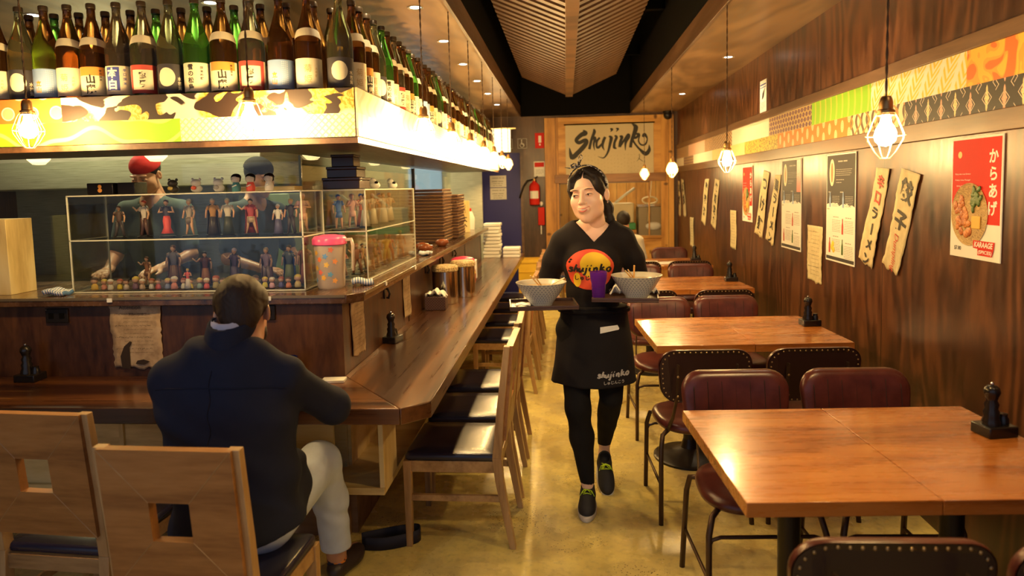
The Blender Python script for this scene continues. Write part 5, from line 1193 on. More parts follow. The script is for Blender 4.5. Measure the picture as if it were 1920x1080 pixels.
t = thing('fire_extinguisher', 'red fire extinguisher hung on the back wall beside the blue door', 'fire extinguisher', (-.455, 9.90, 1.30))
MB().lathe([(0, 0), (.07, .0), (.075, .02), (.075, .26), (.06, .30), (.025, .33), (.02, .345), (0, .345)], 28).build('cylinder', m_red, t, smooth=50)
MB().lathe([(0, .345), (.022, .345), (.022, .375), (0, .375)], 14).build('valve', m_brass, t); MB().tube([(0, 0, .37), (.05, -.02, .41)], .008, 6).build('lever', m_iron, t)
MB().tube([(-.02, 0, .365), (-.10, -.01, .35), (-.16, -.01, .27), (-.20, -.01, .16), (-.215, -.01, .10)], .011, 8).build('hose', m_iron, t, smooth=180); b = MB(); arcpatch(b, -.9, .9, .09, .20, .0765, 10); b.build('label', m_white, t, smooth=180)
t = thing('fire_blanket', 'small red pouch with a white tab hanging right of the extinguisher', 'fire blanket', (-.345, 9.93, 1.0)); MB().box(-.065, .03, -.03, .03, 0, .26).build('pouch', m_red, t, bevel=.01); b = MB(); b.box(-.03, -.015, -.005, .0, -.13, 0); b.build('white_tab', m_white, t); MB().ell((-.015, 0, .31), (.025, .02, .035), 10, 8).build('ring', m_white, t, smooth=180)
t = thing('security_camera', 'black dome security camera in the top right corner of the back wall', 'security camera', (1.45, 9.88, 2.52)); MB().lathe([(0, .06), (.07, .055), (.07, .03), (.03, .02), (0, .02)], 20).build('mount', m_iron, t); MB().ell((0, 0, 0), (.062, .062, .062), 20, 12).build('dome', m_lacq, t, smooth=180)
# yellow crates under the hatch
m_crate = plain('yellow_plastic', (.72, .42, .03), .4)
for i, (x_, y_, z_) in enumerate(((-.46, 9.35, 0), (-.46, 9.35, .29))):
    t = thing('plastic_crate', ['lower yellow plastic crate on the floor at the far end of the aisle', 'upper yellow plastic crate stacked at the far end of the aisle'][i], 'crate', (x_, y_, z_), 0, 'yellow plastic crates')
    b = MB(); b.box(-.2, .2, -.15, .15, 0, .01); b.box(-.2, .2, -.15, -.14, .01, .28); b.box(-.2, .2, .14, .15, .01, .28); b.box(-.2, -.19, -.14, .14, .01, .28); b.box(.19, .2, -.14, .14, .01, .28); b.build('shell', m_crate, t)
    b = MB(); b.box(-.21, .21, -.16, -.15, .24, .285); b.box(-.21, .21, .15, .16, .24, .285); b.box(-.2, .2, -.157, -.15, .11, .125); b.build('rib', m_crate, t)
# back-room things behind the hatch
t = thing('glass_cabinet', 'grey topped cabinet standing behind the serving hatch', 'cabinet', (1.30, 10.55, .0)); MB().box(-.22, .2, -.2, .2, 0, 1.22).build('cabinet_body', plain('warm_grey_panel', (.30, .24, .15), .4), t, bevel=.004); MB().box(-.24, .22, -.22, .22, 1.22, 1.26).build('cabinet_top', m_chrome, t, bevel=.004); b = MB(); b.ell((0, -.2, .93), (.12, .03, .06), 12, 8); b.build('white_bundle', m_white, t, smooth=180)
t = thing('office_printer', 'cream machine with a green base seen through the serving hatch', 'machine', (.80, 10.6, .982)); MB().box(-.28, .22, -.2, .2, .0, .30).build('body', plain('cream_plastic', (.62, .52, .30), .4), t, bevel=.02); MB().box(-.3, .24, -.22, .22, -.1, .0).build('base', plain('green_plastic', (.05, .30, .10), .4), t, bevel=.01); b = MB(); b.tube([(-.05, 0, .3), (.1, 0, .42), (.25, 0, .52)], .02, 8); b.build('arm', m_acedge, t, smooth=180)
t = thing('back_room_bench', 'pine bench top behind the serving hatch', 'bench', (.62, 10.6, 0)); MB().box(-.7, .42, -.3, .3, .84, .88).build('bench_top', m_pine, t); b = MB(); b.box(-.7, .42, -.28, -.26, 0, .84); b.build('front_board', m_pine, t)
t = thing('hanging_cord', 'cream cord bundle hanging inside the right of the hatch', 'cord', (1.24, 10.3, 1.2)); MB().tube([(-.03, 0, -.2), (.0, 0, .1), (.05, 0, .6)], .008, 6).build('cord', m_cream, t, smooth=180); b = MB(); b.tube([(.0+.1*math.cos(a)*1.1, .02*math.sin(3*a), .12+.05*math.sin(a)) for a in (k*2*PI/20 for k in range(20))], .012, 6, closed=True); b.build('coil', m_cream, t, smooth=180)
# papers on the far table
for i, (x_, y_, c, lb) in enumerate(((.80, 7.25, m_white, 'white paper sheets on the farthest table'), (.74, 7.12, plain('lime_folder', (.25, .70, .05), .5), 'bright green folder on the farthest table'), (1.05, 7.2, m_white, 'white paper on the farthest table near the mill'))):
    t = tag(MB().box(-.15, .15, -.1, .1, 0, .004).build('paper_sheet' if i != 1 else 'folder', c, None), lb, 'paper'); t.location = (x_, y_, .73+.005*(i == 0)); t.rotation_euler = (0, 0, .2*i-.1)
# ================================================================ kitchen behind the glass
m_kgreen = plain('kitchen_green_panel', (.22, .27, .14), .35); m_kdark = plain('kitchen_dark', (.04, .035, .02), .5)
t = thing('kitchen_wall_panel', 'brushed steel splashback wall of the kitchen behind the glass', 'wall panel', (-2.9, 5.4, 0)); MB().box(-1.7, 1.1, 0, .05, 0, 2.58).build('steel_sheet', m_steel, t)
t = thing('range_hood', 'long steel range hood above the kitchen bench', 'hood', (-3.0, 4.9, 1.62)); MB().prism([(-.32, 0), (.45, 0), (.45, .9), (-.1, .9), (-.32, .15)], -1.6, .9, 'x').build('canopy', m_steel, t, bevel=.004)
t = thing('kitchen_bench', 'steel kitchen bench with dark shelves behind the bar', 'bench', (-3.0, 4.75, 0)); MB().box(-1.55, .6, -.35, .6, .88, .92).build('bench_top', m_steel, t); MB().box(-1.55, .6, -.33, .6, .0, .88).build('cabinet_front', m_kdark, t); b = MB(); b.box(-.9, -.1, .3, .6, .92, 1.5); b.build('splash_cabinet', m_kdark, t)
t = thing('fridge', 'pale green fridge door behind the display case', 'fridge', (-2.05, 5.0, 0)); MB().box(-.25, .12, -.35, .35, 0, 1.55).build('body', m_kgreen, t, bevel=.006); MB().box(-.22, -.20, -.38, -.35, .7, 1.3).build('handle', m_chrome, t)
t = thing('kitchen_partition', 'steel clad partition along the side kitchen', 'partition', (-2.75, 7.2, 0)); MB().box(-.03, .03, -1.9, 2.4, 0, 2.58).build('steel_sheet', m_steel, t)
t = thing('kitchen_end_wall', 'steel end wall of the kitchen with hanging utensils', 'wall panel', (-2.0, 8.95, 0)); MB().box(-.72, .9, 0, .05, 0, 2.58).build('steel_sheet', m_steel, t)
t = thing('kitchen_side_bench', 'steel bench in the side kitchen behind the trays', 'bench', (-2.3, 7.0, 0)); MB().box(-.4, .3, -1.4, 1.6, .88, .92).build('bench_top', m_steel, t); MB().box(-.4, .28, -1.4, 1.6, 0, .88).build('cabinet_front', m_kdark, t)
t = thing('kitchen_appliance', 'green and white appliance on the side kitchen bench', 'appliance', (-2.2, 6.2, .92)); MB().box(-.2, .2, -.2, .2, 0, .35).build('body', m_kgreen, t, bevel=.01); MB().box(-.15, .1, -.21, -.2, .15, .3).build('front_panel', m_white, t)
t = thing('light_window', 'lit pale blue window at the rear of the kitchen', 'window', (-1.85, 8.948, 1.62)); MB().box(-.22, .22, -.02, 0, -.28, .3).build('pane', emit('blue_window', (.55, .75, .85), 1.1), t)
m_shade = emit('gold_lamp_shade', (1, .72, .32), 2.6)
for i, (x_, y_) in enumerate(((-3.2, 3.95), (-2.45, 3.95), (-1.62, 4.3), (-1.52, 4.75), (-1.55, 5.5), (-1.55, 6.6))):
    t = thing('kitchen_lamp', f'{["far left", "second from left", "third from left", "fourth from left", "fifth from left", "farthest right"][i]} small gold fluted lamp hanging in the kitchen', 'lamp', (x_, y_, 1.76), 0, 'gold fluted kitchen lamps')
    MB().lathe([(.015, 0), (.03, .002), (.055, .03), (.06, .05)], 36, flute=.10, nf=12).build('fluted_shade', m_shade, t, smooth=180, solid=.002); MB().tube([(0, 0, .0), (0, 0, .82)], .004, 6).build('rod', m_cord, t)
# bag strap lying on the floor
t = thing('bag_strap', 'navy bag strap looped on the floor beside the man\'s shoe', 'strap', (-.72, 2.80, 0))
b = MB(); pts = [(-.20, .02, .02), (-.14, .05, .03), (-.05, .09, .03), (.02, .11, .03), (.045, .09, .03), (.04, .05, .03), (-.02, .01, .03), (-.10, -.02, .03), (-.19, -.02, .02)]
N_ = len(pts)*5; P2 = []
for i in range(len(pts)-1):
    p0, p1, p2_, p3 = [Vector(pts[min(max(j, 0), len(pts)-1)]) for j in (i-1, i, i+1, i+2)]
    for k_ in range(6): tt = k_/6; P2.append(.5*((2*p1)+(p2_-p0)*tt+(2*p0-5*p1+4*p2_-p3)*tt*tt+(3*p1-p0-3*p2_+p3)*tt**3))
V0 = [[b.v((p.x, p.y, z_)) for z_ in (.002, .058)] for p in P2]
for A, B in zip(V0, V0[1:]): b._f([A[0], B[0], B[1], A[1]])
b.build('webbing', plain('navy_webbing', (.010, .010, .028), .7), t, smooth=180, solid=.004)
# ================================================================ people: signed-distance bodies turned into one continuous surface
def surfnet(f, xs, ys, zs):
    X, Y, Z = np.meshgrid(xs, ys, zs, indexing='ij'); D = f(X.astype(np.float32), Y.astype(np.float32), Z.astype(np.float32)); ins = D < 0
    nx, ny, nz = D.shape; P = [xs, ys, zs]
    acc = np.zeros((nx-1, ny-1, nz-1, 3), np.float32); cnt = np.zeros((nx-1, ny-1, nz-1), np.float32)
    for ax in range(3):
        sl0 = [slice(None)]*3; sl1 = [slice(None)]*3; sl0[ax] = slice(0, -1); sl1[ax] = slice(1, None)
        d0, d1 = D[tuple(sl0)], D[tuple(sl1)]; cr = (d0 < 0) != (d1 < 0); I = np.argwhere(cr)
        if not len(I): continue
        t = d0[cr]/(d0[cr]-d1[cr]); p = np.stack([P[a][I[:, a]] for a in range(3)], 1); nxt = P[ax][I[:, ax]+1]; p[:, ax] = p[:, ax]+(nxt-p[:, ax])*t
        o = [a for a in range(3) if a != ax]
        for da in (0, -1):
            for db in (0, -1):
                J = I.copy(); J[:, o[0]] += da; J[:, o[1]] += db
                ok = (J >= 0).all(1) & (J[:, 0] < nx-1) & (J[:, 1] < ny-1) & (J[:, 2] < nz-1); Jk = J[ok]
                np.add.at(acc, (Jk[:, 0], Jk[:, 1], Jk[:, 2]), p[ok]); np.add.at(cnt, (Jk[:, 0], Jk[:, 1], Jk[:, 2]), 1)
    has = cnt > 0; idx = -np.ones(cnt.shape, int); idx[has] = np.arange(has.sum()); V = acc[has]/cnt[has][:, None]; F = []
    for ax in range(3):
        sl0 = [slice(None)]*3; sl1 = [slice(None)]*3; sl0[ax] = slice(0, -1); sl1[ax] = slice(1, None)
        d0, d1 = D[tuple(sl0)], D[tuple(sl1)]; cr = (d0 < 0) != (d1 < 0); I = np.argwhere(cr); sg = (d0[cr] < 0)
        o = [(ax+1) % 3, (ax+2) % 3]; J = I.copy(); ok = (I[:, o[0]] > 0) & (I[:, o[1]] > 0) & (I[:, o[0]] < cnt.shape[o[0]]) & (I[:, o[1]] < cnt.shape[o[1]]); I, sg = I[ok], sg[ok]
        q_ = []
        for da, db in ((0, 0), (-1, 0), (-1, -1), (0, -1)):
            J = I.copy(); J[:, o[0]] += da; J[:, o[1]] += db; q_.append(idx[J[:, 0], J[:, 1], J[:, 2]])
        q_ = np.stack(q_, 1); q_[~sg] = q_[~sg][:, ::-1]; F.append(q_[(q_ >= 0).all(1)])
    return V, np.concatenate(F)
def rng(a, b, h): return np.arange(a, b+h, h)
def smin(a, b, k): h = np.clip(.5+.5*(b-a)/k, 0, 1); return b*(1-h)+a*h-k*h*(1-h)
def smax(a, b, k): return -smin(-a, -b, k)
class Sdf:
    """list of (op, primitive, k)"""
    def __init__(s): s.L = []
    def add(s, fn, k=.02): s.L.append(('u', fn, k)); return s
    def cut(s, fn, k=.01): s.L.append(('c', fn, k)); return s
    def keep(s, fn, k=.005): s.L.append(('i', fn, k)); return s
    def cap(s, a, b, ra, rb=None, k=.02): s.add(cap(a, b, ra, rb), k); return s
    def chain(s, pts, rs, k=.02):
        for i in range(len(pts)-1): s.cap(pts[i], pts[i+1], rs[i], rs[i+1], k)
        return s
    def ell(s, c, r, k=.02, R=None): s.add(ell(c, r, R), k); return s
    def __call__(s, X, Y, Z):
        D = None
        for op, fn, k in s.L:
            d = fn(X, Y, Z)
            if D is None: D = d
            elif op == 'u': D = smin(D, d, k)
            elif op == 'c': D = smax(D, -d, k)
            else: D = smax(D, d, k)
        return D
def cap(a, b, ra, rb=None):
    rb = ra if rb is None else rb; a = np.array(a, float); b = np.array(b, float); ab = b-a; L2 = max(1e-9, (ab**2).sum())
    def f(X, Y, Z):
        t = np.clip(((X-a[0])*ab[0]+(Y-a[1])*ab[1]+(Z-a[2])*ab[2])/L2, 0, 1)
        return np.sqrt((X-a[0]-t*ab[0])**2+(Y-a[1]-t*ab[1])**2+(Z-a[2]-t*ab[2])**2)-(ra+(rb-ra)*t)
    return f
def ell(c, r, R=None):
    def f(X, Y, Z):
        x, y, z = X-c[0], Y-c[1], Z-c[2]
        if R is not None: x, y, z = (R[0][0]*x+R[1][0]*y+R[2][0]*z, R[0][1]*x+R[1][1]*y+R[2][1]*z, R[0][2]*x+R[1][2]*y+R[2][2]*z)
        q_ = np.sqrt((x/r[0])**2+(y/r[1])**2+(z/r[2])**2); g_ = np.sqrt((x/r[0]**2)**2+(y/r[1]**2)**2+(z/r[2]**2)**2)+1e-9
        return q_*(q_-1)/g_
    return f
def flatcap(a, b, ra, rb, sy=.7, axis=1):
    """capsule squashed along y about the segment"""
    a = np.array(a, float); b = np.array(b, float)
    def f(X, Y, Z):
        ab = b-a; t = np.clip(((X-a[0])*ab[0]+(Z-a[2])*ab[2]+(Y-a[1])*ab[1])/(ab**2).sum(), 0, 1); dy = (Y-a[1]-t*ab[1])/sy
        return (np.sqrt((X-a[0]-t*ab[0])**2+dy**2+(Z-a[2]-t*ab[2])**2)-(ra+(rb-ra)*t))*sy
    return f
def half(n, d): n = np.array(n, float); n /= np.linalg.norm(n); return lambda X, Y, Z: X*n[0]+Y*n[1]+Z*n[2]-d
def flesh(name, sdfs, mat, parent, M=None, smooth=180):
    """sdfs: list of (fn, (x0,x1,y0,y1,z0,z1), h, matrix or None) joined into one mesh"""
    VV = []; FF = []; n = 0
    for fn, bb, h, mx in sdfs:
        V, F = surfnet(fn, rng(bb[0], bb[1], h), rng(bb[2], bb[3], h), rng(bb[4], bb[5], h))
        if mx is not None: A = np.array(mx); V = V@A[:3, :3].T+A[:3, 3]
        VV.append(V); FF.append(F+n); n += len(V)
    V = np.concatenate(VV); F = np.concatenate(FF); me = bpy.data.meshes.new(name); me.from_pydata(V.tolist(), [], F.tolist()); me.materials.append(mat); me.shade_smooth()
    bm = bmesh.new(); bm.from_mesh(me); bmesh.ops.recalc_face_normals(bm, faces=bm.faces); bm.to_mesh(me); bm.free(); me.shade_smooth()
    o = bpy.data.objects.new(name, me); COL.objects.link(o); o.parent = parent
    if M is not None: o.matrix_local = M
    return o
def skin_mat(name, c, c2, rough=.42):
    g = G(name, rough); x, y, z = g.xyz(); n = g.noise(g.vec(x, y, z), 11, 3); g.set(Subsurface_Weight=.12, Subsurface_Radius=(.01, .004, .002), Subsurface_Scale=1.0)
    return g.out(g.mix(g.smooth(n, .35, .7)*.5, c, c2))
m_skin = skin_mat('skin_light', (.84, .55, .40), (.80, .46, .33)); m_skin2 = skin_mat('skin_man', (.55, .28, .17), (.50, .22, .13))
def hair_mat(name, c, sc=160):
    g = G(name, .6, spec=.3); x, y, z = g.xyz(); n = g.noise(g.vec(x*4, y*4, z*.6), sc*.25, 3, .6); g.bump(n, .5, .002); return g.out(g.mix(n, tuple(v*.5 for v in c), tuple(v*1.4 for v in c)))
m_hairblack = hair_mat('black_hair', (.016, .010, .008)); m_hairbrown = hair_mat('dark_brown_hair', (.030, .014, .008), 300)
def cloth_mat(name, c, sc=500, rough=.85):
    g = G(name, rough, spec=.25); x, y, z = g.xyz(); n = g.noise(g.vec(x, y, z), sc, 2); w_ = g.noise(g.vec(x, y, z), 14, 3); g.bump(n*.2+w_, .25, .004); return g.out(g.mix(w_, tuple(v*.8 for v in c), tuple(v*1.2 for v in c)))
m_blackcloth = cloth_mat('black_cotton', (.012, .009, .009)); m_apron = cloth_mat('black_apron_cloth', (.010, .008, .009)); m_legging = cloth_mat('black_legging', (.007, .006, .006))
m_jacket = cloth_mat('navy_jacket_cloth', (.013, .015, .032)); m_jeans = cloth_mat('pale_blue_jeans', (.52, .60, .76)); m_sole = plain('pale_rubber_sole', (.62, .58, .50), .6); m_neon = plain('neon_yellow_lace', (.60, .85, .02), .5)

# head, local frame: face looks to -y, z up, origin at ear height
def head_sdf(fem=True, mouth=True, ears=True):
    s = Sdf(); s.ell((0, .018, .040), (.074, .092, .082), .02); s.ell((0, -.030, -.022), (.060, .062, .078), .03)
    s.ell((0, -.052, -.078), (.034, .034, .032), .035); s.ell((0, -.066, -.098), (.017, .016, .014), .022)
    for g_ in (-1, 1):
        s.ell((g_*.038, -.052, -.022), (.027, .032, .028), .025); s.ell((g_*.044, -.018, -.060), (.016, .030, .026), .03)
        s.ell((g_*.030, -.084, .030), (.024, .010, .007), .014)
        s.cut(ell((g_*.0305, -.1035, .006), (.017, .0115, .0095)), .012)
        s.ell((g_*.0305, -.0835, .0055), (.0155, .0125, .0098), .004)
    s.cap((0, -.090, .018), (0, -.1105, -.024), .0065, .0098, .012); s.ell((0, -.1085, -.0275), (.0105, .0095, .0085), .006)
    for g_ in (-1, 1): s.ell((g_*.0125, -.1000, -.0290), (.0068, .0085, .0062), .005)
    for g_ in (-1, 1): s.cut(ell((g_*.0062, -.1065, -.0365), (.003, .004, .003)), .002)
    s.ell((0, -.094, -.055), (.026, .012, .016), .014)     # muzzle
    if ears:
        for g_ in (-1, 1):
            s.ell((g_*.078, .012, .0), (.009, .017, .029), .008, R=np.array(Matrix.Rotation(g_*-.35, 3, 'Z'))); s.cut(ell((g_*.086, .004, .004), (.006, .009, .016)), .004)
    return s
def face_parts(root_head, MH, smile=True, lips=(.62, .16, .12)):
    """eyes, brows, lips as children of the body, in head space"""
    def place(o): o.matrix_local = MH; return o
    for g_ in (-1, 1):
        e = MB().ell((g_*.0305, -.0832, .0045), (.0138, .0128, .0050), 20, 12).build('eye', plain('eye_white', (.62, .56, .50), .2), root_head, smooth=180); place(e)
        o = MB().ell((g_*.0305-.002, -.0922, .0048), (.0056, .0042, .0048), 14, 8).build('iris', plain('dark_iris', (.02, .010, .006), .12), root_head, smooth=180); place(o)
        pts = [(g_*.0305+u*.0148, -.0957+.0062*abs(u)**2.2, .0040+.0042*(1-u*u)+.0006*(u*g_)) for u in [k/8-1 for k in range(17)]]
        place(MB().tube(pts, [.0004+.0011*(1-abs(k/8-1)**3) for k in range(17)], 6).build('eyelid_line', plain('lash_dark', (.018, .010, .008), .6), root_head, smooth=180))
        pts = [(g_*(.0305+u*.0175)+g_*.001, -.0985+.0085*max(0, u*1.0)**2+.001, .0262+.0032*(1-(u-.15)**2)-.001*u) for u in [k/6-1 for k in range(13)]]
        place(MB().tube(pts, [.0004+.0012*(1-abs(k/6-1)**2) for k in range(13)], 6, flat=1.2).build('eyebrow', plain('brow_brown', (.14, .075, .045), .8), root_head, smooth=180))
    U = [k/8-1 for k in range(17)]
    mw = 1.36 if smile else 1.05
    def yy(u): return -.1058+.0135*u*u
    m_lip = plain('lips', lips, .35)
    place(MB().tube([(u*.0205*mw, yy(u)-.0008, -.0512-.0016*(1-u*u)+.0060*u*u) for u in U], [.0006+.0017*(1-abs(u)**1.8) for u in U], 8).build('upper_lip', m_lip, root_head, smooth=180))
    place(MB().tube([(u*.0200*mw, yy(u)-.0006, (-.0622 if smile else -.0575)-.0035*(1-u*u)+(.0165 if smile else .010)*u*u) for u in U], [.0006+.0026*(1-abs(u)**1.8) for u in U], 8).build('lower_lip', m_lip, root_head, smooth=180))
    if smile: place(MB().grid(lambda u, v: ((u-.5)*.048, yy((u-.5)*1.75)-.0004, -.0530-.0066*v*(1-(2*u-1)**2)+.0058*(2*u-1)**2), 16, 3).build('teeth', plain('teeth', (.80, .75, .66), .25), root_head, smooth=180, solid=.001))
def hand_sdf(s, wrist, fwd, palm_n, side, curl=.35, sc=1.0, thumb=1):
    """adds a hand: wrist point, forward direction, palm normal, side = direction of the thumb"""
    w_ = np.array(wrist, float); f = np.array(fwd, float); f /= np.linalg.norm(f); n = np.array(palm_n, float); n -= f*(n@f); n /= np.linalg.norm(n); t = np.cross(n, f)*thumb
    P = lambda a, b, c: tuple(w_+sc*(f*a+t*b+n*c))
    for b_ in (-.026, -.009, .009, .026): s.cap(P(.005, b_*.6, 0), P(.085, b_, 0), .013*sc, .0115*sc, .012)
    for b_, L, dz in ((.030, .068, 0), (.010, .078, .0), (-.010, .072, 0), (-.029, .056, 0)):
        a0 = curl; p0 = np.array((.085, b_, 0.)); d1 = np.array((math.cos(a0), b_*.8, math.sin(a0))); d2 = np.array((math.cos(a0*2.2), b_*.8, math.sin(a0*2.2))); d3 = np.array((math.cos(a0*3.1), b_*.8, math.sin(a0*3.1)))
        p1 = p0+d1*L*.45; p2 = p1+d2*L*.32; p3 = p2+d3*L*.25
        s.chain([P(*p0), P(*p1), P(*p2), P(*p3)], [.0095*sc, .0085*sc, .0078*sc, .0068*sc], .004)
    q0, q1, q2, q3 = (.02, .025, .004), (.048, .045, .012), (.075, .055, .016), (.098, .056, .018)
    s.chain([P(*q0), P(*q1), P(*q2), P(*q3)], [.013*sc, .0115*sc, .010*sc, .008*sc], .006)
    return s

# ---------------------------------------------------------------- waitress (local frame: stands at origin, faces -y)
W = thing('person', 'waitress in black V-neck shirt and apron walking down the aisle carrying two trays', 'person', (.115, 3.36, 0), 0)
# the shirt and apron cover torso and hips; legs mid-stride: her right leg (image left) forward
hipR, kneeR, ankR = (-.085, .0, .84), (-.075, -.09, .47), (-.035, -.105, .115)
hipL, kneeL, ankL = (.085, .0, .84), (.090, -.02, .50), (.065, .19, .20)
HS = 1.10; HC = Vector((-.006, -.045, 1.500))
MH = Matrix.Translation(HC) @ Matrix.Rotation(math.radians(-7), 4, 'Y') @ Matrix.Rotation(math.radians(-19), 4, 'Z') @ Matrix.Rotation(math.radians(-4), 4, 'X') @ Matrix.Scale(HS, 4)
hs = head_sdf()
hs.add(cap((.006, .018, -.05), (.004, .046, -.115), .043, .042), .025)
nk = Sdf(); nk.cap((.0, -.005, 1.44), (.012, .018, 1.33), .047, .052, .03); nk.chain([(-.12, .02, 1.275), (-.05, .015, 1.315), (.05, .015, 1.315), (.14, .02, 1.28)], [.04, .05, .05, .04], .04); nk.ell((.01, .03, 1.20), (.14, .08, .13), .04); nk.ell((.014, .0, 1.285), (.085, .047, .075), .02)
nk.ell((.01, .02, 1.0), (.12, .08, .12), .06); nk.ell((0, .01, .88), (.15, .095, .09), .06)
for g_, sh, el, wr in ((-1, (-.145, .02, 1.275), (-.215, .14, 1.05), (-.170, -.03, .985)), (1, (.165, .02, 1.285), (.240, .14, 1.06), (.222, -.0, 1.005))):
    nk.chain([sh, el, wr], [.043, .037, .026], .02)
for h_, k_, a_ in ((hipR, kneeR, ankR), (hipL, kneeL, ankL)): nk.chain([h_, k_, tuple(np.array(k_)*.55+np.array(a_)*.45+np.array((0, .012, 0))), a_], [.068, .040, .038, .030], .03)
nk.cap(ankR, (-.035, -.13, .055), .030, .026, .02); nk.cap((-.035, -.12, .045), (-.04, -.235, .03), .03, .024, .02)
nk.cap(ankL, (.062, .175, .12), .030, .026, .02); nk.cap((.062, .18, .13), (.058, .09, .035), .03, .022, .02)
hl = Sdf(); hl.cap((-.172, -.0, .987), (-.170, -.03, .984), .027, .024, .02); hand_sdf(hl, (-.168, -.035, .978), (.25, -1, .0), (0, .1, 1), None, .10, 1.0, 1)
hr_ = Sdf(); hr_.cap((.222, .02, 1.007), (.220, -.01, 1.004), .027, .024, .02); hand_sdf(hr_, (.218, -.015, 1.0), (-.25, -1, .0), (0, .1, 1), None, .10, 1.0, -1)
body = flesh('body', [(hs, (-.1, .1, -.135, .13, -.18, .13), .0026, MH), (nk, (-.30, .32, -.27, .28, 0, 1.47), .010, None), (hl, (-.26, -.05, -.25, .05, .93, 1.04), .0045, None), (hr_, (.1, .32, -.23, .08, .95, 1.06), .0045, None)], m_skin, W)
face_parts(body, MH)
# hair: cap with centre parting, pulled back to a low ponytail
hh = Sdf(); hh.ell((0, .026, .047), (.083, .096, .087), .02)
for g_ in (-1, 1): hh.ell((g_*.058, -.018, .045), (.022, .048, .052), .02); hh.chain([(g_*.012, -.064, .112), (g_*.050, -.056, .082), (g_*.070, -.034, .036), (g_*.074, -.016, -.012 if g_ < 0 else .02)], [.008, .009, .009, .005], .012)
def faceopen(X, Y, Z): return ell((0, -.118, -.010), (.0665, .078, .108))(X, Y, Z)
hh.cut(faceopen, .008); hh.cut(half((0, 0, 1), -.055), .01); hh.cut(lambda X, Y, Z: np.maximum(np.maximum(np.abs(X)-.0012, Y+.02), .06-Z)-.0008, .003)
for g_ in (-1, 1): hh.cut(ell((g_*.086, .008, -.004), (.016, .022, .030)), .006)
hh.chain([(.02, .10, -.01), (.045, .118, -.055), (.052, .110, -.11), (.050, .10, -.135)], [.030, .024, .018, .007], .02)
def strand(s, amp=.0012, fr=420):
    return lambda X, Y, Z: s(X, Y, Z)+amp*np.sin(np.arctan2(X, Y-.02+0*Z)*fr/9+Z*35)
flesh('hair', [(strand(hh, .0005, 900), (-.12, .12, -.125, .15, -.15, .15), .0028, MH)], m_hairblack, W)
# patterned headband with knot
g_ = G('black_white_scarf', .7); x, y, z = g_.xyz(); m_scarf = g_.out(g_.mix(g_.noise(g_.vec(x, y, z), 55, 2, .6, 2) > .56, (.015, .012, .02), (.62, .58, .52)))
b = MB(); b.tube([(.088*math.cos(a), .008-.028*math.sin(a)-.01*abs(math.cos(a)), .045+.091*math.sin(a)) for a in (PI*k/30-.12*(1-k/30)-.0 for k in range(31))], .0085, 8, flat=.35, upv=(1, 0, 0)); sc_ = b.build('headband', m_scarf, W, smooth=180); sc_.matrix_local = MH
b = MB(); K = (-.018, -.034, .137)
def rel(*p): return tuple(K[i]+p[i] for i in range(3))
b.tube([K, rel(-.02, -.004, .012), rel(-.036, -.006, .006), rel(-.026, 0, -.004), K], .0065, 6, flat=.5); b.tube([rel(-.01, 0, .0), rel(-.04, -.004, -.006), rel(-.065, -.006, .002)], [.006, .006, .001], 6, flat=.5)
b.tube([K, rel(.010, 0, .02), rel(.022, 0, .034), rel(.016, 0, .046), rel(.006, 0, .040), rel(.012, 0, .03)], [.007, .006, .005, .005, .004, .002], 6, flat=.5); b.tube([K, rel(.0, 0, .018), rel(.004, 0, .034), rel(-.004, 0, .042)], [.006, .006, .004, .002], 6, flat=.5); b.ell(K, (.009, .008, .008), 10, 8)
kn = b.build('scarf_knot', m_scarf, W, smooth=180); kn.matrix_local = MH
for g2 in (1,): e_ = MB().ell((g2*.083, .0, -.034), (.004, .004, .006), 10, 8).build('earring', m_chrome, W, smooth=180); e_.matrix_local = MH
# shirt
def folds(fn, amp=.003, f1=(31, 17, 23), ph=0):
    return lambda X, Y, Z: fn(X, Y, Z)+amp*(np.sin(X*f1[0]+Z*f1[2]+np.sin(Z*f1[1]+Y*9)*1.4+ph))*(.5+.5*np.sin(Z*19+X*13))
sh_ = Sdf(); sh_.chain([(-.132, .02, 1.290), (-.07, .02, 1.318), (.09, .02, 1.322), (.155, .02, 1.295)], [.046, .056, .056, .046], .05); sh_.ell((.012, .02, 1.20), (.150, .092, .15), .05)
for g_ in (-1, 1): sh_.ell((.012+g_*.055, -.050, 1.195), (.060, .045, .055), .04)
sh_.ell((.010, .02, 1.04), (.135, .092, .16), .06); sh_.ell((.005, .02, .90), (.155, .10, .09), .05)
sh_.chain([(-.142, .02, 1.280), (-.185, .05, 1.18), (-.205, .09, 1.10)], [.050, .051, .056], .03); sh_.chain([(.165, .02, 1.288), (.210, .05, 1.19), (.232, .09, 1.10)], [.050, .051, .056], .03)
sh_.cut(cap((0.01, -.02, 1.42), (.012, .01, 1.33), .068, .060), .006)
def vneck(X, Y, Z): return np.maximum(np.abs(X-.016)*1.0-(Z-1.280)*.90, Y-.03)*.75
sh_.cut(vneck, .004); sh_.cut(half((0, 0, 1), .885), .004)
for x_, zc in (): sh_.cut(lambda X, Y, Z, x_=x_, zc=zc: np.maximum(np.maximum(Z-zc, np.abs(X-x_)-.075), -(Z-.9)), .004)
flesh('t_shirt', [(folds(sh_, .0045), (-.31, .34, -.13, .16, .86, 1.42), .0048, None)], m_blackcloth, W)
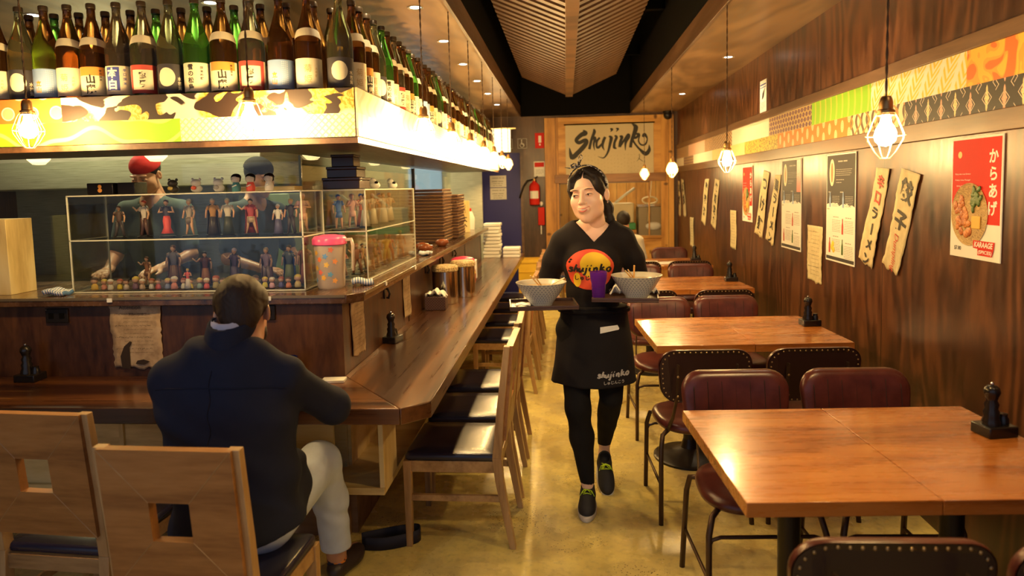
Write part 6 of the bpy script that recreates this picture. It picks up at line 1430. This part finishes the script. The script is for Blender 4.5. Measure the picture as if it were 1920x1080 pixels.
# apron wrapped round the hips
ap = Sdf(); ap.add(lambda X, Y, Z: (np.sqrt(((X-.012)/(.168+(.93-Z)*.125))**2+((Y-.0)/(.118+(.93-Z)*.16))**2)-1)*.115, .01); ap.cut(half((0, 0, 1), .955), .001) if False else None
ap.keep(half((0, 0, 1), .965), .003); ap.keep(half((0, 0, -1), -.588), .003)
flesh('apron', [(folds(ap, .004, (24, 6, 5), 1), (-.27, .29, -.23, .23, .57, .98), .006, None)], m_apron, W)
b = MB(); b.tube([(.012+.176*math.cos(a), .122*math.sin(a), .945) for a in (2*PI*k/40 for k in range(40))], .009, 6, closed=True, flat=.3, upv=(1, 0, 0)); b.build('apron_waistband', m_apron, W, smooth=180)
# printing on shirt and apron follows the cloth
def on_front(fn, y0=-.20, ymin=-.25, off=.0025):
    """projects x-z points on to the front surface of an sdf, marching along +y"""
    def wp(u, v, y):
        t = y0
        for _ in range(60):
            d = float(fn(np.float64(u), np.float64(t), np.float64(v)))
            if d < .0006: break
            t += max(d*.8, .0005)
        return (u, t-off+y, v)
    return wp
shirt_f = folds(sh_, .0045); apron_f = folds(ap, .004, (24, 6, 5), 1)
wps = on_front(shirt_f)
def disc(b, cx, cz, rx, rz, y, n=40, m=6, wob=.04, ph=0):
    rows = []
    for j in range(m+1):
        rows.append([b.v(wps(cx+rx*j/m*(1+wob*math.sin(3*a+ph)+wob*.5*math.sin(7*a))*math.cos(a), cz+rz*j/m*(1+wob*math.cos(2*a+ph))*math.sin(a), y)) for a in (2*PI*k/n for k in range(n))])
    for A, B in zip(rows, rows[1:]):
        for k in range(n): b._f([A[k], A[(k+1) % n], B[(k+1) % n], B[k]])
lx, lz = -.006, 1.150
b = MB(); disc(b, lx, lz, .112, .103, 0); lg = b.build('printed_red_sun', plain('shirt_red_print', (.78, .085, .03), .6), W, smooth=180)
b = MB(); disc(b, lx+.022, lz+.020, .072, .066, -.001, ph=1); b.build('printed_yellow_sun', plain('shirt_yellow_print', (.88, .56, .02), .6), lg, smooth=180)
b = MB(); disc(b, lx-.062, lz-.050, .018, .036, -.001, n=20, m=3, ph=2); b.build('printed_yellow_streak', plain('shirt_yellow_print', (.88, .56, .02), .6), lg, smooth=180)
# brush word "shujinko" used on shirt and apron
def brushword(b, cx, cz, w_, wp, y=-.002, thick=1.0):
    """the eight letters as free brush strokes; unit box 8.6 wide"""
    L = [[[(.9, .75), (.45, .85), (.35, .6), (.75, .35), (.45, .05), (0, .15)]], [[(1.55, 1.45), (1.25, .7), (1.05, .05)], [(1.15, .45), (1.5, .75), (1.65, .5), (1.6, 0.05)]], [[(2.05, .75), (1.95, .25), (2.25, .05), (2.6, .5)], [(2.75, .8), (2.6, .3), (2.8, 0.05)]],
         [[(3.35, .8), (3.2, .1), (2.95, -.5), (2.7, -.35)], [(3.45, 1.2), (3.55, 1.1)]], [[(4.0, .8), (3.85, .35), (4.0, .05)], [(4.1, 1.2), (4.25, 1.1)]], [[(4.75, .8), (4.6, .05)], [(4.65, .4), (5.05, .75), (5.25, .55), (5.15, .0), (5.4, .1)]],
         [[(6.1, 1.5), (5.9, .8), (5.75, .0)], [(6.55, .95), (5.95, .5), (6.35, .3), (6.8, .0)]], [[(7.35, .85), (7.0, .55), (7.1, .15), (7.45, .1), (7.7, .5), (7.5, .85), (7.3, .8)]]]
    s_ = w_/7.8; tmp = MB(); 
    for let in L:
        for st_ in let: n = len(st_); stroke(tmp, [(p[0]*s_, p[1]*s_) for p in st_], [thick*s_*(.20+.14*math.sin(PI*(i+.6)/n)) for i in range(n)], 0, 5)
    tmp.bm.verts.ensure_lookup_table()
    V = [(v.co.x-w_/2+cx, v.co.z-.4*s_+cz) for v in tmp.bm.verts]; F = [tuple(v.index for v in f.verts) for f in tmp.bm.faces]; tmp.bm.verts.index_update(); F = [tuple(v.index for v in f.verts) for f in tmp.bm.faces]; tmp.bm.free()
    b.raw([wp(u, v, y) for u, v in V], F)
b = MB(); brushword(b, lx-.002, lz+.0, .205, wps, -.0022, 1.15); b.build('shirt_lettering', m_ink, W, smooth=0)
b = MB(); words(b, 'しゅじんこう', lx, lz-.040, w=.145, y=-.0022, bold=.03, warp=wps)
b.build('shirt_small_lettering', m_ink, W, smooth=0)
b = MB()
for i, ch in enumerate('こんじゅ'): words(b, ch, (.135, .118, .092, .03)[i], (1.115, 1.075, 1.045, 1.03)[i], h=.014, y=-.001, bold=.02, warp=wps, rot=(.9, .7, .4, 0)[i])
b.build('shirt_edge_lettering', m_white, W, smooth=0)
wpa = on_front(apron_f, -.30)
b = MB(); brushword(b, .095, .650, .155, wpa, -.001, 1.3); b.build('apron_lettering', plain('grey_apron_print', (.40, .38, .36), .7), W, smooth=0)
b = MB(); words(b, 'しゅじんこう', .098, .617, w=.098, y=-.001, bold=.02, warp=wpa); b.build('apron_small_lettering', plain('grey_apron_print', (.40, .38, .36), .7), W, smooth=0)
b = MB(); P_ = [(.035, .850), (.125, .862), (.128, .868), (.120, .884), (.036, .879)]; b.raw([wpa(*p, -.004) for p in P_]+[wpa(*p, -.0065) for p in P_], [(0, 1, 2, 3, 4), (9, 8, 7, 6, 5)]+[(i, (i+1) % 5, 5+(i+1) % 5, 5+i) for i in range(5)]); b.build('pocket_note', m_white, W, smooth=0)
# leggings
lg_ = Sdf()
for h_, k_, a_ in ((hipR, kneeR, ankR), (hipL, kneeL, ankL)):
    md_ = tuple(np.array(k_)*.58+np.array(a_)*.42+np.array((0, .018, 0))); lg_.chain([h_, k_, md_, a_], [.090, .058, .056, .036], .03) if h_ is hipR else lg_.add(lambda X, Y, Z, pts=[h_, k_, md_, a_]: np.minimum(np.minimum(cap(pts[0], pts[1], .090, .058)(X, Y, Z), cap(pts[1], pts[2], .058, .056)(X, Y, Z)), cap(pts[2], pts[3], .056, .036)(X, Y, Z)), .012)
lg_.cut(half((0, 0, 1), 0) if False else cap((-.035, -.11, .06), (-.035, -.15, .0), .05, .06), .003); lg_.cut(cap((.06, .19, .125), (.058, .15, .03), .058, .07), .003); lg_.ell((0, 0, .86), (.15, .10, .08), .05)
flesh('leggings', [(folds(lg_, .0015, (60, 20, 50)), (-.20, .20, -.22, .28, .08, .93), .0055, None)], m_legging, W)
# shoes
def shoe(name, M_):
    s = Sdf(); s.ell((0, .0, .045), (.038, .085, .040), .02); s.ell((0, -.075, .030), (.041, .068, .030), .03); s.cap((0, .045, .05), (0, .045, .085), .036, .034, .02); s.cut(cap((0, .035, .12), (0, .035, .085), .027, .024), .006); s.keep(half((0, 0, -1), -.018), .003)
    up_ = flesh(name, [(s, (-.06, .06, -.16, .11, 0, .13), .0042, M_)], plain('black_mesh_shoe', (.018, .016, .018), .75), W)
    so = Sdf(); so.add(lambda X, Y, Z: np.maximum(ell((0, -.03, .012), (.046, .128, .06))(X, Y, Z), np.abs(Z-.012)-.013), .003); o = flesh('sole', [(so, (-.06, .06, -.18, .12, -.01, .04), .0042, M_)], m_sole, up_)
    b = MB()
    for i, y_ in enumerate((-.060, -.043, -.026, -.010)):
        zt = .062+.006*i+.004*i; b.tube([(-.020, y_, zt-.003), (0, y_-.004, zt+.004), (.020, y_, zt-.003)], .0022, 6); b.tube([(-.020, y_+.012, zt), (.018, y_-.004, zt)], .0018, 5)
    for g2 in (-1, 1): b.tube([(0, -.002, .092), (g2*.016, -.022, .098), (g2*.026, -.036, .088), (g2*.014, -.028, .090), (0, -.004, .094)], .0020, 5); b.tube([(0, -.002, .092), (g2*.022, -.010, .088), (g2*.034, -.03, .072)], .0018, 5)
    l = b.build('neon_lace', m_neon, up_, smooth=180); l.matrix_local = M_; l.parent = up_
    return up_
shoe('shoe', Matrix.Translation((-.037, -.155, .0)) @ Matrix.Rotation(math.radians(-4), 4, 'Z') @ Matrix.Rotation(math.radians(0), 4, 'X'))
shoe('shoe', Matrix.Translation((.061, .118, .045)) @ Matrix.Rotation(math.radians(3), 4, 'Z') @ Matrix.Rotation(math.radians(28), 4, 'X'))
# trays and what is on them
def wtray(label, pos, rz, w_, d_):
    t = thing('carrying_tray', label, 'tray', pos, rz, 'trays carried by the waitress'); MB().box(-w_/2, w_/2, -d_/2, d_/2, 0, .008).build('tray_base', m_tray, t, bevel=.002)
    b = MB(); e = .008
    for q_ in ((-w_/2, w_/2, -d_/2, -d_/2+e), (-w_/2, w_/2, d_/2-e, d_/2), (-w_/2, -w_/2+e, -d_/2+e, d_/2-e), (w_/2-e, w_/2, -d_/2+e, d_/2-e)): b.box(*q_, .0075, .02)
    b.build('raised_rim', m_tray, t, bevel=.002); return t
t1 = wtray('dark tray with only a noodle bowl, left one in the photo', (-.115, 3.13, 1.0), .10, .31, .22); t2 = wtray('dark tray with a bowl and purple cup, right one in the photo', (.270, 3.19, 1.022), -.12, .30, .22)
g_ = G('blue_dotted_porcelain', .2); x, y, z = g_.xyz(); v_ = g_.vec(g_.m('ARCTAN2', y, x)*.085, z*1.0, 0); a_ = (g_.m('ARCTAN2', y, x)*6.0+(z/.0095).floor()*.5).fract()-.5; c_ = (z/.0095).fract()-.5; dt = (a_*a_*1.4+c_*c_).sqrt(); m_bowl = g_.out(g_.mix((g_.m('LESS_THAN', dt, .33)-g_.m('LESS_THAN', dt, .16)*.6)*.75, (.46, .47, .47), (.10, .12, .20))); m_bowlin = plain('bowl_inner', (.62, .58, .46), .2)
m_chop = plain('chopstick_wood', (.62, .40, .16), .5); m_spoon = plain('wood_spoon', (.72, .38, .10), .45)
def nbowl(label, pos, spoon):
    t = thing('noodle_bowl', label, 'bowl', pos, 0, 'bowls on the trays'); MB().lathe([(0, .006), (.042, .006), (.042, 0), (.050, 0), (.052, .008), (.085, .050), (.113, .098), (.117, .104)], 48).build('outer_glaze', m_bowl, t, smooth=60)
    MB().lathe([(.117, .104), (.1175, .106), (.114, .106), (.108, .100), (.082, .055), (.05, .018), (0, .014)], 48).build('inner_glaze', m_bowlin, t, smooth=60)
    return t
bw1 = nbowl('blue-grey dotted noodle bowl on the left tray', (-.122, 3.13, 1.0085), 0); bw2 = nbowl('blue-grey dotted noodle bowl on the right tray, holding a wooden spoon', (.318, 3.17, 1.0305), 1)
b = MB(); b.lathe([(0, .084), (.098, .084)], 40); s1 = b.build('broth', plain('ramen_broth', (.50, .34, .13), .12), bw1); b = MB(); b.lathe([(0, .084), (.098, .084)], 40); b.build('broth', plain('ramen_broth', (.50, .34, .13), .12), bw2)
def sticks(name, label, cat, pos, pairs, mat, r):
    for i, (a, c) in enumerate(pairs):
        o = MB().tube([a, c], [r[0], r[1]], 8, flat=r[2]).build(name, mat, None); o.location = pos; tag(o, label[i], cat, 'chopsticks in the bowls' if 'chop' in name else None)
sticks('chopstick', ['left of the two chopsticks standing in the left bowl', 'right of the two chopsticks standing in the left bowl'], 'chopstick', (-.122, 3.13, 1.0085), [((-.01, .02, .086), (-.048, -.02, .138)), ((.0, .02, .086), (-.030, -.02, .140))], m_chop, (.0035, .003, 1))
sticks('soup_spoon', ['pale spoon handle leaning out of the left bowl to the right'], 'spoon', (-.122, 3.13, 1.0085), [((.045, .0, .09), (.108, -.02, .126))], m_cream, (.006, .005, .6))
sticks('chopstick', ['left of the two chopsticks standing in the right bowl', 'right of the two chopsticks standing in the right bowl'], 'chopstick', (.318, 3.17, 1.0305), [((-.02, .02, .086), (-.052, -.02, .128)), ((-.01, .02, .086), (-.040, -.02, .132))], m_chop, (.0035, .003, 1))
sticks('wooden_spoon', ['orange-brown wooden spoon standing upright in the right bowl'], 'spoon', (.318, 3.17, 1.0305), [((-.012, .0, .086), (-.010, -.01, .150))], m_spoon, (.008, .009, .45))
t = thing('plastic_tumbler', 'purple translucent plastic tumbler on the right tray, before her shirt print', 'cup', (.142, 3.135, 1.0305)); g_ = G('purple_plastic', .1); g_.set(Transmission_Weight=.75, IOR=1.2); m_pur = g_.out((.30, .06, .62))
MB().lathe([(0, .006), (.026, 0), (.029, .004), (.033, .075), (.0375, .09), (.040, .128), (.038, .128), (.0355, .09), (.031, .075), (.027, .008), (0, .008)], 32).build('cup_wall', m_pur, t, smooth=60); MB().lathe([(0, .01), (.026, .01), (.029, .055), (0, .055)], 28).build('drink', plain('dark_drink', (.10, .02, .22), .1), t)
for pos, lb in (((-.205, 3.10, 1.0085), 'white napkin lying on the left tray beside the bowl'), ((.395, 3.245, 1.0305), 'crumpled white cloth at the back of the right tray'), ((.235, 3.245, 1.0305), 'white napkin at the back of the right tray between cup and bowl')):
    s_ = (.035, .03) if 'left' in lb else (.035, .02); hgt = .006 if 'left' in lb else .045
    o = tag(MB().grid(lambda u, v: ((u-.5)*2*s_[0], (v-.5)*2*s_[1], .006+hgt*abs(math.sin(u*5+v*3))*math.sin(PI*u)), 14, 8).build('napkin', m_white, None, smooth=180, solid=.004), lb, 'napkin', 'napkins on the trays'); o.location = pos

# ---------------------------------------------------------------- seated man seen from behind
MN = thing('person', 'man in dark navy jacket and pale jeans sitting at the bar, back to camera', 'person', (-1.075, 2.06, 0), 0)
mh = head_sdf(False); mh.cap((0, .02, -.04), (0, .05, -.15), .056, .060, .03)
# the man faces +y: head frame is turned by 180 degrees and bowed to his right
MHm = Matrix.Translation((.022, .055, 1.158)) @ Matrix.Rotation(math.radians(-4), 4, 'Y') @ Matrix.Rotation(math.radians(180+20), 4, 'Z') @ Matrix.Rotation(math.radians(14), 4, 'X') @ Matrix.Scale(.98, 4)
mb_ = Sdf(); mb_.cap((.02, .0, 1.10), (.01, -.03, 1.02), .058, .066, .03); mb_.chain([(-.16, -.02, .975), (0, -.03, 1.01), (.16, -.02, .975)], [.042, .055, .042], .05); mb_.ell((0, -.02, .85), (.15, .10, .18), .05); mb_.ell((0, -.02, .58), (.15, .11, .14), .06)
mb_.chain([(-.185, -.01, .96), (-.238, .125, .808), (-.20, .30, .775), (-.13, .44, .775)], [.042, .034, .030, .026], .02); mb_.chain([(.185, -.01, .96), (.268, .155, .822), (.18, .33, .785), (.10, .44, .775)], [.042, .034, .030, .026], .02)
mb_.chain([(-.09, -.02, .50), (-.12, .40, .505), (-.13, .47, .34), (-.13, .495, .10)], [.07, .05, .045, .038], .02); mb_.chain([(.09, -.02, .50), (.112, .42, .515), (.122, .49, .34), (.128, .515, .11)], [.07, .05, .045, .038], .02)
for x_, y_ in ((-.13, .50), (.125, .52)): mb_.cap((x_, y_, .09), (x_, y_+.02, .05), .036, .035, .02); mb_.cap((x_, y_, .045), (x_+.03, y_+.15, .035), .035, .028, .02)
h1 = Sdf(); h1.cap((-.15, .42, .772), (-.13, .45, .770), .028, .026, .02); hand_sdf(h1, (-.125, .455, .768), (.35, .75, .0), (0, 0, -1), None, .18, 1.05, -1)
h2 = Sdf(); h2.cap((.13, .42, .772), (.10, .45, .770), .028, .026, .02); hand_sdf(h2, (.095, .455, .768), (-.6, .6, .0), (0, 0, -1), None, .18, 1.05, 1)
mbody = flesh('body', [(mh, (-.1, .1, -.135, .135, -.225, .13), .0034, MHm), (mb_, (-.32, .42, -.18, .74, .0, 1.12), .011, None), (h1, (-.25, .05, .38, .68, .72, .81), .005, None), (h2, (-.08, .2, .38, .68, .72, .81), .005, None)], m_skin2, MN)
face_parts(mbody, MHm, False, (.45, .16, .12))
mhair = Sdf(); mhair.ell((0, .022, .046), (.081, .099, .090), .02); mhair.ell((0, .075, -.010), (.060, .040, .055), .03); mhair.cut(ell((0, -.125, -.02), (.072, .080, .105)), .01)
for g2 in (-1, 1): mhair.cut(ell((g2*.088, .010, -.006), (.020, .024, .036)), .008); mhair.ell((g2*.070, .0, .045), (.014, .055, .04), .015)
flesh('hair', [(lambda X, Y, Z: mhair(X, Y, Z)+.0007*np.sin(X*310+np.sin(Z*95)*2.2)*np.sin(Z*140+Y*60+np.sin(X*70)*2), (-.12, .12, -.11, .15, -.10, .15), .003, MHm)], m_hairbrown, MN)
bd_ = Sdf(); bd_.ell((0, -.050, -.083), (.040, .040, .034), .02); 
for g2 in (-1, 1): bd_.ell((g2*.052, -.018, -.060), (.018, .034, .030), .02)
flesh('beard', [(bd_, (-.09, .09, -.11, .05, -.13, -.02), .004, MHm)], m_hairbrown, MN)
jk = Sdf(); jk.chain([(-.180, -.02, .985), (-.06, -.035, 1.030), (.08, -.035, 1.030), (.185, -.02, .985)], [.060, .066, .066, .060], .05); jk.ell((-.005, -.025, .86), (.222, .135, .20), .06); jk.ell((-.0, -.02, .66), (.212, .135, .22), .06); jk.ell((.01, -.02, .50), (.222, .155, .13), .06); jk.ell((.115, .10, .56), (.078, .14, .12), .05); jk.ell((-.115, .10, .56), (.078, .14, .12), .05)
jk.chain([(-.190, -.01, .965), (-.243, .12, .81), (-.20, .30, .775)], [.062, .056, .046], .025); jk.chain([(.190, -.01, .968), (.272, .155, .825), (.18, .33, .785)], [.062, .056, .046], .025)
jk.cut(cap((.02, .02, 1.18), (.005, -.0, 1.06), .064, .062), .006); jk.keep(half((.25, 0, -1), -.435), .01)
jk.cut(lambda X, Y, Z: np.maximum(np.maximum(np.abs(X-.0)-.03, .05-Y), Z-.95), .01)
flesh('jacket', [(folds(jk, .010, (21, 17, 29), .7), (-.36, .44, -.22, .42, .40, 1.12), .0062, None)], m_jacket, MN)
wj = on_front(folds(jk, .010, (21, 17, 29), .7), -.32); b = MB(); b.tube([wj(.004+.004*math.sin(k), .47+.57*k/40, .0008) for k in range(40)], .0016, 5)
b.build('back_seam', m_jacket, MN, smooth=180); b = MB(); b.tube([wj(-.20+.41*k/40, .975-.02*(k/20-1)**2, .0008) for k in range(41)], .0016, 5); b.build('yoke_seam', m_jacket, MN, smooth=180)
cl = Sdf(); cl.add(lambda X, Y, Z: np.abs(cap((.02, .0, 1.16), (.005, -.022, 1.062), .066, .072)(X, Y, Z))-.006, .002); cl.keep(half((0, -.35, 1), 1.098), .004); cl.keep(half((0, .2, -1), -1.042), .004)
flesh('jacket_collar', [(cl, (-.12, .14, -.14, .12, 1.0, 1.16), .0042, None)], m_jacket, MN)
sc2 = Sdf(); sc2.add(lambda X, Y, Z: np.abs(cap((.02, .004, 1.17), (.008, -.016, 1.07), .061, .064)(X, Y, Z))-.0035, .002); sc2.keep(half((0, -.35, 1), 1.110), .003); sc2.keep(half((0, .2, -1), -1.06), .003)
flesh('shirt_collar', [(sc2, (-.12, .14, -.14, .12, 1.0, 1.16), .004, None)], cloth_mat('pale_shirt', (.45, .42, .50)), MN)
b = MB()
b.tube([(x_, -.158 if abs(x_) < .1 else -.150, .965-.02*(x_/.2)**2) for x_ in [k*.02-.2 for k in range(21)]], .0015, 4); 
jn = Sdf(); jn.chain([(.09, .0, .50), (.112, .42, .515), (.122, .49, .34), (.128, .515, .135)], [.098, .078, .064, .060], .03)
jn2 = Sdf(); jn2.chain([(-.09, .0, .50), (-.12, .40, .505), (-.13, .47, .34), (-.13, .495, .13)], [.098, .078, .064, .060], .03)
js = Sdf(); js.add(jn, .02); js.add(jn2, .012); js.ell((0, -.03, .50), (.17, .13, .09), .03); js.keep(half((0, 0, -1), -.125), .004); js.cut(cap((.168, .515, .2), (.168, .515, .0), .045), .003) if False else None
b.bm.free()
flesh('jeans', [(folds(js, .003, (40, 30, 46)), (-.24, .28, -.18, .62, .10, .62), .006, None)], m_jeans, MN)
g_ = G('patterned_sock', .8); x, y, z = g_.xyz(); n_ = g_.noise(g_.vec(x, y, z), 38, 1, .3, .6); m_sock = g_.out(g_.ramp(n_, (.0, (.02, .02, .05)), (.42, (.80, .26, .03)), (.58, (.10, .22, .60)), (.66, (.80, .28, .04)), const=True))
for x_, y_ in ((-.13, .50), (.125, .52)):
    s = Sdf(); s.cap((x_, y_-.004, .16), (x_, y_+.004, .05), .040, .038, .02); flesh('sock', [(s, (x_-.07, x_+.07, y_-.08, y_+.08, .0, .18), .005, None)], m_sock, MN)
    s = Sdf(); s.ell((x_+.005, y_+.01, .04), (.044, .075, .042), .02); s.ell((x_+.035, y_+.10, .034), (.045, .085, .034), .03); s.cut(cap((x_, y_, .14), (x_, y_, .08), .036), .006); s.keep(half((0, 0, -1), -.002), .002)
    flesh('shoe', [(s, (x_-.08, x_+.11, y_-.10, y_+.21, -.01, .11), .005, None)], plain('dark_brown_leather', (.035, .022, .022), .45), MN)

# ---------------------------------------------------------------- kitchen staff and far customer
def staff(label, pos, rz, cap_c, shirt_c, tilt=10, skin=m_skin, hairc=m_hairblack, zs=0, arms=None, hat=True):
    t = thing('person', label, 'person', pos, rz)
    h = head_sdf(); h.cap((0, .02, -.04), (0, .05, -.16), .050, .055, .03)
    Mh = Matrix.Translation((0, -.05, 1.58+zs)) @ Matrix.Rotation(math.radians(tilt), 4, 'X')
    s = Sdf(); s.cap((0, .0, 1.50+zs), (0, .02, 1.38+zs), .052, .06, .03); s.chain([(-.18, .02, 1.36+zs), (0, .02, 1.40+zs), (.18, .02, 1.36+zs)], [.05, .055, .05], .05); s.ell((0, .03, 1.15+zs), (.15, .10, .25), .05); s.ell((0, .03, .92+zs), (.15, .10, .12), .05)
    for g2 in (-1, 1):
        s.chain([(g2*.19, .02, 1.34+zs), (g2*.24, -.02, 1.08+zs), (g2*.16, -.24, 1.02+zs)], [.048, .038, .027], .02)
        if zs > -.3: s.chain([(g2*.09, .02, .88+zs), (g2*.10, .02, .46+zs/2), (g2*.10, .03, .08)], [.08, .055, .04], .02); s.cap((g2*.1, .02, .05), (g2*.1, -.10, .03), .036, .028, .02)
        else: s.chain([(g2*.09, .02, .88+zs), (g2*.11, -.40, .84+zs), (g2*.11, -.40, .08)], [.08, .058, .04], .02); s.cap((g2*.11, -.4, .05), (g2*.11, -.52, .03), .036, .028, .02)
    hs_ = []
    for g2 in (-1, 1): k = Sdf(); k.cap((g2*.165, -.22, 1.02+zs), (g2*.155, -.25, 1.02+zs), .028, .026, .02); hand_sdf(k, (g2*.152, -.255, 1.02+zs), (-g2*.2, -1, -.1), (0, 0, -1), None, .25, 1, -g2); hs_.append((k, (min(g2*.05, g2*.27), max(g2*.05, g2*.27), -.48, -.18, .93+zs, 1.09+zs), .006, None))
    bo = flesh('body', [(h, (-.1, .1, -.135, .135, -.23, .13), .004, Mh), (s, (-.32, .32, -.56 if zs <= -.3 else -.3, .16, 0, 1.52+zs), .012, None)]+hs_, skin, t)
    face_parts(bo, Mh, False)
    hh_ = Sdf(); hh_.ell((0, .022, .046), (.080, .097, .088), .02); hh_.cut(ell((0, -.125, -.014), (.066, .078, .098)), .01); hh_.cut(half((0, 0, 1), -.06), .01)
    for g2 in (-1, 1): hh_.cut(ell((g2*.088, .010, -.006), (.020, .024, .036)), .008)
    flesh('hair', [(hh_, (-.12, .12, -.11, .15, -.10, .15), .0045, Mh)], hairc, t)
    if hat:
        c_ = Sdf(); c_.ell((0, .018, .062), (.088, .103, .078), .02); c_.cut(half((0, .25, 1), .042), .01) if False else c_.keep(half((0, .15, -1), -.046), .006); flesh('bandana', [(c_, (-.12, .12, -.12, .16, .0, .16), .004, Mh)], cloth_mat('cap_'+str(cap_c[0]), cap_c), t)
    sh2 = Sdf(); sh2.chain([(-.17, .02, 1.365+zs), (0, .02, 1.40+zs), (.17, .02, 1.365+zs)], [.060, .066, .060], .05); sh2.ell((0, .03, 1.15+zs), (.165, .115, .26), .05); sh2.ell((0, .03, .90+zs), (.165, .115, .12), .05)
    for g2 in (-1, 1): sh2.cap((g2*.18, .02, 1.35+zs), (g2*.225, -.005, 1.14+zs), .062, .058, .03)
    sh2.cut(cap((0, -.01, 1.55+zs), (0, .0, 1.42+zs), .066), .006); sh2.keep(half((0, 0, -1), -(.84+zs)), .004)
    flesh('shirt', [(folds(sh2, .004), (-.32, .32, -.14, .19, .82+zs, 1.48+zs), .008, None)], cloth_mat('shirt_'+str(shirt_c[1]), shirt_c), t)
    if zs > -.3:
        tr = Sdf(); 
        for g2 in (-1, 1): tr.chain([(g2*.09, .02, .88+zs), (g2*.10, .02, .46+zs/2), (g2*.10, .03, .12)], [.10, .075, .06], .02)
    else:
        tr = Sdf()
        for g2 in (-1, 1): tr.chain([(g2*.09, .02, .88+zs), (g2*.11, -.40, .84+zs), (g2*.11, -.40, .12)], [.10, .075, .06], .02)
    flesh('trousers', [(tr, (-.25, .25, -.5, .18, .04, 1.0+zs), .012, None)], m_legging, t)
    return t
staff('kitchen worker in a red bandana looking down behind the glass', (-2.62, 4.15, 0), R_(4), (.42, .02, .02), (.10, .12, .11), 22, skin=m_skin2, zs=.10)
staff('kitchen worker in a dark cap leaning in profile behind the glass', (-2.02, 4.32, 0), R_(62), (.03, .025, .03), (.07, .08, .08), 12, skin=m_skin2, zs=.07)
cu_ = dup(DINER, (.66, 8.14, 0), 0, 'maroon chair under the seated customer at the farthest table')
staff('seated customer with black hair and white shirt bent over the farthest table', (.66, 8.10, 0), 0, (0, 0, 0), (.74, .70, .60), 60, zs=-.46, hat=False)
